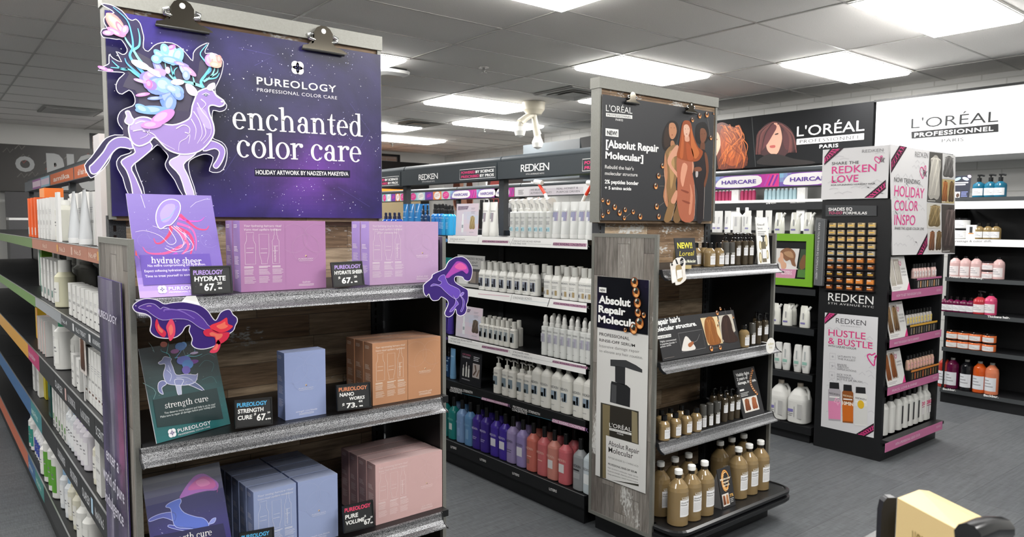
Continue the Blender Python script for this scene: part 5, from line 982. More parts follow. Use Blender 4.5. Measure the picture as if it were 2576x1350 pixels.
def chalk(b, F, w, h):
    b.text(F, 'NEW!!', w*.1, h*.62, h*.3, 'e0d24a', .001, bold=.03, fit=w*.72); b.text(F, 'Loreal', w*.14, h*.34, h*.26, 'd9c84a', .001, shear=.35, fit=w*.7); b.text(F, 'Abs Molecular', w*.3, h*.08, h*.16, 'e6e6d0', .001, bold=.02, fit=w*.62)
t, F = card4('chalk_sign', 'small black sign hand lettered in yellow on the top shelf', (1703.5, 671), (1755, 667.5), (1696, 598.7), ZL[0]+.016, 2.075, .02, chalk)
b = MB(); b.box(-.004, .092, -.012, .03, 0, .016, 'b3a274'); o = b.at('wooden_block', 'matte', (F.O.x-.004, F.O.y+.002, ZL[0])); tag(o, 'pale wooden base block under the yellow lettered black sign', 'block')
def rinse(b, F, w, h):
    b.rect(F, 0, 0, w, h, 'e6e6e4', .0004); b.text(F, 'Rinse-off', w*.1, h*.82, h*.07, '55554f', .0008, fit=w*.6); b.text(F, 'Serum', w*.1, h*.74, h*.07, '55554f', .0008, fit=w*.42); b.bars(F, w*.1, h*.70, w*.7, 3, h*.035, h*.014, '8a8a88', .0008)
    for x, y, r in ((.25, .4, .1), (.75, .5, .13), (.2, .14, .12), (.8, .2, .1)): b.ell(F, w*x, h*y, w*r, h*r, 'a39468', .0006, 14); b.ell(F, w*x, h*y, w*r*.6, h*r*.7, 'ddd3b4', .0008, 12)
    b.rect(F, w*.34, h*.04, w*.7, h*.48, '6b6350', .001); b.rect(F, w*.38, h*.12, w*.72, h*.32, 'e2e2e4', .0012); b.rect(F, w*.46, h*.48, w*.58, h*.58, '2a2a2c', .001); b.rect(F, w*.34, h*.58, w*.68, h*.61, '2a2a2c', .001)
card4('display_card', 'narrow white card with a pump bottle picture at the top shelf right end', (1908, 662), (1938, 660), (1897, 546), ZL[0], 2.085, .025, rinse, base='dcdcda', edge='cfcfcc')
def tent(b, F, w, h):
    for k in range(7): b.line(F, [(w*(.5+(.30-.02*k)*cos(q*pi/10+k*.4)), h*(.66+(.28-.02*k)*sin(q*pi/10+k*.4))) for q in range(14)], w*.03, ('d98a34', 'f0c070', 'a05a20', 'fbe6b4')[k % 4], .0006+k*.0001)
    for i in range(3): b.text(F, ('Molecular', 'repair', 'serum')[i], w*.5, h*(.7-.08*i), h*.075, 'f4ead0', .0016, 'C', .02, fit=w*(.8, .5, .5)[i])
    b.rect(F, w*.08, h*.06, w*.58, h*.36, 'd9d4cc', .0006); hair_back(b, F, w*.11, h*.09, w*.2, h*.24, '6a3a24', 'b06a44', 5, .001); hair_back(b, F, w*.34, h*.09, w*.2, h*.24, 'a8683c', 'dba878', 6, .001)
    b.text(F, '77%', w*.64, h*.24, h*.1, 'e0b060', .001, bold=.03, fit=w*.28); b.bars(F, w*.64, h*.2, w*.28, 3, h*.04, h*.016, 'bdbdbb', .001)
p0, p1, pt = on(1818.5, 1282, 2, DK), on(1851, 1270, 2, DK), None
t, F = card4('tent_sign', 'small black and gold tent sign between the large amber bottles', (1818.5, 1282), (1851, 1270), (1804, 1181), DK, p0.y, .04, tent)
b = MB(t.location)
b.add([F.O+Vector((-.001, .004, 0)), F(-.001, .17, -.004), F.O+Vector((-.012, .085, 0))], [(0, 1, 2), (2, 1, 0)], '9a9a9c'); b.build('side_gusset', 'satin', t)
# wobblers on the shelf lips
p = on(1938.7, 869, 1, 2.035); F = FY(p.x, 2.035, p.z); r_ = .0395; b = MB(p); b.prism(F, [(r_*cos(k*pi/16), r_*sin(k*pi/16)) for k in range(32)], -.001, 0, 'ecebe6'); b.text(F, 'sulfate', 0, .004, .017, 'cfc7a6', .0005, 'C', fit=.05, bold=.01); b.text(F, 'free', 0, -.014, .017, 'cfc7a6', .0005, 'C', fit=.028, bold=.01)
t = thing('shelf_talker', 'round white tag lettered in beige at the middle shelf right end', 'tag', p); b.build('disc', 'card', t); b = MB(p); b.box(p.x-.006, p.x+.006, 2.0365, 2.085, p.z+.012, p.z+.013, 'dcdcda'); b.build('plastic_arm', 'card', t)
p = on(1706, 682, 1, 2.03); F = FY(p.x, 2.03, p.z); z_ = lambda pts: PX(F, pts, (1640, 640), 7.576); b = MB(p)
b.prism(F, smooth(z_([(350, 165), (395, 175), (410, 120), (480, 60), (520, 60), (560, 45), (620, 80), (640, 150), (635, 240), (640, 370), (660, 430), (640, 490), (560, 555), (500, 580), (450, 580), (440, 525), (385, 545), (365, 370), (355, 250)]), 2), -.001, 0, 'e4dfd9')
b.poly(F, smooth(z_([(450, 250), (480, 200), (530, 190), (560, 220), (585, 460), (490, 515)]), 2), 'a08a62', .0005); b.poly(F, z_([(468, 300), (565, 280), (580, 430), (480, 470)]), 'e9e8e6', .0008); b.poly(F, z_([(375, 300), (440, 280), (470, 500), (385, 530)]), 'f0efed', .0006); b.ell(F, *uv(F, 1640+568/7.576, 640+140/7.576), .0125, .0185, '1d1d1f', .001, 20)
for k in range(2): b.line(F, z_([(520, 150+k*25), (620, 100+k*30)]), .0022, 'ecebe8', .0014)
b.poly(F, z_([(440, 85), (465, 90), (500, 180), (470, 180)]), '2a2a2c', .0009); b.poly(F, z_([(365, 170), (395, 180), (400, 205), (370, 215)]), '2a2a2c', .0009)
t = thing('shelf_talker', 'white bottle-shaped cut-out tag with black circle hanging from the top shelf', 'tag', p); b.build('cutout', 'card', t); b = MB(p); b.box(p.x-.004, p.x+.006, 2.0315, 2.075, p.z+.02, p.z+.021, 'dcdcda'); b.build('plastic_arm', 'card', t)
# ================================================================ the three shelving rows
C1, C2, C3 = .905, 2.972, 5.13
G1, GY1 = gondola('gondola_shelving', 'left shelving row behind the purple banner, white cartons on its shelves', C1, .462, 2.545, 8.6, (1.413, 1.13, .85, .555, .20))
G2, GY2 = gondola('gondola_shelving', 'middle shelving row with white bottles and dark lettered header', C2, .448, 2.545, 8.6, (1.42, 1.112, .807, .53, .155))
G3, GY3 = gondola('gondola_shelving', 'rear shelving row behind the hair colour tower', C3, .43, 2.565, 9.8, (1.43, 1.062, .79, .475, .115), hdr=(1.77, 1.9))
def header_bar(t, xc, ya, yb, z0, z1, col='30363a', d=.055):
    b = MB(t.location); b.box(xc-d, xc+d, ya+.006, yb-.006, z0, z1, col); h = bevel(b.build('header_sign', 'satin', t), .003)
    b = MB(t.location); b.tube([(xc, ya+.006, z1+.012), (xc, yb-.006, z1+.012)], .028, '3a4044', 10); b.build('top_rail', 'satin', h); return h
X2 = C2-.448
for i in range(len(GY2)-1): header_bar(G2, C2, GY2[i], GY2[i+1], 1.775, 1.885)
HF = FX(C2-.0555, 0, 0)
b = MB(G2.location)
def R4(x, y): return (950+x/6.44, 320+y/6.44)
def R5(x, y): return (1300+x/6.75, 320+y/6.75)
def redken(b, F, p0, p1, top, col, h=.0006): T(b, F, 'REDKEN', p0, p1, top, col, h, 0, .82)
redken(b, HF, R4(667, 857), R4(975, 832), R4(0, 762)[1], 'efefec'); T(b, HF, '5TH AVENUE NYC', R4(722, 895), R4(927, 883), R4(0, 870)[1], 'cfcfcd', .0006)
redken(b, HF, R5(70, 758), R5(550, 724), R5(0, 628)[1], 'efefec'); T(b, HF, '5TH AVENUE NYC', R5(155, 808), R5(468, 790), R5(0, 783)[1], 'cfcfcd', .0006, .01)
def powered(q, sc):
    for ln, (a, c) in enumerate((('POWERED', 'BY SCIENCE'), ('PRESCRIBED', 'BY PROS'))):
        u0, v0, w, h = q; s_ = h*.36; v = v0+h*(.56-.42*ln)
        b.text(HF, a, u0+w*.04, v, s_, 'e0407a', .0006, fit=w*(.40, .52)[ln], bold=.02, shear=.1); b.text(HF, c, u0+w*(.46, .58)[ln], v, s_, 'f0f0ee', .0006, fit=w*(.5, .38)[ln], bold=.03)
    b.line(HF, [(u0, v0), (u0+w, v0), (u0+w, v0+h), (u0, v0+h), (u0, v0)], .003, 'e6e6e4', .0006)
a = uv(HF, *R4(1332, 850)); c = uv(HF, *R4(1908, 640)); bw = c[0]-a[0]; bh = c[1]-a[1]
powered((a[0], a[1], bw, bh), 1); a2 = uv(HF, *R5(1115, 745)); powered((a2[0], a2[1], bw, bh), 1); a3 = uv(HF, *R4(345, 930)); powered((a3[0]-bw, a3[1], bw, bh), 1)
b.build('header_lettering', 'card', G2)
# ticket strips of the middle row
X2F = FX(X2-.001, 0, 0); Q1 = lambda x, y: (1080+x/3.971, 580+y/3.971); Q4 = lambda x, y: (1100+x/3.4625, 860+y/3.4625); Q5 = lambda x, y: (1100+x/5, 1080+y/5)
YE = 2.545
def strip2(u0, z0, z1, col): b.fbox(X2F, u0, -YE, z0, z1, -.004, 0 if u0 < -8 else .0006, col)
def acid(p0, p1, tp, dark):
    a = uv(X2F, *p0); c = uv(X2F, *p1); h = uv(X2F, p0[0], tp)[1]-a[1]
    b.poly(X2F, [(a[0], a[1]-h*.25), (c[0]+.004, c[1]-h*.25), (c[0]+.008, c[1]+h*1.2), (a[0]+.004, a[1]+h*1.2)], 'c79ab2' if not dark else 'b07a9c', .0010); T(b, X2F, 'ACIDIC BONDING CONCENTRATE', p0, p1, tp, '5a3a52' if not dark else 'e6d6e0', .0014, .03)
    b.line(X2F, [(c[0]+.012, c[1]-h*.2), (c[0]+.014, c[1]+h*1.1), (c[0]+.022, c[1]+h*.9), (c[0]+.014, c[1]+h*.4), (c[0]+.026, c[1]-h*.4)], .0016, 'a0a0a2' if not dark else 'b58ad0', .0010)
def thin(t_, p0, p1, tp, col='8a8a8c', bo=0): T(b, X2F, t_, p0, p1, tp, col, .0010, bo)
def rule(p0, p1, col, w=.0012): b.line(X2F, PX(X2F, [p0, p1]), w, col, .0010)
b = MB(G2.location); strip2(-8.5, 1.373, 1.419, '1b1c1e'); strip2(uv(X2F, *Q1(185, 120))[0], 1.373, 1.4195, 'f2f2f0'); u_ = uv(X2F, *Q1(160, 95)); b.ell(X2F, *u_, .03, .012, '4f86c0', .0005); b.ell(X2F, u_[0]-.012, u_[1]+.003, .01, .008, 'cfe0ee', .0007)
thin('STRONGER BONDS', Q1(208, 91), Q1(357, 95), Q1(0, 74)[1]); thin('IN 1 USE', Q1(200, 109), Q1(257, 110), Q1(0, 96)[1]); rule(Q1(262, 104), Q1(490, 112), '9a9a9a'); acid(Q1(527, 113), Q1(783, 120), Q1(0, 97)[1], 0)
thin('WEIGHTLESS BOND REPAIR', Q1(840, 111), Q1(1115, 119), Q1(0, 94)[1]); thin('FOR FINE HAIR', Q1(832, 136), Q1(972, 140), Q1(0, 118)[1]); rule(Q1(980, 131), Q1(1220, 140), '9a9a9a'); acid(Q1(1235, 142), Q1(1562, 155), Q1(0, 120)[1], 0)
rule(Q1(497, 65), Q1(485, 130), '77777a', .0015); rule(Q1(845, 70), Q1(808, 148), '77777a', .002); b.build('price_strip', 'card', G2)
b = MB(G2.location); strip2(-8.5, 1.066, 1.111, '1b1c1e'); strip2(uv(X2F, *Q1(300, 610))[0], 1.066, 1.1115, 'f2f2f0')
thin('STRONGER BONDS', Q1(838, 680), Q1(1025, 692), Q1(0, 656)[1]); rule(Q1(920, 690), Q1(1200, 725), '9fb4c0'); rule(Q1(830, 632), Q1(812, 700), '77777a', .002); rule(Q1(1207, 675), Q1(1180, 757), '222222', .004); acid(Q1(1238, 730), Q1(1562, 770), Q1(0, 712)[1], 0); rule(Q1(490, 630), Q1(800, 655), 'd9b0c0', .004); b.build('price_strip', 'card', G2)
b = MB(G2.location); strip2(-8.5, .762, .806, '1b1c1e'); strip2(uv(X2F, *Q1(190, 1105))[0], .762, .8065, 'f2f2f0'); u_ = uv(X2F, *Q1(160, 1070)); b.ell(X2F, *u_, .03, .012, '4a3a78', .0005)
thin('WEIGHTLESS BOND REPAIR', Q1(212, 1084), Q1(430, 1117), Q1(0, 1064)[1], '77777a'); thin('FOR FINE HAIR', Q1(203, 1108), Q1(312, 1128), Q1(0, 1088)[1], '77777a'); rule(Q1(318, 1120), Q1(490, 1150), '9a9a9a'); acid(Q1(525, 1163), Q1(783, 1210), Q1(0, 1146)[1], 0)
thin('STRONGER HAIR,', Q1(838, 1217), Q1(1000, 1246), Q1(0, 1198)[1], '77777a'); thin('IMMEDIATE RESULTS', Q1(828, 1244), Q1(1030, 1285), Q1(0, 1226)[1], '77777a'); rule(Q1(1040, 1276), Q1(1230, 1315), '9a9a9a'); acid(Q1(1230, 1312), Q1(1572, 1378), Q1(0, 1295)[1], 0); b.build('price_strip', 'card', G2)
b = MB(G2.location); strip2(-8.5, .478, .5295, '161718'); WB = 'd9d9d8'
for k, (x0, y0, x1, y1) in enumerate(((118, 408, 308, 450), (660, 570, 895, 640))): thin('PROFESSIONAL STRENGTH', Q4(x0, y0), Q4(x1, y1), Q4(0, y0-21)[1], WB, .02)
thin('CONCENTRATE', Q4(110, 428), Q4(215, 452), Q4(0, 408)[1], WB, .02); thin('CONCENTRATE', Q4(652, 594), Q4(783, 632), Q4(0, 572)[1], WB, .02); rule(Q4(217, 447), Q4(385, 487), '5aa4c0'); rule(Q4(786, 626), Q4(998, 682), '5aa4c0'); acid(Q4(386, 496), Q4(612, 556), Q4(0, 480)[1], 1); acid(Q4(1000, 690), Q4(1282, 768), Q4(0, 668)[1], 1); b.build('price_strip', 'card', G2)
b = MB(G2.location); strip2(-8.5, .088, .1545, '1d1e20'); b.line(X2F, [(-8.5, .1545), (-YE, .1545)], .003, '8a8a8a', .0006)
for p0, p1, tp in ((Q5(170, 228), Q5(242, 250), 200), (Q5(537, 382), Q5(615, 412), 354), (Q5(945, 558), Q5(1033, 592), 530), (Q5(1408, 758), Q5(1505, 792), 726)): thin('LITERS', p0, p1, Q5(0, tp)[1], 'e6e6e4', .03)
b.build('price_strip', 'card', G2)
# ---------------------------------------------------------------- bottles of the middle row
def blab(b, hw, hy, z0, z1, u0, u1, col, h=.0006):  # flat label on the front (-Y) of a box-like bottle
    b.add([(u0, -hy-h, z0), (u1, -hy-h, z0), (u1, -hy-h, z1), (u0, -hy-h, z1)], [(0, 1, 2, 3)], col)
def fr(hy): return FY(0, -hy, 0)
def sq_bottle(name, col, capc, H, hw, hy, zs, zc, rc, marks, inkc='7d7f82', p=4.0, logo=None, capname='cap'):
    """rounded rectangular bottle: straight to zs, shoulder to zc, cap radius rc up to H"""
    t = thing(name, '', 'bottle'); sy = hy/hw
    b = MB(); b.lathe([(hw*.96, 0), (hw, .003), (hw, zs), (hw*.9, zs+(zc-zs)*.3), (rc*1.3, zs+(zc-zs)*.86), (rc, zc)], 20, col, p, 1, sy); b.build('body', 'satin', t)
    b = MB(); b.lathe([(rc, zc), (rc*1.04, zc+.001), (rc*.98, H-.002), (rc*.9, H)], 16, capc); b.build(capname, 'satin', t)
    b = MB(); F = fr(hy)
    if logo: b.text(F, 'REDKEN', 0, logo[0], logo[1], inkc, .0008, 'C', fit=hw*1.5, sp=.85)
    for (u0, z0, u1, z1, c) in marks: b.rect(F, u0*hw, z0, u1*hw, z1, c, .0007)
    b.build('label', 'card', t); return t
WHB = 'e4e4df'
def m_abc(c): return [(-.75, .022, .6, .07, '8d94a2'), (-.75, .022, -.2, .04, 'd4d4d2'), (-.05, .024, .3, .069, c), (-.7, .045, -.1, .048, '5a5c60'), (-.7, .052, -.1, .055, '5a5c60'), (-.7, .012, .2, .014, 'a0a0a0')]
S300 = sq_bottle('shampoo_bottle', WHB, 'cfcfca', .163, .030, .021, .093, .118, .0165, m_abc('7a3f52'), logo=(.078, .012)); S300['category'] = 'bottle'
C300 = sq_bottle('conditioner_bottle', WHB, 'cfcfca', .166, .030, .021, .095, .12, .0165, [(-.75, .05, .5, .052, '9a9a9a'), (-.75, .056, .4, .058, '9a9a9a'), (-.75, .062, .5, .064, '9a9a9a'), (-.75, .016, 0, .04, 'c9c9c8'), (-.7, .02, -.5, .034, '55565a'), (.02, .016, .55, .042, 'a8946c')], logo=(.078, .012))
S75 = sq_bottle('travel_bottle', 'dcdbd4', 'd4d3cc', .145, .023, .017, .1, .106, .0135, [(-.75, .03, .65, .082, 'a9b2b6'), (-.7, .03, .1, .06, '6a6f74'), (-.1, .034, .1, .08, '8f9294'), (.2, .034, .35, .08, 'b9bcbe')], logo=(.088, .009))
MIST = sq_bottle('mist_bottle', 'dadcd9', 'e2e2de', .205, .0215, .019, .150, .157, .009, [(-.75, .07, .65, .115, 'b0b2ba'), (-.7, .07, 0, .1, '6a6c76'), (-.1, .072, .1, .113, 'a08ab4'), (.25, .072, .45, .113, '9aa0a8'), (-.75, .03, -.2, .032, '88898c')], p=2.6, logo=(.125, .011))
b = MB(); b.lathe([(.014, .157), (.0145, .172), (.011, .176), (.0115, .200), (.006, .212)], 14, 'e0e0dc'); b.build('spray_head', 'satin', MIST)
LIT = [sq_bottle('liter_bottle', c, k, .262 if k[0] == '1' else .242, .037, .030, .168, .205, .0125, mk, ink, 3.4, (.118, .018)) for c, k, mk, ink in (
    ('dad9d2', 'd4d3cd', [(-.7, .06, .5, .105, '8494a2'), (-.7, .06, -.15, .08, 'd9d9d6'), (-.6, .064, -.3, .076, '44464a'), (0, .062, .3, .103, '6a8aa0'), (-.7, .03, 0, .033, '9a9a9a')], '6a6c70'),
    ('1f7a78', '151516', [(-.4, .06, .45, .1, 'cfd6d4')], '7fc0b8'), ('7a9ac4', '151516', [(-.3, .04, .3, .09, '8fb0d4')], '9ab8dc'), ('5f8cb8', '151516', [(-.3, .04, .4, .1, '80a8cc')], '8ab4d4'),
    ('3d2a86', '151516', [(-.6, .06, .3, .064, 'b9b0dc'), (-.6, .07, .5, .074, 'b9b0dc')], 'cfc8ea'), ('44309a', '151516', [(-.6, .06, .65, .105, 'dcdae4')], 'cfc8ea'), ('9a8cb8', '151516', [(-.6, .06, .4, .064, '55506a'), (-.6, .072, .5, .076, '55506a')], '4a4660'), ('9588bc', '151516', [(-.6, .06, .65, .11, 'dcdae2')], '4a4660'),
    ('c66f62', '151516', [(-.6, .08, .4, .084, 'e6c0b4'), (-.6, .04, 0, .065, '9c6a5c')], 'e9c4b8'), ('c4686a', '151516', [(-.6, .08, .4, .084, 'e6c0b4')], 'e9c4b8'), ('c88478', '151516', [(-.55, .06, .45, .105, 'd9d6d6')], 'e9c4b8'), ('c8666c', '151516', [(-.6, .06, .45, .105, 'd9d6d6')], 'e9c4b8'), ('8f9294', '151516', [(-.6, .1, .5, .108, '2a2b2d'), (-.6, .06, .6, .09, 'a4a6a8')], '33353a'), ('c8d2d8', '151516', [(-.6, .05, .6, .1, 'e6e9ea')], '77797c'))]
PMP = sq_bottle('pump_bottle', 'dedcd5', 'e2e1da', .17, .0285, .024, .14, .15, .013, [(-.7, .05, .6, .1, '76848e'), (-.7, .05, -.1, .07, 'd4d4d2'), (-.7, .03, 0, .032, '9a9a9a')], logo=(.112, .013), p=3.0)
b = MB(); b.tube([(0, 0, .17), (0, 0, .198)], .004, 'd9d8d2', 8); b.tube([(-.012, 0, .203), (.018, 0, .205), (.036, 0, .196)], .0065, 'dedcd6', 8, .004); b.build('pump_head', 'satin', PMP)
def tube_(name, col, capc, H, w, marks, ink='8a8c90', mat='gloss', logo=True):
    t = thing(name, '', 'tube'); n = 20; rings = []
    for k in range(9):
        f = k/8; z = .022+(H-.022)*f; a = w/2*(.92+.13*f); d = w*.36*(1-f)**.8+.001
        rings.append([(a*cos(2*pi*(i+.5)/n), d*sin(2*pi*(i+.5)/n), z) for i in range(n)])
    b = MB(); V_ = [p for r in rings for p in r]; b.add(V_, [(j*n+i, j*n+(i+1) % n, (j+1)*n+(i+1) % n, (j+1)*n+i) for j in range(8) for i in range(n)], col, 0, True); b.add(rings[-1], [tuple(range(n))], col); b.build('body', mat, t)
    b = MB(); b.lathe([(w*.42, 0), (w*.45, .002), (w*.46, .022)], 20, capc, 2, 1, .8); b.build('cap', 'satin', t)
    b = MB(); dd = lambda f: w*.36*(1-f)**.8+.0015
    def g(u, z): f = (z-.022)/(H-.022); return (u, -dd(f)*math.sqrt(max(0, 1-(u/(w*.53))**2))-.0006, z)
    for (u0, z0, u1, z1, c) in marks:
        for i in range(4):
            for j in range(4): ua, ub = u0+(u1-u0)*i/4, u0+(u1-u0)*(i+1)/4; za, zb = z0+(z1-z0)*j/4, z0+(z1-z0)*(j+1)/4; b.add([g(ua, za), g(ub, za), g(ub, zb), g(ua, zb)], [(0, 1, 2, 3)], c)
    if logo: b.text(None, 'REDKEN', 0, H*.72, .012, ink, fit=w*.62, al='C', sp=.85, wrap=lambda x, y: g(x, y))
    b.build('label', 'card', t); return t
TUBE = tube_('hair_tube', 'd6d8d6', 'e0e1df', .185, .062, [(-.02, .09, .012, .135, '8a8ca8'), (-.02, .09, -.004, .108, 'd0d0d2'), (.013, .09, .018, .135, 'a89ab8')])
WTUB = tube_('hair_tube', 'e3e3df', 'dededa', .195, .066, [(-.022, .085, .01, .135, '8d9098'), (-.022, .085, -.006, .1, 'd8d8d6'), (-.005, .087, .006, .133, '9a8a94')])
BTUB = tube_('hair_tube', '2a76b4', '2a76b4', .2, .062, [(-.02, .11, .015, .113, 'bcd8ee')], 'a9cbe6'); TTUB = tube_('hair_tube', '14807e', '14807e', .17, .056, [], '80c8c0'); UTUB = tube_('hair_tube', '4a3a92', '4a3a92', .19, .056, [], 'b9b0dc'); LTUB = tube_('hair_tube', '6f9cc2', '6f9cc2', .19, .05, [], 'c4dcee')
def trig():
    t = thing('spray_bottle', '', 'spray bottle')
    b = MB(); b.lathe([(.0195, 0), (.0205, .003), (.0205, .134), (.018, .138), (.0125, .139)], 20, 'd4d6d3', 3.2, 1, 1.1); b.build('body', 'satin', t)
    b = MB(); b.lathe([(.0125, .139), (.0135, .14), (.0135, .155), (.011, .158)], 16, 'ecece8'); b.build('collar', 'satin', t)
    F = Frame((.0, 0, .157), (0, -1, 0), (0, 0, 1)); b = MB(); b.prism(F, [(-.02, .0), (.008, .0), (.012, .018), (.03, .026), (.034, .042), (.02, .05), (-.008, .05), (-.024, .038), (-.026, .016)], -.0085, .0085, 'efefec'); b.build('spray_head', 'satin', t)
    b = MB(); b.prism(F, [(.018, .028), (.026, .03), (.022, .008), (.015, -.012), (.011, -.01), (.016, .01)], -.005, .005, 'e3e3df'); b.build('trigger', 'satin', t)
    b = MB(); G = fr(.0227); b.text(G, 'REDKEN', 0, .102, .011, '8d9094', .0008, 'C', fit=.03, sp=.85); b.bars(G, -.014, .088, .028, 5, .004, .0018, '8f9296', .0008); b.rect(G, -.014, .034, .014, .056, 'b9d4dc', .0007); b.rect(G, -.012, .037, -.004, .05, '6f8f96', .0009); b.rect(G, .002, .036, .008, .054, '7fb4c4', .0009); b.bars(G, -.014, .026, .02, 1, .004, .0016, 'a0a2a4', .0008); b.build('label', 'card', t); return t
TRIG = trig()
def fine(name, col, capc, H, r, hc):
    t = thing(name, '', 'spray bottle'); b = MB(); b.lathe([(r*.95, 0), (r, .003), (r, H-hc-.012), (r*.8, H-hc-.004), (r*.5, H-hc)], 18, col, 3.5); b.build('body', 'gloss', t)
    b = MB(); b.lathe([(r*.52, H-hc), (r*.5, H-hc*.55), (r*.36, H-hc*.5), (r*.38, H-.004), (r*.3, H)], 14, capc); b.build('cap', 'satin', t)
    b = MB(); G = fr(r); b.text(G, 'REDKEN', 0, (H-hc)*.78, .01, 'a9cde9', .0008, 'C', fit=r*1.5, sp=.85); b.bars(G, -r*.7, (H-hc)*.6, r*1.2, 6, .007, .003, '8fc4ec', .0008); b.build('label', 'card', t); return t
BSPR = fine('spray_bottle', '2a78c4', '141416', .195, .0205, .062); BSP2 = fine('spray_bottle', '2f9ad2', '141416', .185, .0205, .055); DSPR = fine('spray_bottle', '1f3a5e', '141416', .19, .015, .062); DBOT = fine('shampoo_bottle', '1d4fae', '141a3a', .145, .024, .045)
def row2(pr, lst, x, z, zc, what, where, grp, rev=False):
    """bottles along the middle row, by the picture column of their tops, left to right"""
    for i, px in enumerate(lst): place(pr, (x, YA(px, x, z+zc), z), RX, f'{what}, {ORD[i]} from left {where}', grp)
s1, s2, s3, s4, s5 = 1.42, 1.112, .807, .53, .1555; XF, XB = X2+.040, X2+.115
row2(DBOT, [971, 981, 993, 1004], X2+.05, s1, .13, 'dark blue bottle', 'behind the pale lilac boxes', 'dark blue bottles'); row2(BTUB, [1021, 1036, 1051], X2+.05, s1, .18, 'bright blue tube', 'above the pale lilac boxes', 'bright blue tubes'); row2(BTUB, [1062, 1073], X2+.12, s1, .18, 'bright blue tube', 'behind the small dark sprays', 'bright blue tubes')
row2(DSPR, [1065, 1075.5], X2+.05, s1, .18, 'small dark blue spray with black cap', 'beside the blue tubes', 'small dark sprays'); row2(BSPR, [1094, 1105, 1114.5], XF, s1, .18, 'royal blue spray with black cap', 'in front on the top shelf', 'royal blue sprays'); row2(BSPR, [1099, 1109, 1122], XB, s1, .18, 'royal blue spray with black cap', 'in the row behind', 'royal blue sprays'); row2(BSP2, [1120, 1131.5], XF-.01, s1, .17, 'sky blue spray with black cap', 'beside the pale hair card', 'sky blue sprays'); row2(BSP2, [1127, 1138], XB, s1, .17, 'sky blue spray with black cap', 'behind the front ones', 'sky blue sprays')
row2(WTUB, [1224, 1243], XF, s1, .17, 'white upright tube', 'of the pair beside the pale hair card', 'white upright tubes')
row2(TRIG, [1294.5, 1309, 1323, 1341, 1356, 1369, 1387], XF-.005, s1, .17, 'white trigger spray bottle', 'on the top shelf', 'white trigger sprays')
row2(TRIG, [1314, 1330, 1349, 1376], XB, s1, .17, 'white trigger spray bottle', 'in the row behind', 'white trigger sprays')
row2(TUBE, [1401.5, 1424, 1447, 1468, 1487], XF-.005, s1, .17, 'grey upright tube', 'right of the trigger sprays', 'grey upright tubes'); row2(TUBE, [1412, 1437, 1459], XB, s1, .17, 'grey upright tube', 'in the row behind the front tubes', 'grey upright tubes')
row2(TTUB, [1121, 1133], X2+.05, s2, .15, 'teal tube', 'beside the grey client card', 'teal tubes')
W1, W2 = 'white shampoo bottle', 'white conditioner bottle'
row2(S300, [1217, 1233.5, 1250, 1269, 1289, 1309, 1328.5, 1348], XF, s2, .15, W1, 'in front on the second shelf', 'white shampoo bottles'); row2(S300, [1226, 1243, 1259, 1280, 1300, 1319, 1339], XB, s2, .15, W1, 'in back on the second shelf', 'white shampoo bottles')
row2(C300, [1383, 1403.5, 1427.5, 1447.5, 1471.5, 1488], XF, s2, .15, W2, 'in front on the second shelf', 'white conditioner bottles'); row2(C300, [1371, 1417, 1438, 1460], XB, s2, .15, W2, 'in back on the second shelf', 'white conditioner bottles')
row2(UTUB, [1119, 1134], X2+.05, s3, .15, 'purple tube', 'beside the pale hair card on the third shelf', 'purple tubes')
row2(S75, [1215.5, 1227.5, 1240.5, 1253.5, 1265.5, 1278, 1294], XF, s3, .135, 'small white bottle', 'in front on the third shelf', 'small white bottles'); row2(S75, [1232, 1244.5, 1256.5, 1270, 1284, 1306], XB-.01, s3, .135, 'small white bottle', 'in back on the third shelf', 'small white bottles')
row2(MIST, [1373, 1389, 1404.5, 1420.5, 1438, 1453.5, 1471, 1486], XF, s3, .19, 'white mist bottle', 'in front on the third shelf', 'white mist bottles'); row2(MIST, [1394, 1407, 1421, 1441, 1455, 1473], XB, s3, .19, 'white mist bottle', 'in back on the third shelf', 'white mist bottles')
row2(LTUB, [1140], X2+.05, s4, .17, 'light blue tube', 'beside the dark three-bottle card', 'light blue tubes'); row2(DSPR, [1121, 1130], X2+.06, s4, .17, 'small dark blue spray with black cap', 'near the light blue tube', 'small dark sprays')
row2(PMP, [1254.5, 1276, 1292.5, 1314, 1332.5], XF, s4, .18, 'cream pump bottle', 'in front on the fourth shelf', 'cream pump bottles'); row2(PMP, [1303, 1323, 1340], XB, s4, .18, 'cream pump bottle', 'in back on the fourth shelf', 'cream pump bottles')
row2(LIT[0], [1356, 1379.5, 1406, 1430.5, 1461.5, 1487], XF+.005, s4, .2, 'cream liter bottle', 'in front on the fourth shelf', 'cream liter bottles')
names = ['teal', 'pale blue', 'steel blue', 'plain purple', 'deep purple with white label', 'plain lavender', 'lavender with white label', 'coral', 'rose', 'salmon with white label', 'pink with white label', 'grey', 'white']
DECK = [(1122, 1), (1143, 1), (1164, 2), (1184.5, 3), (1204.5, 4), (1225, 4), (1250.5, 5), (1272.5, 5), (1292, 6), (1317, 7), (1343, 8), (1370.5, 9), (1396, 10), (1424.5, 11), (1462, 12), (1488, 13)]
for i, (px, k) in enumerate(DECK): place(LIT[k], (XF+.01, YA(px, XF+.01, s5+.25), s5), RX, f'{names[k-1]} liter bottle, {ORD[i]} from left in front on the bottom shelf', 'liter bottles on the bottom shelf')
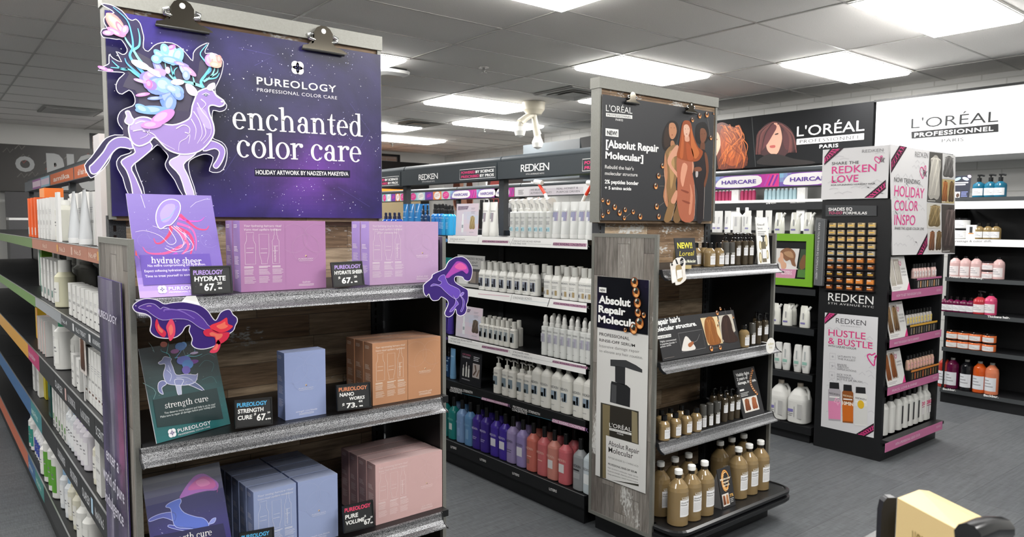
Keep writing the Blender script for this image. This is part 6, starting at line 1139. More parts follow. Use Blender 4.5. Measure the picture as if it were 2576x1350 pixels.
for i, (px, k) in enumerate([(1152, 2), (1173, 3), (1213, 4), (1238, 5), (1261, 5), (1304, 7), (1330, 7), (1357, 8), (1384, 10), (1410, 11), (1446, 11)]): copy_tree(LIT[k], (XF+.1, YA(px, XF+.1, s5+.25), s5), RX, f'{names[k-1]} liter bottle, {ORD[i]} from left in back on the bottom shelf', 'liter bottles on the bottom shelf')
# cards on the middle row
def card2(name, l, px0, px1, z, x, h, lean, draw, base='cfcfd2'):
    y0, y1 = YA(px0, x, z), YA(px1, x, z); w = y0-y1; t = thing(name, l, 'sign', (x, y0, z+.001)); a = t.location.copy()
    F = Frame(a, (0, -1, 0), Vector((lean, 0, h))); b = MB(a); b.fbox(F, 0, w, 0, h, -.003, 0, base); b.build('board', 'card', t); b = MB(a); draw(b, F, w, h); b.build('print', 'card', t)
    b = MB(a); b.box(a.x-.012, a.x+.03, y1-.004, y0+.004, z+.0002, z+.001, '17181a'); b.build('foot', 'satin', t)
def hairc(dk, lt):
    def d(b, F, w, h):
        grad_panel(b, F, w, h, lambda u, v: mixc(mixc('d4c9d6', 'c2ccdc', .5+.5*math.sin(u*5+v*7)), 'd9c4cc', .3*(1+math.sin(v*9))), 6, 8, .0003)
        b.poly(F, [(w*.07, h*.8), (w*.5, h*.82), (w*.56, h*.92), (w*.07, h*.92)], '77687f', .0006); b.text(F, 'ACIDIC BONDING', w*.09, h*.865, h*.04, 'd9ccd8', .0009, fit=w*.42); b.text(F, 'CONCENTRATE', w*.09, h*.82, h*.04, 'd9ccd8', .0009, fit=w*.36)
        b.rect(F, w*.26, h*.1, w*.36, h*.45, 'dfe3e6', .0006); b.rect(F, w*.28, h*.45, w*.34, h*.68, 'e6e9ea', .0006); b.rect(F, w*.275, h*.24, w*.345, h*.34, '9aa0a8', .0008)
        hair_back(b, F, w*.62, h*.2, w*.26, h*.42, dk, lt, 7, .0007); b.text(F, 'REDKEN', w*.64, h*.09, h*.05, '8a8c98', .0007, fit=w*.18); b.bars(F, w*.68, h*.86, w*.18, 2, h*.03, h*.014, 'a59aa8', .0006); b.bars(F, w*.68, h*.76, w*.2, 3, h*.03, h*.012, 'a59aa8', .0006)
    return d
card2('display_card', 'pale iridescent card with a blonde hair picture on the top shelf', 1146, 1201, s1, X2+.03, .19, .01, hairc('8f7a52', 'd9c48e')); card2('display_card', 'pale iridescent card with a dark hair picture on the third shelf', 1146, 1211, s3, X2+.03, .19, .01, hairc('4a3f38', '8a7a6c'))
def client(b, F, w, h):
    b.rect(F, 0, 0, w, h, 'b4b4b2', .0004); b.text(F, 'CUSTOMIZED BOND', w*.1, h*.86, h*.1, '55565a', .0008, fit=w*.85); b.text(F, 'EVERY CLIENT', w*.1, h*.74, h*.1, '55565a', .0008, fit=w*.66); b.bars(F, w*.1, h*.7, w*.7, 1, .01, .006, '77787c', .0008)
    b.rect(F, w*.45, h*.1, w*.98, h*.58, '4a4a4c', .0006); b.rect(F, w*.5, h*.14, w*.72, h*.5, '8a8078', .0008); b.rect(F, w*.74, h*.14, w*.95, h*.5, '6a625c', .0008); b.rect(F, w*.08, h*.08, w*.4, h*.36, 'd9d9d8', .0006)
card2('display_card', 'grey card lettered about every client on the second shelf', 1148, 1216, s2, X2+.06, .19, .01, client)
def three(b, F, w, h):
    b.rect(F, 0, 0, w, h, '1d1e22', .0003); b.text(F, 'ACIDIC BONDING', w*.08, h*.84, h*.07, 'b0607a', .0008, fit=w*.4); b.text(F, 'CONCENTRATE', w*.08, h*.76, h*.07, 'c9c9d0', .0008, fit=w*.36)
    for k, (u, hh) in enumerate(((.16, .34), (.3, .44), (.42, .36))): b.rect(F, w*(u-.035), h*.2, w*(u+.035), h*(.2+hh*.7), 'd2d2cc', .0008); b.rect(F, w*(u-.015), h*(.2+hh*.7), w*(u+.015), h*(.2+hh), 'd9d9d4', .0008)
    b.rect(F, w*.6, h*.24, w*.92, h*.66, 'b0a8a4', .0008); b.line(F, [(w*.64, h*.3), (w*.76, h*.45), (w*.7, h*.62)], .012, '5a463c', .001); b.line(F, [(w*.8, h*.28), (w*.9, h*.5)], .01, '7a6454', .001); b.bars(F, w*.62, h*.86, w*.28, 3, h*.05, h*.02, 'c4c4c8', .0008); b.bars(F, w*.1, h*.13, w*.4, 1, .01, .006, '8a8a8c', .0008)
card2('display_card', 'dark card with three white bottles on the fourth shelf', 1156, 1209, s4, X2+.03, .2, .012, three, '17181b')
for k, (P0, P1, P2, l) in enumerate((((1378, 503), (1371, 488), (1353, 459), 'white stick with a red handle leaning left above the trigger sprays'), ((1466, 505), (1474, 490), (1490, 462), 'white stick with a red handle leaning right above the grey tubes'))):
    x = X2+.15; A = [on(*p, 0, x) for p in (P0, P1, P2)]; t = thing('tube_squeezer', l, 'tool', (A[0].x, A[0].y, s1)); o_ = t.location
    b = MB(o_); b.tube([Vector((A[0].x, A[0].y, s1)), A[0], A[1]], .008, 'e9e9e5', 8, .009); b.build('white_stem', 'satin', t); b = MB(o_); b.tube([A[1], A[1]*.2+A[2]*.8], .0085, 'd23a22', 8); b.build('red_handle', 'satin', t); b = MB(o_); q = A[2]*.9+A[1]*.1; b.tube([q-Vector((0, .03, -.004)), q+Vector((0, .03, .012)) ], .013, 'ededea', 8); b.build('white_grip', 'satin', t)
# ================================================================ rear row: header, products, hair colour tower
HX3 = C3-.0555; H3 = FX(HX3, 0, 0)
for i in range(len(GY3)-1): header_bar(G3, C3, GY3[i], GY3[i+1], 1.772, 1.885, '34383b')
def hdr_panel(y1, y0, fn):
    b = MB(G3.location); F = FX(HX3-.001, y1, 1.780); w = y1-y0; b.fbox(F, 0, w, 0, .098, -.001, .002, 'cfcfcf'); F = FX(HX3-.0032, y1, 1.780); fn(b, F, w, .098); b.build('header_print', 'card', G3)
def haircare(b, F, w, h, k=1):
    grad_panel(b, F, w, h, lambda u, v: mixc(mixc('7a3aa8', 'd8368c', max(0, min(1, (u-.6)*3))), '8fd0e0', max(0, .5-u*2.2)*v*2), 16, 3, .0002)
    for j in range(5): b.line(F, [(w*(.80+.03*j), h*.1), (w*(.86+.03*j), h*.9)], .012, ('b84ab0', 'd8368c', '6a2f9c', 'e06a9c', '7a3aa8')[j], .0004)
    b.poly(F, smooth([(w*x, h*y) for x, y in ((.06, .2), (.1, .62), (.2, .9), (.45, .95), (.7, .92), (.76, .6), (.74, .25), (.6, .06), (.3, .05), (.14, .1))], 2), 'ece9ea', .0006); b.text(F, 'HAIRCARE', w*(.42 if k == 1 else .48), h*.34, h*.42, '5b3a98', .0018, 'C', .03, fit=w*.52/max(k, .62))
def ovals(b, F, w, h):
    b.rect(F, 0, 0, w, h, 'a9cfd0', .0002)
    for k, (c, c2) in enumerate((('d8368c', 'e77ab0'), ('ece9e6', 'c9c0c4'), ('7a3aa8', 'd8368c'), ('ece9e6', 'd9b0a8'), ('d8368c', 'e88ab4'))):
        u = w*(.1+.2*k); b.rect(F, u-w*.1, 0, u+w*.1, h, ('8fc4c8', 'b9d4dc', '6a4aa0', 'e08a50', 'b4cccc')[k], .0003); b.ell(F, u, h*.5, w*.075, h*.48, c, .0005, 16); b.line(F, [(u-w*.05, h*.35), (u+w*.05, h*.55)], h*.1, c2, .0007); b.line(F, [(u-w*.05, h*.55), (u+w*.05, h*.75)], h*.1, c2, .0007)
def honest(b, F, w, h):
    b.rect(F, 0, 0, w, h, 'dcd9dc', .0002); b.rect(F, w*.2, 0, w*.88, h*.72, 'cdc6cc', .0004); b.bars(F, w*.05, h*.7, w*.08, 5, h*.11, h*.06, '8a888a', .0005)
    for t_, u, v, k in (('WE BELIEVE IN', .22, .55, .2), ('AUTHENTIC BEAUTY', .22, .2, .28), ('REAL, HONEST &', .56, .55, .26), ('PURPOSE DRIVEN', .56, .2, .28)): b.text(F, t_, w*u, h*v, h*.28, '6a686c', .0006, fit=w*k, bold=.01)
yh = lambda px: YA(px, HX3-.003, 1.83)
ya, yb = yh(1810)+.075, yh(1984)+.075; seg = ya-yb
hdr_panel(ya, ya-seg+.004, haircare); HK = ((ya-seg)-2.58)/seg; hdr_panel(ya-seg, 2.58, lambda b, F, w, h: haircare(b, F, w, h, HK))
hdr_panel(ya+seg, ya+.004, haircare)
hdr_panel(yh(1295), yh(1494), honest); hdr_panel(yh(1244), yh(1293.5), haircare)
yl = [yh(1133), yh(1199), yh(1262)]; hdr_panel(yl[0], yl[1]+.003, haircare); hdr_panel(yl[1], yl[2], haircare); hdr_panel(yh(1030), yl[0]+.004, ovals); hdr_panel(yh(962), yh(1018), ovals)
z31, z32, z33, z34, z35 = 1.4305, 1.0625, .7905, .4755, .1155; X3 = C3-.43; X3F = X3+.045
def row3(pr, lst, x, z, zc, what, where, grp): row2(pr, lst, x, z, zc, what, where, grp)
WT3 = tube_('hair_tube', 'e6e6e4', 'e2e2e0', .165, .05, [(-.014, .03, .014, .042, '8a86b0'), (-.004, .07, .004, .12, 'b4b4b6')], logo=False, mat='satin')
row3(WT3, [1800, 1811, 1831, 1882, 1911, 1934], X3F, z31, .14, 'plain white tube', 'on the top shelf right of black banner', 'plain white tubes')
WB3 = sq_bottle('shampoo_bottle', 'e8e8e6', 'e4e4e2', .19, .034, .026, .125, .155, .012, [(-.3, .05, .3, .12, 'c4c4c6')], p=3); row3(WB3, [1856.5, 1879], X3F+.07, z31, .16, 'tall plain white round-shouldered bottle', 'behind the white tubes', 'tall plain white bottles')
def pouch():
    t = thing('refill_pouch', '', 'pouch'); F = FY(0, 0, 0)
    b = MB(); rows = [(0, .036, .022), (.02, .037, .024), (.07, .036, .020), (.11, .034, .012), (.135, .028, .004), (.15, .022, .0015)]; n = 16; V_ = []
    for z, a, d in rows: V_ += [(a*math.copysign(abs(cos(q))**.6, cos(q))-(.006 if z > .12 else 0), d*sin(q), z) for q in [2*pi*(i+.5)/n for i in range(n)]]
    b.add(V_, [(j*n+i, j*n+(i+1) % n, (j+1)*n+(i+1) % n, (j+1)*n+i) for j in range(len(rows)-1) for i in range(n)], 'dcdcd4', 0, True); b.add(V_[:n], [tuple(range(n-1, -1, -1))], 'dcdcd4'); b.add(V_[-n:], [tuple(range(n))], 'dcdcd4'); b.build('bag', 'gloss', t)
    b = MB(); b.tube([(.022, 0, .118), (.04, 0, .145)], .008, 'e2e2de', 10); b.build('spout_cap', 'satin', t)
    b = MB(); b.rect(FY(0, -.0246, 0), -.02, .024, .014, .036, '7a74a8', .0006); b.rect(FY(0, -.0215, 0), -.006, .055, .002, .1, '9a9a9c', .001); b.build('label', 'card', t); return t
PO = pouch(); row3(PO, [1962, 2002, 2036], X3F, z31, .12, 'white spouted refill pouch', 'on the rear row top shelf', 'refill pouches'); row3(PO, [1953, 1982, 2026], X3F, z33, .12, 'white spouted refill pouch', 'on the shelf below the green frame', 'refill pouches'); row3(PO, [1993], X3F+.07, z33, .12, 'white spouted refill pouch', 'behind the front pouches', 'refill pouches')
def curvy():
    t = thing('conditioner_bottle', '', 'bottle'); b = MB(); b.lathe([(.024, .014), (.03, .05), (.031, .1), (.027, .15), (.023, .185), (.020, .19)], 18, 'dededb', 3, 1, .7); b.build('body', 'satin', t)
    b = MB(); b.lathe([(.022, 0), (.0235, .003), (.024, .014)], 18, 'd2d2cf', 3, 1, .7); b.build('cap', 'satin', t); F = FY(0, -.0222, 0); b = MB(); b.rect(F, -.018, .058, .016, .078, '8fb9ac', .0006); b.rect(F, -.004, .09, .004, .15, 'aab0b0', .001); b.bars(F, -.016, .05, .026, 2, .006, .002, '9a9a9a', .0006); b.build('label', 'card', t); return t
CU = curvy(); row3(CU, [1960, 1980, 2008.5, 2029.5], X3F, z34, .16, 'white curved bottle with mint band', 'above the white jugs', 'white curved bottles')
def jug():
    t = thing('gallon_jug', '', 'jug'); b = MB(); b.lathe([(.062, 0), (.07, .008), (.071, .155), (.069, .168), (.058, .2), (.036, .232), (.019, .246), (.018, .252)], 24, 'd6d6d2', 3.4); b.build('body', 'satin', t)
    b = MB(); b.lathe([(.02, .252), (.0205, .254), (.0205, .276), (.018, .279)], 16, 'cfc4b4'); b.build('cap', 'satin', t); b = MB(); b.tube([(.016, 0, .246), (.045, 0, .25), (.062, 0, .225), (.0655, 0, .17)], .0095, 'd6d6d2', 10); b.build('handle', 'satin', t)
    b = MB(); F = FY(0, -.0712, 0); b.rect(F, -.05, .08, -.01, .1, '7a74b0', .0006); b.bars(F, -.05, .07, .04, 2, .012, .004, '8a8a8c', .0006); b.rect(F, .02, .04, .055, .14, 'b0b0ae', .0006); b.rect(F, -.005, .045, .0, .12, '9a9a9c', .0006); b.build('label', 'card', t); return t
JU = jug(); row3(JU, [1966, 2014], X3+.08, z35, .25, 'white gallon jug', 'on the bottom shelf of the rear row', 'gallon jugs')
for i, z in enumerate((z31, z32, z33, z34)): b = MB(G3.location); b.fbox(FX(X3-.0005, 9.79, 0), 0, 9.79-2.57, z-.045, z-.002, -.004, 0, '2a2c2e'); b.build('price_strip', 'satin', G3)
# green framed display in front of the rear row
GF = FX(X3-.004, 0, 0); a = uv(GF, 2050, 588.6); c = uv(GF, 2044, 722); i0 = uv(GF, 2030.7, 606.7); i1 = uv(GF, 2030.7, 702.7)
u1 = a[0]; u0 = u1-.62; v1, v0 = a[1], c[1]; t = thing('framed_display', 'bright green frame holding pictures, right of the wooden display', 'display frame', GF(u0, v0)); o_ = t.location
b = MB(o_)
for q in ((u0, u1, i0[1], v1), (u0, u1, v0, i1[1]), (u0, u0+.09, i1[1], i0[1]), (i0[0], u1, i1[1], i0[1])): b.fbox(GF, q[0], q[1], q[2], q[3], -.003, .012, '74ab2c')
b.build('frame', 'satin', t); b = MB(o_); b.fbox(GF, u0+.05, u1-.05, v0+.02, v1-.02, -.0035, -.003, '101211'); b.build('backing', 'black_metal', t)
b = MB(o_); P_ = lambda x, y: uv(GF, 1780+x/3.75, 400+y/3.75); L_ = lambda *p: [P_(*q) for q in p]
b.poly(GF, L_((560, 838), (870, 845), (825, 1125), (560, 1115)), 'd9d6d2', .002); b.poly(GF, L_((655, 1030), (840, 1040), (826, 1123), (600, 1115)), 'cf8fac', .003)
for s_, y in (('NATURALLY', 1065), ('BEAUTIFUL', 1085)): T(b, GF, s_, (1780+700/3.75, 400+y/3.75), (1780+800/3.75, 400+(y+4)/3.75), 400+(y-16)/3.75, 'f0e6ea', .0036, .02)
for pts, c, h in (([(690, 870), (740, 838), (800, 850), (832, 900), (825, 960), (835, 1010), (800, 1000), (780, 950), (740, 960), (700, 900)], '8a6248', .003), ([(690, 880), (715, 895), (720, 960), (745, 985), (740, 1030), (700, 1030), (690, 985), (668, 960), (672, 935), (685, 920)], 'd9a98c', .0034), ([(720, 880), (790, 870), (815, 930), (760, 920)], 'b08a68', .0036), ([(690, 1000), (760, 985), (845, 1030), (840, 1040), (690, 1032)], 'e2dedc', .0032)): b.poly(GF, smooth(L_(*pts), 3), c, h)
b.poly(GF, L_((880, 850), (940, 850), (940, 1120), (842, 1115)), '3a4a38', .0022); b.poly(GF, smooth(L_((870, 980), (910, 900), (940, 940), (925, 1020), (880, 1040)), 3), '7a5438', .0028); b.poly(GF, L_((855, 1040), (938, 1045), (936, 1120), (845, 1112)), '4f7a3c', .003); b.build('pictures', 'card', t)
# things seen far along the rear row's top shelf
def simple_bottle(name, body, capc, H, r, hc, lab=None):
    t = thing(name, '', 'bottle'); b = MB(); b.lathe([(r*.95, 0), (r, .003), (r, H-hc-.02), (r*.6, H-hc)], 14, body); b.build('body', 'satin', t); b = MB(); b.lathe([(r*.62, H-hc), (r*.6, H)], 12, capc); b.build('cap', 'satin', t)
    if lab: b = MB(); lab_(b, r, H, hc, lab); b.build('label', 'card', t)
    return t
def lab_(b, r, H, hc, c): lab(b, r, -.8, .8, H*.12, (H-hc)*.72, c); lab(b, r, -.6, .4, (H-hc)*.5, (H-hc)*.54, '77777a', 6, .001); lab(b, r, -.6, .5, (H-hc)*.42, (H-hc)*.45, 'a0a0a0', 6, .001)
CAN = simple_bottle('spray_can', '4a4c50', 'b4b6b8', .27, .026, .05, '77797c'); row3(CAN, [1282, 1291, 1300, 1309, 1318, 1327, 1336, 1345, 1353], X3F, z31, .25, 'dark can with silver top', 'far along the rear row', 'dark cans')
BLK = simple_bottle('black_bottle', '1a1a1b', '101011', .31, .034, .09); row3(BLK, [1212, 1224, 1236, 1248, 1260], X3F, z31, .28, 'tall black bottle', 'below the far lettered header', 'tall black bottles')
LBT = simple_bottle('pale_bottle', 'b9cfe0', '2a3238', .24, .034, .04); row3(LBT, [1361, 1375, 1389, 1403, 1416], X3F, z31, .2, 'pale blue bottle', 'behind the trigger sprays', 'pale blue bottles')
y0, y1 = YA(1422, X3F, 1.6), YA(1482, X3F, 1.6); b = MB(); b.box(0, .06, y1-y0, 0, 0, .245, '77a832'); b.box(-.001, 0, (y1-y0)*.9, (y1-y0)*.1, .02, .16, 'dfe6d0'); tag(b.at('display_box', 'card', (X3F-.02, y0, z31)), 'bright green box behind the grey upright tubes', 'box')
RED = simple_bottle('small_bottle', 'b03048', '141415', .2, .022, .05); row3(RED, [1202.5], X3F-.01, z31, .15, 'small red bottle with black cap', 'behind the white upright tubes', 'small red bottles')
# ---------------------------------------------------------------- hair colour tower
TX0, TX1, TY = 4.702, 5.54, 2.10
t = TW = thing('display_tower', 'black hair colour tower with pink shelf strips and white printed top box', 'display shelving', (TX0, TY, 0)); o_ = t.location
b = MB(o_); b.box(TX0, TX1, TY, 2.545, 0, .09, '0c0c0d'); b.build('kickplate', 'black_metal', t)
b = MB(o_); b.box(TX0, TX0+.03, TY, 2.545, .09, 1.66, '101011'); b.build('side_panel', 'black_metal', t); b = MB(o_); b.box(TX1-.03, TX1, TY, 2.545, .09, 1.66, '101011'); b.build('side_panel', 'black_metal', t)
b = MB(o_); b.box(TX0+.03, TX1-.03, 2.52, 2.545, .09, 1.66, '0b0b0c'); b.build('back_panel', 'black_metal', t)
b = MB(o_); b.box(TX0-.016, 5.652, 2.115, 2.546, 1.662, 1.988, 'd2d1d2', cols={'y': '1a1a1b'}); bevel(b.build('top_box', 'card', t), .002)
RF = FY(0, 2.07, 0); strips = []
zt = []
for k, (p0, p1, p2, p3, txt) in enumerate((((2228, 734.5), (2368, 720), (2232, 756.6), (2371, 739), 'HOW TO GET THIS HOLIDAY LOOK'), ((2224.5, 858), (2363.7, 829.6), (2225, 879), (2367.5, 845.5), 'MAKE THIS HOLIDAY ONE TO REMEMBER'), ((2219, 981), (2359, 938), (2222, 1000), (2361.5, 953.8), 'PEACE, LOVE & SHINE'), ((2227.4, 1116), (2370, 1059), (2226.8, 1137), (2370, 1079.6), 'WITH A PROFESSIONAL LIQUID COLOR'))):
    F = FY(0, 2.07 if k < 3 else 2.035, 0); q = [uv(F, *p) for p in (p0, p1, p2, p3)]; z1_ = (q[0][1]+q[1][1])/2; z0_ = (q[2][1]+q[3][1])/2; x0_ = TX0+.002; x1_ = max(q[1][0], q[3][0]); zt.append(z1_)
    b = MB(o_); yf = F.O.y+.003; b.box(x0_+.03 if k < 3 else TX0+.004, min(x1_, TX1-.03) if k < 3 else x1_, yf, 2.52, z1_-.022, z1_-.003, '2b2d2f') if k < 3 else b.box(TX0-.004, x1_+.03, yf, TY-.002, z1_-.022, z1_-.003, '2b2d2f'); s_ = b.build('shelf', 'black_metal', t)
    b = MB(o_); b.fbox(F, x0_ if k < 3 else q[0][0], x1_, z0_, z1_, -.002, 0, 'b5688f'); b.text(F, txt, x0_+.06, z0_+(z1_-z0_)*.34, (z1_-z0_)*.4, 'd3b4c6', .0006, bold=.02, fit=.36); b.text(F, 'REDKEN', x1_-.1, z0_+(z1_-z0_)*.4, (z1_-z0_)*.4, 'd3b4c6', .0006, fit=.07); b.build('pink_strip', 'card', s_)
LFc = FX(TX0-.0012, 0, 0); R4b = lambda x, y: (2050+x/3.14, 350+y/3.14); R5b = lambda x, y: (2050+x/3.14, 750+y/3.14)
def ribbon(b, F, P, pts, h=.001): 
    q = [uv(F, *P(*p)) for p in pts]; b.poly(F, q, '2a1420', h); n = len(q)
    A, B = Vector((*q[0], 0)), Vector((*q[1], 0)); Cc, D = Vector((*q[3], 0)), Vector((*q[2], 0))
    for i in range(6):
        s0, s1_ = (i+.15)/6, (i+.75)/6; a0 = A.lerp(B, s0); a1 = A.lerp(B, s1_); c0 = Cc.lerp(D, s0); c1_ = Cc.lerp(D, s1_)
        b.line(F, [tuple(a0.lerp(c0, .2))[:2], tuple(a1.lerp(c1_, .8))[:2]], .006, 'c83a7a', h+.0003); b.line(F, [tuple(a0.lerp(c0, .8))[:2], tuple(a1.lerp(c1_, .25))[:2]], .005, 'c83a7a', h+.0004)
def heart(b, F, P, pts, w, h=.0014): b.line(F, smooth([uv(F, *P(*p)) for p in pts], 4, False), w, 'd23a84', h)
SFc = FX(TX0-.0175, 0, 0); b = MB(o_)
for k in range(26): r = random.Random(k); u, v = uv(SFc, *R4b(90+440*r.random(), 100+340*r.random())); b.line(SFc, [(u-.03, v-.008*r.random()), (u, v+.012*r.random()), (u+.03, v-.006)], .006, 'c4c3c5', .0004)
ribbon(b, SFc, R4b, [(76, 200), (200, 76), (225, 74), (78, 165)][:0] or [(74, 205), (228, 70), (120, 78), (76, 140)]); ribbon(b, SFc, R4b, [(390, 462), (560, 320), (560, 390), (470, 463)])
T(b, SFc, 'REDKEN', R4b(372, 107), R4b(540, 96), R4b(0, 82)[1], '8a888a', .0012); T(b, SFc, 'SHARE THE', R4b(133, 204), R4b(347, 193), R4b(0, 180)[1], '4a484a', .0012, .004); T(b, SFc, 'REDKEN', R4b(133, 273), R4b(485, 252), R4b(0, 214)[1], 'cf3f84', .0012, .008); T(b, SFc, 'LOVE', R4b(133, 345), R4b(343, 335), R4b(0, 287)[1], 'cf3f84', .0012, .008); T(b, SFc, 'FOR STUNNING HOLIDAY HAIR', R4b(128, 369), R4b(478, 355), R4b(0, 357)[1], '4a484a', .0012, .01)
heart(b, SFc, R4b, [(505, 190), (475, 165), (478, 140), (500, 145), (510, 160), (520, 135), (532, 135), (525, 160), (505, 192)], .005); T(b, SFc, 'RK', R4b(512, 178), R4b(548, 184), R4b(0, 140)[1], '3a383a', .002, .01); b.build('top_box_print', 'card', t)
HB = FY(0, 2.098, 0); q = [uv(HB, *R4b(*p)) for p in ((597, 40), (1110, 128), (1105, 905), (613, 916))]
b = MB(o_); b.prism(HB, q, -.006, 0, 'd9d8d9'); hb_ = b.build('banner_board', 'card', t); b = MB(o_)
for k in range(40): r = random.Random(k+50); u, v = uv(HB, *R4b(620+240*r.random(), 150+720*r.random())); b.line(HB, [(u-.03, v-.012*r.random()), (u, v+.016*r.random()), (u+.03, v-.01)], .007, 'cbcacc', .0004)
ribbon(b, HB, R4b, [(600, 270), (728, 62), (668, 50), (601, 160)]); ribbon(b, HB, R4b, [(800, 912), (888, 740), (888, 840), (850, 911)])
for s_, p0, p1, tp, c, bo in (('REDKEN', (790, 138), (893, 148), 94, '8a888a', 0), ('NOW TRENDING:', (625, 334), (832, 358), 296, '4a484a', .004), ('HOLIDAY', (625, 446), (860, 468), 358, 'd8428a', .004), ('COLOR', (625, 562), (812, 566), 476, 'd8428a', .004), ('INSPO', (625, 676), (790, 678), 590, 'd8428a', .004), ('SHARE THE LIQUID COLOR LOVE', (628, 712), (860, 718), 690, '4a484a', .004)): T(b, HB, s_, R4b(*p0), R4b(*p1), R4b(0, tp)[1], c, .0012, bo)
heart(b, HB, R4b, [(850, 310), (830, 260), (835, 225), (850, 225), (858, 245), (866, 215), (875, 215), (872, 250), (852, 312)], .007); T(b, HB, 'RK', R4b(852, 285), R4b(882, 298), R4b(0, 238)[1], '3a383a', .002, .01)
for k, (pts, dk, lt, bg, n_) in enumerate(((((905, 98), (1008, 112), (1000, 506), (884, 494)), 'a8a49c', 'e8e4d8', '4a4844', 1), (((1012, 115), (1106, 128), (1101, 316), (1003, 308)), '4a4846', '9a9896', 'd0d0ce', 1), (((1001, 314), (1101, 322), (1097, 508), (996, 502)), '7a4a28', 'd98a4c', 'b9a878', 2), (((884, 504), (992, 512), (990, 708), (885, 702)), '6a5a3a', 'c0a878', 'c9c6bc', 1), (((999, 514), (1100, 518), (1104, 898), (1000, 894)), '3a302e', '8a7a76', '4a4440', 1), (((890, 712), (996, 718), (998, 888), (892, 890)), '5a4034', 'b4764a', 'd4d2ce', 2))):
    q = [uv(HB, *R4b(*p)) for p in pts]; b.poly(HB, q, bg, .0010); w = (q[1][0]-q[0][0])/n_; h = q[0][1]-q[3][1]
    for j in range(n_): hair_back(b, HB, q[3][0]+w*(j+.04), q[3][1]+h*.05, w*.92, h*.9, dk if j == 0 else '4a3a2a', lt if j == 0 else '9a7a4a', k+j, .0013)
    b.rect(HB, q[3][0]+.006, q[3][1]+.006, q[3][0]+w*.6, q[3][1]+.010, 'dcdad6', .003)
b.build('banner_print', 'card', hb_)
# left face of the tower
b = MB(o_); q = [uv(LFc, *R4b(*p)) for p in ((88, 520), (490, 525), (490, 605), (88, 610))]; b.prism(LFc, q, 0, .006, '3d3f41'); L6 = FX(TX0-.0075, 0, 0); T(b, L6, 'SHADES EQ', R4b(107, 566), R4b(295, 562), R4b(0, 541)[1], 'e6e6e4', .0004, .025); T(b, L6, 'TO-GO', R4b(107, 592), R4b(213, 591), R4b(0, 571)[1], 'd0507c', .0004, .01, shear=.2); T(b, L6, 'FORMULAS', R4b(223, 592), R4b(411, 593), R4b(0, 571)[1], 'e6e6e4', .0004, .025); b.build('tower_sign', 'satin', t)
b = MB(o_); T(b, LFc, 'REDKEN', R4b(104, 1272), R4b(461, 1306), R4b(0, 1206)[1], 'e2e2e0', .0006, 0); T(b, LFc, '5TH AVENUE NYC', R4b(104, 1300), R4b(465, 1333), R4b(0, 1284)[1], 'c4c4c2', .0006, .01, 1.3); b.build('tower_lettering', 'card', t)
q = [uv(LFc, *R5b(*p)) for p in ((80, 112), (500, 150), (465, 1102), (48, 1008))]; pt_ = thing('tower_poster', 'white poster with pink words and three small bottles on the tower side', 'poster', LFc(*q[3])); b = MB(pt_.location); b.prism(LFc, q, 0, .0015, 'd0d0d2'); b.build('sheet', 'card', pt_); b = MB(pt_.location); L7 = FX(TX0-.003, 0, 0)
for k in range(40): r = random.Random(k+90); u, v = uv(L7, *R5b(100+360*r.random(), 160+840*r.random())); b.line(L7, [(u-.02, v-.012*r.random()), (u, v+.014*r.random()), (u+.02, v-.01)], .005, 'c2c2c6', .0002)
ribbon(b, L7, R5b, [(78, 205), (180, 122), (100, 114), (79, 150)], .0006); ribbon(b, L7, R5b, [(325, 1070), (466, 985), (465, 1050), (400, 1088)], .0006)
for s_, p0, p1, tp, c, bo in (('REDKEN', (165, 194), (403, 217), 152, '4a4a4e', 0), ('5TH AVENUE NYC', (205, 219), (360, 233), 209, '9a9a9e', 0), ('HUSTLE', (107, 293), (400, 325), 240, 'd8387c', .006), ('& BUSTLE', (105, 356), (455, 400), 305, 'd8387c', .006), ('WITH LIQUID COLOR', (103, 380), (328, 406), 364, '4a4a4e', .006), ('SATURATE TO', (180, 463), (323, 477), 448, '6a6a6e', 0), ('THE FULLEST', (180, 483), (321, 500), 468, '6a6a6e', 0), ('BREEZE', (177, 529), (250, 538), 514, '6a6a6e', 0), ('THROUGH', (177, 546), (266, 556), 531, '6a6a6e', 0), ('APPLICATIONS', (177, 564), (327, 584), 549, '6a6a6e', 0), ('PICK YOUR', (175, 607), (289, 618), 592, '6a6a6e', 0), ('PREFERENCE', (175, 625), (301, 640), 610, '6a6a6e', 0), ('BOTTLE OR BRUSH', (175, 644), (373, 668), 629, '6a6a6e', 0)): T(b, L7, s_, R5b(*p0), R5b(*p1), R5b(0, tp)[1], c, .0006, bo)
for x, y in ((118, 432), (115, 505), (112, 578)): p = [uv(L7, *R5b(*z)) for z in ((x, y), (x+44, y+4), (x+44, y+54), (x, y+50))]; b.line(L7, p+[p[0]], .0014, 'a9a9ad', .0006); b.ell(L7, *uv(L7, *R5b(x+23, y+28)), .007, .007, 'b0b0b4', .0006, 10)
heart(b, L7, R5b, [(478, 432), (450, 448), (435, 440), (415, 452), (430, 490), (466, 532), (472, 490), (488, 450), (470, 470)], .008, .0008)
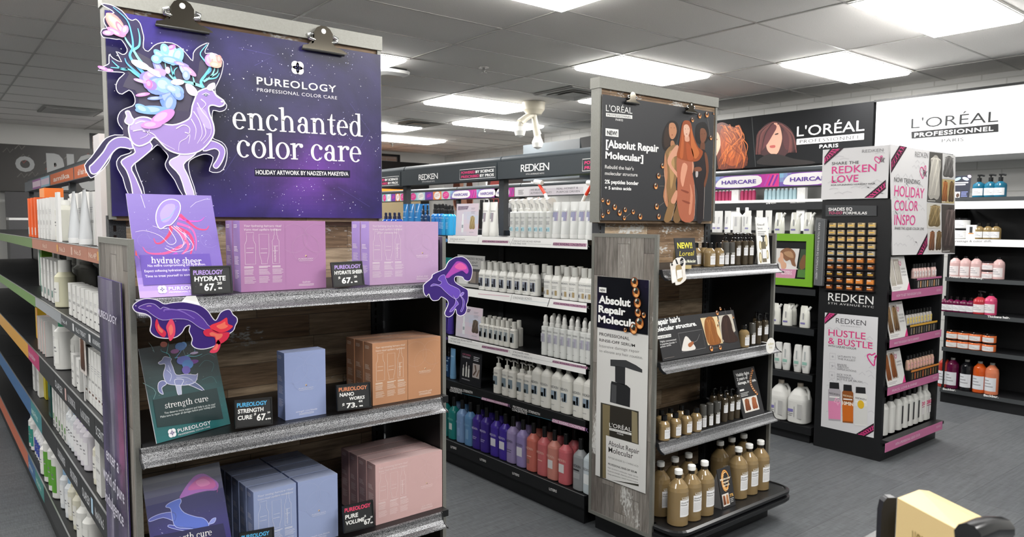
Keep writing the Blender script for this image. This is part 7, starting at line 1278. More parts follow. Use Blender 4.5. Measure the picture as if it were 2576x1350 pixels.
for x0, x1, y0, y1, c1, c2, cc in ((105, 205, 660, 968, 'a9a4aa', 'd985ac', '232325'), (216, 304, 678, 985, '8a4f22', 'c4661f', '232325'), (312, 414, 697, 1008, 'd9d9d6', 'cfcfcc', '232325')):
    P2 = lambda x, y: uv(L7, *R5b(x0+(x1-x0)*x, y0+(y1-y0)*y+8*x)); b.poly(L7, [P2(.12, 0), P2(.85, 0), P2(.88, .16), P2(.1, .16)], cc, .0008); b.poly(L7, [P2(0, .2), P2(.1, .16), P2(.88, .16), P2(1, .2), P2(.98, .98), P2(.03, .98)], c1, .0007); b.poly(L7, [P2(0, .48), P2(1, .48), P2(.98, .94), P2(.03, .94)], c2, .0009); b.poly(L7, [P2(.1, .36), P2(.9, .36), P2(.9, .39), P2(.1, .39)], 'e9e6e2', .0011)
    b.text(L7, 'REDKEN', *P2(.08, .3), .016, '4a4648' if cc and c1 != '8a4f22' else 'e6d6b4', .0011, fit=(P2(.92, 0)[0]-P2(.08, 0)[0]), sp=.85)
b.ell(L7, *uv(L7, *R5b(363, 838)), .022, .028, 'd9b02c', .0013, 16); T(b, L7, '10MIN', R5b(217, 838), R5b(303, 850), R5b(0, 810)[1], 'f0e6d6', .0013, .03); T(b, L7, 'EQ', R5b(150, 815), R5b(190, 840), R5b(0, 775)[1], 'e6a9c4', .0013, .02); b.build('print', 'card', pt_)
# shade boxes in their pockets: ten rows of five
R6 = lambda x, y: (2060+x/5.62, 540+y/5.62)
xt, xb = (205, 330, 465, 615, 765), (160, 305, 445, 580, 735); yl_ = (148, 245, 340, 438, 535, 635, 733, 825, 915, 1015); yr_ = (146, 247, 350, 450, 550, 648, 745, 845, 953, 1048)
RW5 = ['c9b48a', 'bfa98a', 'cfae80', 'b9a88c', 'b4aea2', '8a8680', '5a3420', '3a2c20', '4a2818', '5a2c14']; RWO = ['top', 'second', 'third', 'fourth', 'fifth', 'sixth', 'seventh', 'eighth', 'ninth', 'bottom']; CLO = ['leftmost', 'second from left', 'middle', 'second from right', 'rightmost']
b = MB(o_)
for rr_ in range(10):
    a_ = uv(LFc, *R6(xb[0]-70, yl_[rr_]+48)); c_ = uv(LFc, *R6(xt[4]+50 if rr_ < 5 else xb[4]+65, yr_[rr_]+48)); b.prism(LFc, [a_, c_, (c_[0], c_[1]+.006), (a_[0], a_[1]+.006)], 0, .02, '141415')
b.build('pocket_rail', 'satin', t)
for i in range(10):
    for j in range(5):
        px, py = R6(xt[j]+(xb[j]-xt[j])*i/9, yl_[i]+(yr_[i]-yl_[i])*j/4); u, v = uv(LFc, px, py); c = RW5[i]
        if i == 5 and j > 1: c = 'a86a34'
        if i == 8 and j > 1: c = 'cf8038'
        r = random.Random(i*7+j); dx = (r.random()-.5)*.003; w, h = .0205, .0145
        n_ = f'color_box'; b = MB(); F = FX(0, 0, 0); b.fbox(F, -w+dx, w+dx, -h, h, .001, .016, c, cols={'V': mixc(c, 'ffffff', .15)}); b.rect(F, -w+.003+dx, -h*.35, w-.003+dx, h*.1, ('dcae3c', 'd9a23a', 'e08a3a')[0 if i < 5 or i == 7 else 2], .0164); b.rect(F, -w+.003+dx, h*.4, w*.3+dx, h*.82, '5a5248' if i < 5 else 'd4cec4', .0164); b.rect(F, -w*.5+dx, -h*.8, w*.7+dx, -h*.6, '77706a' if i < 5 else '8a4a20', .0164)
        kind = 'tan' if i < 5 else 'bright orange' if c == 'cf8038' else 'grey' if c == '8a8680' else 'brown'
        tag(b.at(n_, 'card', LFc(u, v)), f'small {kind} shade box, {RWO[i]} row of the tower side, {CLO[j]}', 'box', 'shade boxes on the tower side')
# grey upright sign beside the tower
p = onp(2065, 634, (4.655, 0, 0), (1, 0, 0)); VF = FX(4.66, 0, 0); q = [uv(VF, *z) for z in ((2052, 548), (2076, 551), (2068, 719), (2047, 717))]
t2 = thing('blade_sign', 'narrow grey upright sign left of the tower shade boxes', 'sign', VF(*q[3])); b = MB(t2.location); b.prism(VF, q, -.028, 0, '5a5c5e'); b.build('board', 'satin', t2); b = MB(t2.location); b.line(VF, [((q[i % 4][0]*.9+sum(z[0] for z in q)/4*.1), (q[i % 4][1]*.96+sum(z[1] for z in q)/4*.04)) for i in range(5)], .002, '8a8c8e', .0006)
um = (q[0][0]+q[1][0])/2; b.text(None, 'GRAB YOUR SHADES EQ FORMULA HERE!', 0, 0, .03, 'c9c9c9', fit=(q[0][1]-q[3][1])*.84, wrap=lambda x, y: VF(um-.012-y*-.6+(x*-.02), q[0][1]-.03-x, .0008)); b.build('print', 'card', t2)
# cards and small bottles on the tower shelves
def hc(dk, lt, words, two=True):
    def d(b, F, w, h):
        b.rect(F, 0, 0, w, h, 'd3d2d0', .0004)
        if two: b.rect(F, w*.02, h*.15, w*.28, h*.95, 'b4aca4', .0006); hair_back(b, F, w*.02, h*.16, w*.26, h*.78, dk, lt, 3, .0008)
        b.rect(F, w*.31, h*.18, w*.64, h*.92, 'a49c94', .0006); hair_back(b, F, w*.33, h*.2, w*.28, h*.7, dk, lt, 5, .0008); b.line(F, [(w*.68, h*.72), (w*.62, h*.8), (w*.66, h*.86), (w*.7, h*.8), (w*.74, h*.86), (w*.74, h*.78), (w*.68, h*.72)], .005, 'c83a7a', .001)
        for i, s_ in enumerate(words): b.text(F, s_, w*.68, h*(.6-.09*i), h*.07, '55535a', .0008, fit=w*.26)
        b.bars(F, w*.05, h*.11, w*.5, 2, h*.04, h*.016, '9a989a', .0006); b.text(F, 'REDKEN', w*.72, h*.92, h*.05, '9a989a', .0008, fit=w*.22); b.poly(F, [(w*.8, 0), (w, 0), (w, h*.22)], 'c83a7a', .0008)
    return d
for k, (BL, BR, TL, d, l) in enumerate((((2227.7, 730.6), (2290, 725), (2228, 644.6), hc('a09a90', 'e4e0d6', ('CHESTNUT', 'BLONDE &', 'ICY BLONDE')), 'pale hair picture card, uppermost on the tower shelves'), ((2223.5, 848.7), (2285, 830), (2225, 762.7), hc('4a3424', 'c09a68', ('ROOTED', 'GOLDEN', 'BALAYAGE')), 'brown hair picture card, middle of three on the tower shelves'), ((2218.8, 971), (2279, 950), (2222, 885), hc('6a3a1e', 'b4703c', ('CINNAMON', 'SPICE')), 'copper hair picture card, lowest on the tower shelves'))):
    z = zt[k]-.002; a = on(*BL, 1, 2.085); x0 = max(a.x, TX0+.04); c_ = on(*BR, 1, 2.085); h = min(.27, on(*TL, 1, 2.11).z-z); tt = thing('hair_card', l, 'sign', (x0, 2.085, z)); F = Frame((x0, 2.085, z), (1, 0, 0), (0, .05, h)); b = MB(tt.location); b.fbox(F, 0, c_.x-x0, 0, h, -.004, 0, 'cfcecb'); b.build('board', 'card', tt); b = MB(tt.location); d(b, F, c_.x-x0, h); b.build('print', 'card', tt); b = MB(tt.location); b.box(x0+.05, x0+.2, 2.09, 2.19, z-.0005, z+.002, 'bdbcba'); b.build('foot', 'card', tt)
SB = [simple_bottle('shade_bottle', c, '1a1a1b', .095, .0145, .028, l) for c, l in (('c9a9a4', 'd9d2d0'), ('b9b4b0', 'd9c26a'), ('c4a08c', 'd9a4a0'))]
for k, (lst, what) in enumerate((((2298.5, 2305, 2312, 2319, 2326, 2334.5, 2344, 2350), 'uppermost'), ((2281, 2288, 2295, 2302, 2309, 2316, 2324, 2332, 2339), 'middle'), ((2283.5, 2291, 2299, 2307, 2314.5, 2322, 2329, 2336.5, 2344), 'lowest'))):
    z = zt[k]-.0025; xs_ = [XA(px, 2.115, z+.14) for px in lst]; tt = thing('bottle_rack', f'small stepped rack of shade bottles on the {what} tower shelf', 'rack', (xs_[0]-.03, 2.09, z)); b = MB(tt.location); b.box(xs_[0]-.03, xs_[-1]+.03, 2.095, 2.15, z, z+.065, '1a1a1b'); b.build('step', 'satin', tt); b = MB(tt.location); b.box(xs_[0]-.03, xs_[-1]+.03, 2.075, 2.078, z+.058, z+.07, ('b5688f', 'c99a3c', 'c9803c')[k]); b.build('front_rail', 'satin', tt)
    b = MB(tt.location); b.box(xs_[0]-.03, xs_[-1]+.03, 2.0785, 2.0945, z, z+.056, '1d1d1e')
    for j in range(10): xx = xs_[0]-.015+j*(xs_[-1]+.03-xs_[0])/10; b.rect(FY(xx, 2.0783, z), 0, .008, .018, .05, [('9a9690', 'c99a6c', '8a8884'), ('77726a', '8a7a5c', '5a544e'), ('6a5a3c', 'a85a34', '8a6a4a')][k][j % 3], .0004)
    b.build('shade_chart', 'card', tt)
    for j, x in enumerate(xs_): place(SB[(j+k) % 3] if False else SB[k], (x, 2.115, z+.0655), 0, f'tiny shade bottle, {ORD[j]} from left on the {what} tower rack', 'tiny shade bottles on the tower')
DV = [sq_bottle('developer_bottle', 'd0d0cc', c, .245, .036, .03, .17, .205, .0135, mk, '55555a', 3.2) for c, mk in (('161617', []), ('161617', [(.1, .04, .75, .16, '3a3a3c')]), ('d2d2ce', [(-.5, .05, .6, .15, 'dcd9d9'), (-.5, .1, .6, .106, 'c83a6a')]))]
b = MB(); b.text(FY(0, -.0305, 0), '20', 0, .115, .035, 'cf3f70', .0008, 'C', .03, fit=.05); b.build('number', 'card', DV[2])
for j, (px, k) in enumerate(((2222, 0), (2239.5, 0), (2257.5, 1), (2273, 1), (2286, 1), (2299, 1), (2312.5, 2), (2324.5, 2), (2338, 2))): z = zt[3]-.0025; place(DV[k], (min(TX1-.069, max(TX0+.07, XA(px, 2.15, z+.2))), 2.15, z), 0, f"white developer bottle with {'black' if k < 2 else 'white'} cap, {ORD[j]} from left on the tower base", 'white developer bottles')
# ================================================================ right wall: signs, white fixture and the haircare shelves
RXF = 6.72; RW = tag(thing('wall_shelving', 'black wall shelving with coloured haircare bottles at the right edge', 'shelving', (7.1, .6, 0)), 'black wall shelving with coloured haircare bottles at the right edge')
o_ = RW.location; RZ = (1.724, 1.385, 1.065, .772, .474, .1225); RY0, RY1 = .6, 2.53
b = MB(o_); b.box(7.08, 7.12, RY0, RY1, 0, 1.72, '0d0d0e'); b.build('back_panel', 'black_metal', RW); b = MB(o_); b.box(RXF+.02, 7.08, RY0, RY1, 0, .085, '0d0d0e'); b.build('kickplate', 'black_metal', RW)
for y in (RY0, RY1-.02): b = MB(o_); b.box(RXF+.03, 7.08, y, y+.02, .085, 1.66, '19191a'); b.build('end_panel', 'black_metal', RW)
Rf = FX(RXF, 0, 0); R7 = lambda x, y: (2370+x/5, 430+y/5); R8 = lambda x, y: (2360+x/4.22, 690+y/4.22)
for i, z in enumerate(RZ):
    b = MB(o_); b.box(RXF+.002, 7.08, RY0+.021, RY1-.021, z-.024, z-.002, '2b2c2e'); s_ = b.build('shelf', 'black_metal', RW); b = MB(o_); b.fbox(Rf, -RY1, -RY0, z-.034 if i else z-.03, z, -.002, 0, 'dedede' if i == 1 else '3d4042')
    if i == 0: b.fbox(Rf, -RY1, -RY0, 1.630, 1.692, -.002, 0, 'e4e4e2')
    if i == 1: b.fbox(Rf, -RY1, -RY0, 1.328, z-.034, -.002, 0, 'dedede'); T(b, Rf, 'breakage & color shift.', (2398, 608.6), (2495.5, 608.6), 603.5, '77777a', .0006, .01)
    for s2_, p0, p1, tp in ((('Protect color vibrancy.', R8(118, 30), R8(480, 50), 10),), (('Thickens hair.', R8(522, 455), R8(760, 470), 432),), (), (('Backbar.', R8(50, 1222), R8(188, 1238), 1200), ('Backbar.', R8(483, 1290), R8(640, 1312), 1266)))[i-2] if i > 1 else (): T(b, Rf, s2_, p0, p1, R8(0, tp)[1], 'e6e6e4', .0006, .03)
    b.build('price_strip', 'card', s_)
def rowR(pr, lst, z, zc, what, where, grp, dx=.06): row2(pr, lst, RXF+dx, z, zc, what, where, grp)
def wide(name, body, capc, H, r, hc, kind='pump', lc='dcdde0'):
    t = thing(name, '', 'jar' if kind == 'jar' else 'bottle'); b = MB()
    if kind == 'jar': b.lathe([(r*.95, 0), (r, .004), (r, H-hc-.006), (r*.94, H-hc)], 24, body); b.build('body', 'gloss', t); b = MB(); b.lathe([(r*.95, H-hc), (r*.96, H-.003), (r*.9, H)], 24, capc); b.build('lid', 'gloss', t); zl = (.006, (H-hc)*.75)
    else:
        b.lathe([(r*.95, 0), (r, .004), (r, (H-hc)*.74), (r*.9, (H-hc)*.86), (r*.35, H-hc)], 22, body); b.build('body', 'gloss', t); zl = ((H-hc)*.12, (H-hc)*.58); b = MB(); b.lathe([(r*.36, H-hc), (r*.36, H-hc*.45)], 12, capc)
        if kind == 'pump': b.lathe([(r*.14, H-hc*.45), (r*.14, H-hc*.2)], 8, capc); b.tube([(-r*.3, 0, H-hc*.1), (r*.3, 0, H-hc*.1), (r*.8, 0, H-hc*.2)], r*.17, capc, 8)
        b.build('cap', 'gloss', t)
    b = MB(); lab(b, r, -.95, .95, *zl, lc); h = zl[1]-zl[0]
    for i in range(3): lab(b, r, -.8, (-.1, .2, .5)[i], zl[1]-h*(.25+.22*i), zl[1]-h*(.19+.22*i), '8a8a8e', 6, .001)
    b.build('label', 'card', t); return t
rowR(wide('pump_bottle', '17607c', '131416', .185, .046, .06), [2464, 2493, 2518], RZ[0], .15, 'teal blue pump bottle', 'on the top wall shelf', 'teal blue pump bottles')
JW = wide('hair_mask_jar', 'dededc', '18181a', .085, .058, .016, 'jar', 'e4e4e4'); place(JW, (RXF+.07, YA(2419, RXF+.07, 1.43), RZ[1]), RX, 'white jar with black lid, lower of the stacked pair on the second wall shelf', 'stacked white jars'); copy_tree(JW, (RXF+.07, YA(2421, RXF+.07, 1.5), RZ[1]+.0855), RX, 'white jar with black lid, upper of the stacked pair on the second wall shelf', 'stacked white jars')
y = YA(2444, RXF+.04, 1.44); b = MB(); b.box(0, .05, -.038, .038, 0, .115, 'e2e1de'); b.rect(FX(-.0004, 0, 0), -.012, .05, .01, .1, '3a3a3c', 0); b.rect(FX(-.0004, 0, 0), -.02, .04, .02, .05, 'cf9a6a', .0003); tag(b.at('carton', 'card', (RXF+.03, y, RZ[1])), 'small white carton with dark bottle picture beside the stacked white jars', 'box')
rowR(wide('serum_bottle', '8a7650', '1a1712', .15, .036, .045, 'cap'), [2464.5, 2486.5, 2507], RZ[1], .12, 'amber bottle with white label', 'on the second wall shelf', 'amber wall bottles')
PK = wide('shampoo_bottle', 'c9a8a6', '1a1a1b', .19, .042, .03, 'cap', 'd9d2d2'); rowR(PK, [2404, 2430, 2457], RZ[2], .15, 'dusty pink bottle', 'on the third wall shelf', 'dusty pink bottles', .055)
PJ = wide('hair_mask_jar', 'd0a9a6', '2a2224', .07, .046, .014, 'jar', 'dcd6d6')
for k in range(2): place(PJ, (RXF+.06, YA(2485.5, RXF+.06, 1.1), RZ[2]+.0705*k), RX, f"dusty pink jar, {('lower', 'upper')[k]} of the stacked pair on the third wall shelf", 'stacked pink jars')
rowR(PK, [2514], RZ[2], .15, 'dusty pink bottle', 'right of the stacked pink jars', 'dusty pink bottles')
rowR(wide('serum_bottle', '5a1238', '171214', .15, .034, .045, 'cap', 'd9d9dc'), [2379, 2392, 2409, 2426, 2443], RZ[3], .12, 'burgundy bottle with white label', 'on the fourth wall shelf', 'burgundy bottles', .05)
rowR(wide('pump_bottle', 'a8323a', '171214', .19, .05, .05, 'pump', 'd9d5d6'), [2466], RZ[3], .12, 'red pump bottle', 'on the fourth wall shelf', 'red pump bottles'); rowR(wide('shampoo_bottle', 'c4486e', '171214', .19, .045, .035, 'cap', 'd9d5d6'), [2493], RZ[3], .12, 'rose pink bottle', 'on the fourth wall shelf', 'rose pink bottles')
OJ = wide('hair_mask_jar', 'd9703c', '1a1412', .072, .05, .014, 'jar', 'dcdad8')
for i, px in enumerate((2396.5, 2425, 2454, 2488)):
    for k in range(2): place(OJ, (RXF+.06, YA(px, RXF+.06, .52), RZ[4]+.0725*k), RX, f"orange jar, {('bottom', 'top')[k]} of stack, {ORD[i]} from left on the fifth wall shelf", 'stacked orange jars')
for px, c, n_, cap_ in ((2376, '9a3026', 'brick red', '8a8a88'), (2396, '561236', 'burgundy', '8f8f8c'), (2432, '141518', 'black', '8f8f8c'), (2464.5, 'c4521c', 'orange', '8f8f8c'), (2495, 'cf7a58', 'peach', '8f8f8c')): pr = wide('liter_bottle', c, cap_, .27, .05, .03, 'cap', 'd4d6da'); place(pr, (RXF+.08, YA(px, RXF+.08, .25), RZ[5]), RX, f'large {n_} bottle with white label on the lowest wall shelf', 'large bottles on the lowest wall shelf')
ya_, yb_ = YA(2396, RXF+.05, 1.8), YA(2441, RXF+.05, 1.8); tt = thing('display_card', 'dark blue picture card left of the teal pump bottles', 'sign', (RXF+.03, ya_, RZ[0])); F = Frame((RXF+.03, ya_, RZ[0]), (0, -1, 0), (.03, 0, .185)); w = ya_-yb_; b = MB(tt.location); b.fbox(F, 0, w, 0, .185, -.003, 0, '1c2030'); b.build('board', 'card', tt); b = MB(tt.location)
for u, v, a_, r_, c in ((.25, .85, .2, .4, '9ac0d0'), (.7, .85, .2, -.4, 'b4c4e0'), (.9, .95, .12, -.6, 'c9b4d4')): b.ell(F, w*u, .185*v, w*a_, .012, c, .0006, 14, r_)
b.bars(F, w*.1, .13, w*.8, 2, .016, .009, 'e0e0ea', .0006); b.rect(F, 0, 0, w*.48, .05, 'd6d2cc', .0006); b.ell(F, w*.13, .02, w*.1, .018, '5a4030', .0008, 12); b.ell(F, w*.36, .02, w*.1, .018, '4a3428', .0008, 12); b.bars(F, w*.54, .05, w*.38, 4, .012, .006, '7a84b8', .0006); b.build('print', 'card', tt)
# lettered sign boxes high on the wall
SX = 6.9; SXF = FX(SX, 0, 0); R1_ = lambda x, y: (1780+x/3.2148, 200+y/3.2148)
simple('sign_glow', 'f4f5f6', .45, 0, .03, namp=0)
t = thing('wall_sign', 'long black wall sign with two portraits and white lettering', 'sign', (SX, 3.27, 2.09)); o_ = t.location
b = MB(o_); b.box(SX+.001, XR-.002, 3.275, 6.9, 2.092, 2.625, '131416'); b.build('box', 'matte', t); b = MB(o_); loreal(b, SXF, R1_(722, 460), R1_(1267, 412), R1_(0, 376)[1], 'efefed', '1c1c1e', .001); b.build('lettering', 'card', t)
b = MB(o_); c_ = lambda *p: smooth([uv(SXF, *R1_(*q)) for q in p], 3)
for pts, c, h in (([(0, 420), (60, 370), (120, 345), (190, 380), (250, 440), (290, 520), (310, 620), (300, 710), (180, 720), (90, 720), (70, 600), (0, 600)], '5a2412', .0006), ([(110, 400), (190, 420), (250, 520), (280, 640), (200, 700), (120, 640), (105, 500)], '8f4018', .0008), ([(150, 470), (200, 500), (230, 600), (190, 640), (150, 580)], 'b4581f', .001), ([(0, 440), (60, 415), (95, 450), (105, 530), (80, 600), (50, 640), (0, 650)], 'd4a48c', .0012), ([(60, 480), (80, 480), (80, 488), (60, 488)], '4a2a20', .0016), ([(40, 590), (70, 580), (70, 600), (45, 606)], 'a8504a', .0016),
    ([(400, 470), (440, 390), (520, 340), (600, 350), (670, 400), (710, 480), (715, 560), (640, 600), (600, 640), (480, 620), (420, 600), (395, 540)], '38191c', .0006), ([(430, 420), (510, 360), (560, 380), (520, 460), (470, 540), (430, 570)], '5a2c30', .0010), ([(620, 400), (680, 450), (700, 530), (640, 570), (610, 500)], '4a2226', .0008), ([(540, 345), (580, 370), (600, 440), (600, 500), (570, 590), (530, 606), (490, 580), (475, 530), (490, 480), (530, 420)], 'cf9a84', .0009), ([(400, 680), (450, 620), (520, 600), (600, 610), (700, 640), (850, 660), (850, 680), (620, 696)], '17100f', .0011), ([(505, 535), (545, 530), (545, 550), (510, 552)], 'a8504a', .0013), ([(545, 440), (570, 432), (572, 442), (548, 448)], '3a2420', .0013)): b.poly(SXF, c_(*pts), c, h)
r = random.Random(4)
for k in range(34):
    x0, y0 = 95+150*r.random(), 370+60*r.random(); x1, y1 = 90+210*r.random(), 640+80*r.random(); b.line(SXF, c_((x0, y0), (x0+45+20*r.random(), y0+70), ((x0+x1)/2+60*r.random(), (y0+y1)/2), (x1+25, y1-60), (x1, y1))[:-3], .012, mixc('6a2a10', 'd07030', r.random()), .0014+k*.00003, .005)
for k in range(26):
    s = r.random(); x0 = 540+20*s; b.line(SXF, c_((x0, 348), (480-70*s, 420), (450-60*s, 520), (440-40*s, 610))[:-3] if k % 2 else c_((x0+20, 360), (640+40*s, 430), (650+60*s, 520), (620+90*s, 590))[:-3], .010, mixc('2a1214', '7a4440', r.random()), .0016+k*.00003, .005)
b.line(SXF, [uv(SXF, *R1_(358, 305)), uv(SXF, *R1_(388, 705))], .006, '3a3c3e', .0006); b.build('portraits', 'satin', t)
t = thing('wall_sign', 'glossy white lit wall sign with black lettering at the right edge', 'sign', (SX, .6, 2.09)); o_ = t.location; b = MB(o_); b.box(SX+.001, XR-.002, .6, 3.25, 2.075, 2.615, 'ececee'); b.build('box', 'sign_glow', t); b = MB(o_); b.box(SX-.004, XR-.002, .6, 3.27, 2.6155, 2.635, '141516'); b.build('top_edge', 'satin', t)
b = MB(o_); T(b, SXF, "L'OR\u00c9AL", R1_(1645, 396), R1_(2350, 340), R1_(0, 312)[1], '26282a', .001, -.005); q = [uv(SXF, *R1_(*p)) for p in ((1648, 422), (2352, 358), (2352, 422), (1650, 478))]; b.poly(SXF, q, '1c1d1f', .0008); T(b, SXF, 'PROFESSIONNEL', R1_(1672, 466), R1_(2312, 412), R1_(0, 432)[1], 'f2f2f2', .0014, .02, 1.1); T(b, SXF, 'PARIS', R1_(1893, 508), R1_(2070, 496), R1_(0, 480)[1], '4a4c4e', .001, 0, 1.1); b.build('lettering', 'card', t)
# valance and white wall fixture below the black sign
t = thing('wall_fixture', 'white wall fixture with small tubes under the black wall sign', 'shelving', (7.2, 3.3, 0)); o_ = t.location
b = MB(o_); b.box(7.2, 7.5, 3.3, 6.9, 2.02, 2.085, 'b4b4b2'); b.build('valance', 'satin', t)
for y in (3.32, 4.1, 4.9, 5.75, 6.6): b = MB(o_); b.box(7.22, 7.27, y, y+.09, 0, 2.02, 'e6e6e6'); b.build('upright', 'white_paint', t)
b = MB(o_); b.box(7.45, 7.5, 3.3, 6.9, 0, 2.02, '8a8a88'); b.build('back_panel', 'satin', t)
for z, c in ((1.76, 'e2e2e2'), (1.4, '2b2c2e'), (1.0, '2b2c2e')): b = MB(o_); b.box(7.2, 7.45, 3.3, 6.9, z-.03, z, c); b.fbox(FX(7.1985, 0, 0), -6.9, -3.3, z-.11, z-.034, -.002, 0, '202224'); b.build('shelf', 'satin', t)
b = MB(o_); F = FX(7.196, 0, 0); T(b, F, 'Dia light', R1_(475, 1006), R1_(555, 1000), R1_(0, 986)[1], 'e6e6e6', .001, .02); T(b, F, 'Acidic gel-creme', R1_(668, 1000), R1_(790, 994), R1_(0, 986)[1], 'd0d0d0', .001, .02); b.build('shelf_lettering', 'card', t)
PT = simple_bottle('color_tube', 'b03a64', 'dfe3e4', .14, .022, .03); LT = simple_bottle('color_tube', 'a9c4cc', 'd4d8da', .14, .022, .03)
row2(PT, [1803, 1812, 1821, 1830, 1839, 1849, 1859, 1868, 1878, 1888, 1897], 7.26, 1.7605, .12, 'tiny rose color tube', 'under the haircare header', 'rose color tubes'); row2(LT, [1928, 1938, 1948, 1959, 1969, 1979, 1990, 2000, 2011, 2021], 7.26, 1.7605, .12, 'tiny pale blue color tube', 'under the haircare header', 'pale blue color tubes')
# far signs and wall posters above the middle row
t = thing('wall_sign', 'grey wall sign with white lettering above the middle shelving row', 'sign', (SX, 7.12, 2.2)); o_ = t.location; b = MB(o_); b.box(SX+.001, 7.5, 7.13, 8.3, 2.1, 2.612, '565c60'); b.build('box', 'satin', t); b = MB(o_); T(b, SXF, 'REDKEN', R5(300, 640), R5(1060, 560), R5(0, 470)[1], 'eeeeec', .001, .02); b.build('lettering', 'card', t)
t = thing('wall_sign', 'black slanted wall sign beside the grey lettered sign', 'sign', (6.6, 6.3, 2.1)); o_ = t.location; b = MB(o_); F = FX(6.6, 0, 0); q = [uv(F, *R5(*p)) for p in ((1075, 178), (1500, 100), (1500, 480), (1120, 480))]; b.prism(F, q, -.3, 0, '141516'); b.build('box', 'satin', t); b = MB(o_); T(b, F, 'NEW', R5(1225, 480), R5(1700, 420), R5(0, 355)[1], 'e6e6e4', .001, .02); b.build('lettering', 'card', t)
def wposter(x, px0, px1, z0, z1, l, cols):
    y1, y0 = YA(px0, x, 2.1), YA(px1, x, 2.1); t = thing('wall_poster', l, 'poster', (x, y1, z0)); F = FX(x, y1, z0); w, h = y1-y0, z1-z0; b = MB(t.location); b.fbox(F, 0, w, 0, h, -.01, 0, 'd6d6d6'); b.build('board', 'card', t); b = MB(t.location)
    for k, (u, v, a_, c_, c) in enumerate(cols): b.ell(F, w*u, h*v, w*a_, h*c_, c, .0006+k*.0003, 18)
    b.build('picture', 'card', t)
wposter(8.43, 1112, 1202, 1.75, 2.42, 'pale wall poster showing bare shoulders above the far header', ((.6, .25, .28, .42, 'c9937c'), (.5, .75, .12, .2, 'd9a68f'), (.42, .55, .1, .5, '6a3a2c'), (.78, .5, .09, .5, '6a3a2c')))
wposter(7.53, 1222, 1340, 1.75, 2.36, 'wall poster with dark red hair above the far header', ((.4, .5, .38, .62, '2a1815'), (.25, .5, .16, .4, '7a2c28'), (.75, .6, .22, .5, '241a18')))
wposter(7.53, 1352, 1358, 1.8, 2.3, 'narrow pale wall poster right of the dark red hair poster', ((.5, .5, .3, .4, 'c9938c'),))
b = MB(); b.box(0, .3, -.45, .45, -.015, .015, '5f9ad0'); tag(b.at('light_bar', 'satin', (7.2, 6.9, 2.08)), 'blue bar under the grey wall sign above the far white header', 'bar'); b = MB()
t = thing('wall_sign', 'black far wall sign with partly hidden pale lettering right of the purple banner', 'sign', (6.9, 12.4, 1.6)); o_ = t.location; b = MB(o_); b.box(6.2, 7.9, 12.38, 12.64, 1.4, 2.64, '0e0e0f'); b.build('board', 'satin', t); b = MB(o_); F = FY(0, 12.3785, 0); T(b, F, 'REDKEN', (940, 455), (1045, 455), 428, 'cfd0d0', .001, 0); b.build('lettering', 'card', t)
b = MB(); b.box(6.1, 7.3, 11.6, 12.3, 1.98, 2.08, 'e08a30'); b.box(6.15, 7.25, 11.65, 12.3, 0, 1.98, '8a7c60'); tag(b.at('display_counter', 'card', (0, 0, 0)), 'orange topped far display right of the purple banner', 'display')
# ================================================================ left shelving row: strips, header and products
X1 = C1-.462; X1F = FX(X1-.0015, 0, 0); QA = lambda x, y: (60+x/4.5, 560+y/4.5); QB = lambda x, y: (60+x/5, 830+y/5); QC = lambda x, y: (60+x/5, 1080+y/5)
for i in range(len(GY1)-1): header_bar(G1, C1, GY1[i], GY1[i+1], 1.77, 1.86, '5a6068', .05)
b = MB(G1.location); HF1 = FX(C1-.0505, 0, 0)
for p0, p1, c, tx in ((127, 185, 'cf6a3c', 'amika'), (187, 256, 'c9683f', 'all hair is welcome'), (82, 103, '9a5f9c', ''), (103, 125, '8fb9cc', '')):
    ya_, yb_ = YA(p0, C1-.05, 1.81), YA(p1, C1-.05, 1.81); b.rect(HF1, -ya_, 1.775, -yb_, 1.855, c, .0006)
    if tx: b.text(HF1, tx, -(ya_*.5+yb_*.5), 1.795, .05, 'e9d9cf', .001, 'C', .02, fit=(ya_-yb_)*.7)
    else: b.rect(HF1, -ya_+.02, 1.79, -yb_-.02, 1.84, 'd9c4d4', .001)
b.build('header_print', 'card', G1)
b = MB(G1.location)
ytop = lambda px, z: YA(px, X1, z)
def seg1(px0, px1, z0, z1, col, txt=None, tc='d9d4d0', sq=None):
    ya_ = ytop(px0, (z0+z1)/2) if px0 else 8.6; yb_ = max(2.55, ytop(px1, (z0+z1)/2)) if px1 else 2.55; b.fbox(X1F, -ya_, -yb_-.003, z0, z1, -.003, .0004, col)
    if txt: b.text(X1F, txt, -ya_+.02, z0+(z1-z0)*.3, (z1-z0)*.5, tc, .001, bold=.02, fit=min((ya_-yb_)*.62, .032*(z1-z0)/.045*len(txt)))
    if sq: b.rect(X1F, -yb_-.05, z0+(z1-z0)*.2, -yb_-.015, z0+(z1-z0)*.8, sq, .001)
S1_, S2_, S3_, S4_, S5_ = 1.413, 1.13, .85, .555, .20
seg1(0, 82, 1.366, S1_, '5a7a3c')
for p0, p1, tx, s in ((82, 107, None, None), (107, 149, 'No.0', 'd9a04a'), (149, 186, 'No.3', 'd9b4a4'), (186, 222, 'No.5', None), (222, 262, 'No.4P', 'd9a04a')): seg1(p0, p1, 1.366, S1_, 'b0745e', tx, 'e0c4b4', s)
seg1(0, 90, 1.08, S2_, '5f8a3a'); seg1(90, 155, 1.085, S2_, '9a9fa4')
for p0, p1, tx in ((155, 190, 'No.4'), (190, 232, 'No.5 TREAT'), (232, 275, 'NOURISHING')): seg1(p0, p1, 1.085, S2_, '3f4347', tx, 'c9ccd0', 'd9dadc')
seg1(0, 72, .77, S3_, 'd9a03c'); seg1(72, 100, .77, S3_, 'b8346c', 'nourishing', 'e6b4c8')
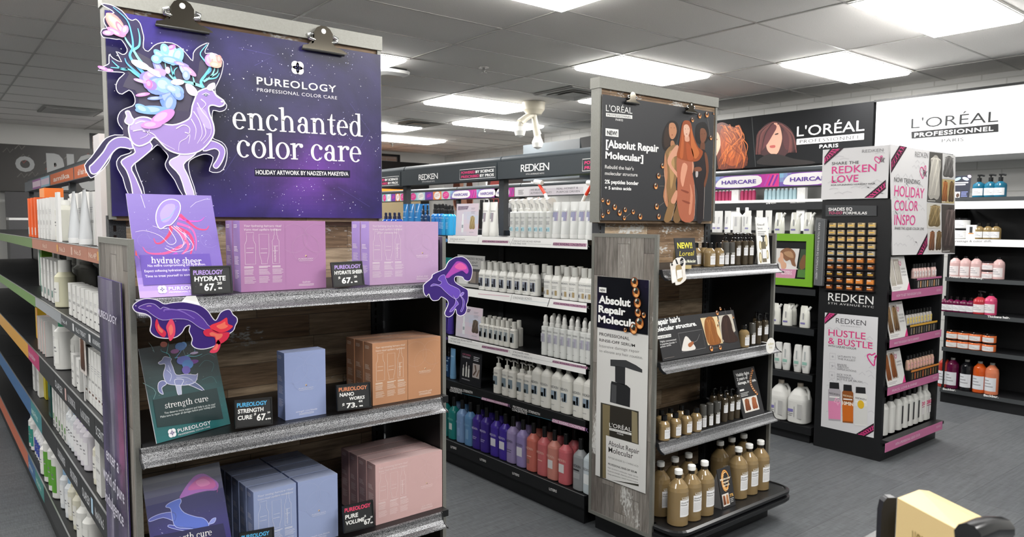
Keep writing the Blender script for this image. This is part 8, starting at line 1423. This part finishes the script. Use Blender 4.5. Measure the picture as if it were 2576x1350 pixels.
for p0, p1, tx, s in ((100, 138, None, None), (138, 170, 'OLAPLEX', 'd9b4b0'), (170, 202, 'No.7 BONDING OIL', None), (202, 240, 'No.6 BOND SMOOTHER', None), (240, 275, 'SCENT', None)): seg1(p0, p1, .77, S3_, '2a2b2d', tx, 'c4c6ca', s)
seg1(0, 79, .462, S4_, '3c6a9c', 'therapy', 'bcd0e0'); seg1(79, 106, .462, S4_, '3f8a90', 'anti-frizz', 'c0e0dc')
for p0, p1, tx, s in ((106, 145, None, None), (145, 176, 'BLONDE ENHANCER', None), (176, 206, 'REPAIR, STRENGTHEN', None), (206, 238, 'OLAPLEX', 'b4d4ea'), (238, 275, 'No.4 & No.5', None)): seg1(p0, p1, .462, S4_, '232426', tx, 'd0d2d6', s)
seg1(0, 72, .11, S5_, 'c46a4c'); seg1(72, 90, .11, S5_, '3c6a9c', 'detox', 'bcd0e0'); seg1(90, 112, .11, S5_, '3f8a84', 'volume', 'c0e0dc'); seg1(112, 0, .11, S5_, '202123')
b.build('price_strip', 'satin', G1)
for z, h in ((S1_, .047), (S2_, .05), (S3_, .08), (S4_, .095), (S5_, .09)): b = MB(G1.location); b.fbox(X1F, -8.6, -2.55, z-.0005, z+.002, -.004, .001, 'b4b5b6'); b.build('strip_edge', 'metal', G1)
def carton(name, face, w, d, h, marks=(), side=None, txt=None):
    """carton facing -Y, base at the origin"""
    t = thing(name, '', 'box'); b = MB(); b.box(-w/2, w/2, 0, d, 0, h, face, cols={'x': side or mixc(face, 'a0a0a0', .08), 'X': side or face}); b.build('carton', 'card', t); F = FY(-w/2, 0, 0); b = MB()
    for u0, v0, u1, v1, c in marks: b.rect(F, u0*w, v0*h, u1*w, v1*h, c, .0006)
    if txt: b.text(F, txt, w*.5, h*.42, min(.014, w*.22), '55565a', .0009, 'C', fit=w*.8)
    if marks or txt: b.build('print', 'card', t)
    return t
LN = [(.12, .7, .8, .712, 'a0a0a4'), (.12, .66, .7, .672, 'a0a0a4'), (.12, .62, .75, .632, 'b4b4b8'), (.12, .25, .6, .262, 'b4b4b8'), (.12, .12, .5, .132, 'b4b4b8')]
CW = carton('carton', 'dcdcda', .05, .05, .188, LN+[(.42, .35, .58, .46, '3a3c40')]); CB = carton('carton', 'd9d9d7', .085, .06, .188, LN, txt='OLAPLEX'); CT = carton('carton', 'dcdcd9', .06, .05, .19, LN+[(.15, .12, .35, .28, '1f7a6c'), (.5, .12, .7, .28, '1f7a6c')]); CG = carton('carton', 'd9d9d6', .055, .05, .185, LN+[(.3, .2, .75, .34, '4a8a2c'), (.3, .05, .7, .16, '2f4a3c')])
CO = carton('carton', 'e0622f', .045, .06, .2, [(.1, .06, .8, .25, 'e6e0dc')]); CS = carton('carton', 'dededb', .062, .05, .125, LN[:3]+[(.1, .2, .4, .24, '4a4a4c')], txt='OLAPLEX'); CR = carton('carton', 'dcdcd9', .026, .06, .17, [(.75, 0, 1, 1, 'd0472c')]); CL = carton('carton', 'dfdfdc', .05, .05, .2, LN+[(.1, .18, .6, .215, '5a3424')], txt='OLAPLEX')
def row1(pr, lst, z, zc, what, where, grp, dx=.03):
    if 'bottle' in pr.name and dx < .06: dx = .054
    row2(pr, lst, X1+dx, z, zc, what, where, grp)
row1(CO, [72, 80, 88], S1_, .1, 'thin orange carton', 'at the far left of the top left shelf', 'thin orange cartons')
OB = carton('carton', 'e0945c', .19, .09, .26, [(0, 0, 1, .35, 'c9a4c0'), (0, .35, 1, .6, 'd99a90')], 'd9722f'); row1(OB, [105], S1_, .23, 'tall orange and lilac carton', 'behind white cartons on the top left shelf', 'tall orange cartons', .11)
W_1 = 'tall white carton'; row1(CW, [96, 103, 110, 118, 127], S1_, .1, W_1, 'on the top left shelf', 'tall white cartons'); row1(CB, [146, 175], S1_, .15, 'wide white carton', 'behind on the top left shelf', 'wide white cartons', .12)
TB1 = tube_('hair_tube', 'c9cccf', 'd9dadb', .195, .06, [], logo=False); row1(TB1, [185.5, 212.5], S1_, .15, 'silver upright tube', 'on the top left shelf', 'silver upright tubes'); row1(CB, [202, 231], S1_, .1, 'wide white carton', 'beside the silver tubes', 'wide white cartons', .05)
TG1 = copy_tree(TRIG, (X1+.13, YA(196, X1+.13, 1.58), S1_), RX, 'white trigger spray, left of the pair behind the silver tubes', 'white sprays on the left row'); copy_tree(TRIG, (X1+.13, YA(221, X1+.13, 1.58), S1_), RX, 'white trigger spray, right of the pair behind the silver tubes', 'white sprays on the left row')
PB1 = simple_bottle('hair_bottle', 'd6d6cc', 'e2e2de', .17, .036, .02, 'e0e0da'); row1(PB1, [163], S1_, .1, 'cream bottle with plain label', 'left of the silver tubes', 'cream bottles'); b = MB(); b.box(0, .01, -.035, .035, 0, .2, 'e0e0df'); tag(b.at('price_holder', 'card', (X1+.012, YA(145, X1+.012, 1.46), S1_)), 'thin white card upright beside the cream bottle on the top left shelf', 'card'); b = MB(); b.box(0, .05, -.05, .05, 0, .37, 'd9d4d4'); tag(b.at('tall_box', 'card', (X1+.04, YA(246, X1+.04, 1.6), S1_)), 'tallest pale carton, at the near end of the top left shelf', 'box')
GB = carton('carton', 'e0e2de', .16, .05, .225, [(.35, 0, .6, 1, '3f9a78'), (.6, 0, 1, 1, '6f9a2c')], '6f9a2c'); row1(GB, [100], S2_, .18, 'tall green and white carton', 'on the second left shelf', 'green cartons', .10)
row1(CT, [104, 112, 121, 130, 140], S2_, .12, 'white carton with teal leaf marks', 'on the second left shelf', 'white teal-marked cartons')
LB1 = simple_bottle('hair_bottle', 'd2d0b4', 'e4e4e0', .2, .042, .05, 'e2e2dc'); row1(LB1, [165], S2_, .1, 'shrink-wrapped cream bottle', 'on the second left shelf', 'wrapped bottles'); WJ = simple_bottle('hair_bottle', 'd0d0cc', 'dcdcda', .222, .052, .05); row1(WJ, [186, 212], S2_, .22, 'large white-capped bottle', 'behind on the second left shelf', 'large white-capped bottles', .15)
row1(CS, [175, 186, 197, 208], S2_, .08, 'short white carton', 'on the second left shelf', 'short white cartons', .02); row1(CS, [219, 229, 240, 250], S2_, .08, 'short white carton', 'at the near end of the second left shelf', 'short white cartons', .02)
YB = carton('carton', 'd9b02c', .09, .06, .17, [(.55, 0, 1, 1, 'e08a3c')]); row1(YB, [92], S3_, .1, 'yellow carton', 'on the third left shelf', 'yellow cartons', .06); row1(CR, [95, 100, 106, 113], S3_, .08, 'thin white and red carton', 'on the third left shelf', 'thin red cartons', .02); RB = carton('carton', 'cf4a2c', .1, .06, .212, [(0, 0, .3, 1, 'e0d0cc')]); row1(RB, [121], S3_, .15, 'tall red carton', 'on the third left shelf', 'tall red cartons', .07)
row1(CB, [137], S3_, .1, 'wide white carton', 'left of the green-capped bottle', 'wide white cartons', .02); GC = simple_bottle('hair_bottle', 'dcdcd8', '1f7a58', .222, .042, .035, 'e4e4e0'); row1(GC, [163], S3_, .18, 'white bottle with green cap', 'on the third left shelf', 'green-capped bottles'); WC = simple_bottle('hair_bottle', 'd9d9d5', 'd2d2ce', .2, .045, .05, 'e0e0dc'); row1(WC, [184, 203], S3_, .15, 'white cylinder bottle', 'behind small cartons on the third left shelf', 'white cylinders', .11)
row1(CS, [183, 196], S3_, .06, 'short white carton', 'on the third left shelf', 'short white cartons', .02); row1(CL, [217, 225, 233, 241, 249, 257], S3_, .12, 'slim white carton with brown band', 'on the third left shelf', 'slim brown-banded cartons', .02)
y_ = YA(226, X1+.03, .95); t = thing('hair_card', 'small card with brown hair picture on the third left shelf', 'sign', (X1+.008, y_, S3_+.09)); b = MB(t.location); F = FX(X1+.010, y_+.06, S3_+.1); b.fbox(F, 0, .11, 0, .14, -.003, 0, 'd0c9c4'); b.build('board', 'card', t); b = MB(t.location); hair_back(b, F, .01, .01, .09, .12, '3a241c', '8a5c44', 2); b.build('picture', 'card', t); b = MB(t.location); b.box(X1+.0105, X1+.0125, y_-.01, y_+.01, S3_, S3_+.1, 'c9c9c8'); b.build('stem', 'card', t)
YG = carton('carton', 'c4b428', .12, .06, .188, [(.1, .05, .4, .2, 'e6e6d0')]); row1(CB, [84, 95], S4_, .1, 'wide white carton', 'at the far left of the fourth left shelf', 'wide white cartons', .04); row1(YG, [110], S4_, .1, 'mustard yellow carton', 'on the fourth left shelf', 'mustard cartons', .06); TE = carton('carton', '2a5a54', .08, .02, .185, [(.1, .1, .9, .5, '1a2a28')]); row1(TE, [124], S4_, .1, 'dark teal booklet', 'on the fourth left shelf', 'dark booklets', .03)
row1(CG, [134, 141, 148, 155, 162], S4_, .1, 'white carton with green leaf marks', 'on the fourth left shelf', 'green-marked cartons', .02); row1(CW, [170, 178], S4_, .12, W_1, 'on the fourth left shelf', 'tall white cartons', .03)
BC = simple_bottle('hair_bottle', 'd4d8dc', '8fb4d4', .186, .034, .035, 'dfe1e2'); PC = simple_bottle('hair_bottle', 'd4d0d8', 'a08cc0', .186, .034, .035, 'dfdee0'); row1(BC, [188, 193, 199], S4_, .18, 'white bottle with light blue cap', 'on the fourth left shelf', 'blue-capped bottles'); row1(PC, [207, 215, 224, 233], S4_, .18, 'white bottle with lilac cap', 'on the fourth left shelf', 'lilac-capped bottles'); row1(PC, [213, 222, 232], S4_, .18, 'white bottle with lilac cap', 'in back on the fourth left shelf', 'lilac-capped bottles', .11)
row1(CB, [246], S4_, .12, 'wide white carton', 'beside the lilac caps', 'wide white cartons', .015); YC = simple_bottle('hair_bottle', 'd9d6c4', 'd9d2b4', .186, .034, .04, 'e0dfd8'); row1(YC, [259, 268], S4_, .15, 'cream-capped white bottle', 'at the near end of the fourth left shelf', 'cream-capped bottles')
TR_ = simple_bottle('hair_bottle', 'dcdcda', 'e2e2e0', .2, .034, .03, '2f8a7c'); row1(TR_, [88, 93], S5_, .17, 'white bottle with teal bands', 'on the lowest left shelf', 'teal-banded bottles', .05); BL_ = simple_bottle('hair_bottle', 'dcdcde', 'e2e2e4', .17, .028, .03, '3a4a9c'); row1(BL_, [100, 104, 108, 112, 116], S5_, .14, 'small white bottle with blue bands', 'on the lowest left shelf', 'blue-banded bottles'); row1(WC, [95, 104, 114], S5_, .2, 'white cylinder bottle', 'behind on the lowest left shelf', 'white cylinders', .13)
GL = simple_bottle('hair_bottle', 'd9d9d6', 'd6d6d4', .235, .045, .02, '5a9a34'); row1(WC, [124], S5_, .2, 'white cylinder bottle', 'beside the blue-banded bottles', 'white cylinders', .04); row1(GL, [134, 146, 156], S5_, .2, 'white bottle with green leaf label', 'on the lowest left shelf', 'green-labelled bottles', .05); row1(BC, [171, 184], S5_, .17, 'white bottle with light blue cap', 'on the lowest left shelf', 'blue-capped bottles', .05); row1(YC, [192, 205], S5_, .15, 'cream-capped white bottle', 'on the lowest left shelf', 'cream-capped bottles', .06); row1(WC, [222, 238], S5_, .2, 'white cylinder bottle', 'at the near end of the lowest left shelf', 'white cylinders', .06)
BB = carton('carton', '2a5a9c', .2, .1, .24); row1(BB, [78], S5_, .2, 'large blue carton', 'at the far left below the fourth left shelf', 'blue cartons', .12)
for z, zc, pr, lst, w_ in ((S1_, .1, CW, [84, 92, 104, 116, 128, 142], 'top'), (S2_, .1, CB, [108, 120, 134, 148], 'second'), (S3_, .1, CB, [100, 114, 128, 222, 238, 254], 'third'), (S4_, .1, CW, [92, 104, 118, 132, 146, 160], 'fourth'), (S5_, .1, CB, [142, 160, 178, 200, 220, 240], 'lowest')):
    row1(pr, lst, z, zc, 'white carton', f'of the back rank on the {w_} left shelf', 'white cartons in the back rank', .20)
# far wall behind the left row: dark lettered panel and pink stock
t = thing('wall_sign', 'dark far wall panel with huge pale grey letters at the left', 'sign', (1.6, 12.4, 1.9)); o_ = t.location; b = MB(o_); b.box(.2, 2.9, 12.42, 12.64, 1.9, 2.548, '2e2c2a'); b.build('panel', 'satin', t); F = FY(0, 12.4185, 0); Qd = lambda x, y: (60+x/5.19, 380+y/5.19); b = MB(o_)
T(b, F, 'O', Qd(-110, 250), Qd(145, 262), Qd(0, 62)[1], '9a9c9c', .002, .05); T(b, F, 'RIC', Qd(315, 470), Qd(990, 480), Qd(0, 34)[1], 'a4a6a6', .002, .06)
for k in range(14): r = random.Random(k); u, v = .8+1.5*r.random(), 2.05+.45*r.random(); b.line(F, [(u, v), (u+.05, v+.06), (u+.08, v), (u+.12, v+.05)], .012, ('7a3a34', '5a5854', '6a6662')[k % 3], .001)
b.build('lettering', 'card', t)
PKB = carton('carton', 'b8507c', .1, .1, .1, [(.1, .2, .9, .6, 'd9a0b8')]); t = thing('wall_shelving', 'far wall shelving with pink cartons behind the left row', 'shelving', (1.7, 12.0, 0)); b = MB(t.location)
b.box(1.0, 2.8, 12.0, 12.4, 1.5, 1.53, 'c9c9c9'); b.build('shelf', 'white_paint', t); b = MB(t.location); b.box(1.0, 2.8, 12.38, 12.41, 0, 1.89, '3a3a3c'); b.build('back_panel', 'satin', t); b = MB(t.location); b.box(1.0, 2.8, 12.0, 12.38, 0, 1.5, '4a4a4c'); b.build('base', 'satin', t)
for k in range(2):
    for i, px in enumerate((140, 151, 162, 173, 196, 209, 222, 234)): place(PKB, (XA(px, 12.05, 1.65), 12.05, 1.5305+k*.1005), 0, f"small far pink carton, {('lower', 'upper')[k]} row, {ORD[i]} from left behind the left row", 'far pink cartons')
# ---------------------------------------------------------------- blurred gold carton at the lower right, standing on a low table
D = .98; P = lambda px, py, d: CAM+ray(px, py)*d
A, B_1, Cc, Dd, E_, Ff = P(2257.5, 1251.7, 1.0), P(2312, 1231, 1.07), P(2337, 1234, 1.09), P(2428, 1342, .86), P(2491, 1321, .93), P(2507, 1317, .95)
zt_ = .95; t = thing('gold_carton', 'pale gold carton with grey lettering in the bottom right corner', 'box', (A.x, A.y, zt_)); o_ = t.location; b = MB(o_)
dn = Vector((0, 0, 1)); lo = lambda v, k=0: Vector((v.x, v.y, zt_)); out_ = [A, B_1, Cc]; ou2 = [Dd, E_, Ff]
b.add([lo(A), A, B_1, Cc, lo(Cc), lo(Dd), Dd, E_, Ff, lo(Ff)], [(1, 0, 5, 6), (2, 1, 6, 7), (3, 2, 7, 8), (4, 3, 8, 9), (0, 1, 2, 3, 4), (9, 8, 7, 6, 5)], 'd9c08a'); b.build('carton', 'satin', t)
b = MB(o_); U = (Dd-A); wl = U.length; U.normalize(); V = Vector((0, 0, 1)); V = (V-U*V.dot(U)).normalized(); F = Frame(A, U, V)
if F.N.dot(CAM-A) < 0: F.N = -F.N
b.text(F, "L'OREAL", wl*.26, -.052, .03, '8a7440', .0012, fit=wl*.36); b.poly(F, [(wl*.25, -.062), (wl*.66, -.062), (wl*.66, -.07), (wl*.25, -.07)], '77787a', .0012); b.build('print', 'card', t)
t = thing('carton_tray', 'black rounded tray piece beside the gold carton', 'tray', (A.x, A.y, zt_)); o_ = t.location; q0, q1 = P(2219, 1262, 1.03), P(2254, 1250, 1.03); b = MB(o_); nv = Vector((q1.x-q0.x, q1.y-q0.y, 0)).normalized(); F = Frame((q0.x, q0.y, zt_), nv, (0, 0, 1)); w = (q1-q0).length; hh = q0.z-zt_+.006; b.prism(F, [(0, 0), (w, 0), (w, hh), (w*.35, hh), (w*.12, hh-.006), (0, hh-.02)], -.012, 0, '1b1d22'); bevel(b.build('end_wall', 'satin', t), .002); b = MB(o_); g0, g1 = P(2434, 1348, .80), P(2520, 1330, .86); b.tube([g0, (g0+g1)/2+Vector((0, 0, .004)), g1], .014, '17181b', 10); b.tube([Vector((g1.x, g1.y, zt_)), g1], .012, '17181b', 8); b.build('rim', 'gloss', t)
b = MB(); cx, cy = (A.x+Dd.x)/2+.05, (A.y+Dd.y)/2; b.box(cx-.3, cx+.3, cy-.22, cy+.22, .9, .95, '1a1a1b'); tb = thing('low_table', 'dark low table below the bottom right corner under the gold carton', 'table', (cx, cy, 0)); b.org = Vector((cx, cy, 0)); b.v = [v-b.org for v in b.v]; b.build('tabletop', 'satin', tb)
b = MB((cx, cy, 0)); b.box(cx-.2, cx+.2, cy-.15, cy+.15, 0, .9, '1a1a1b'); b.build('pedestal', 'satin', tb)
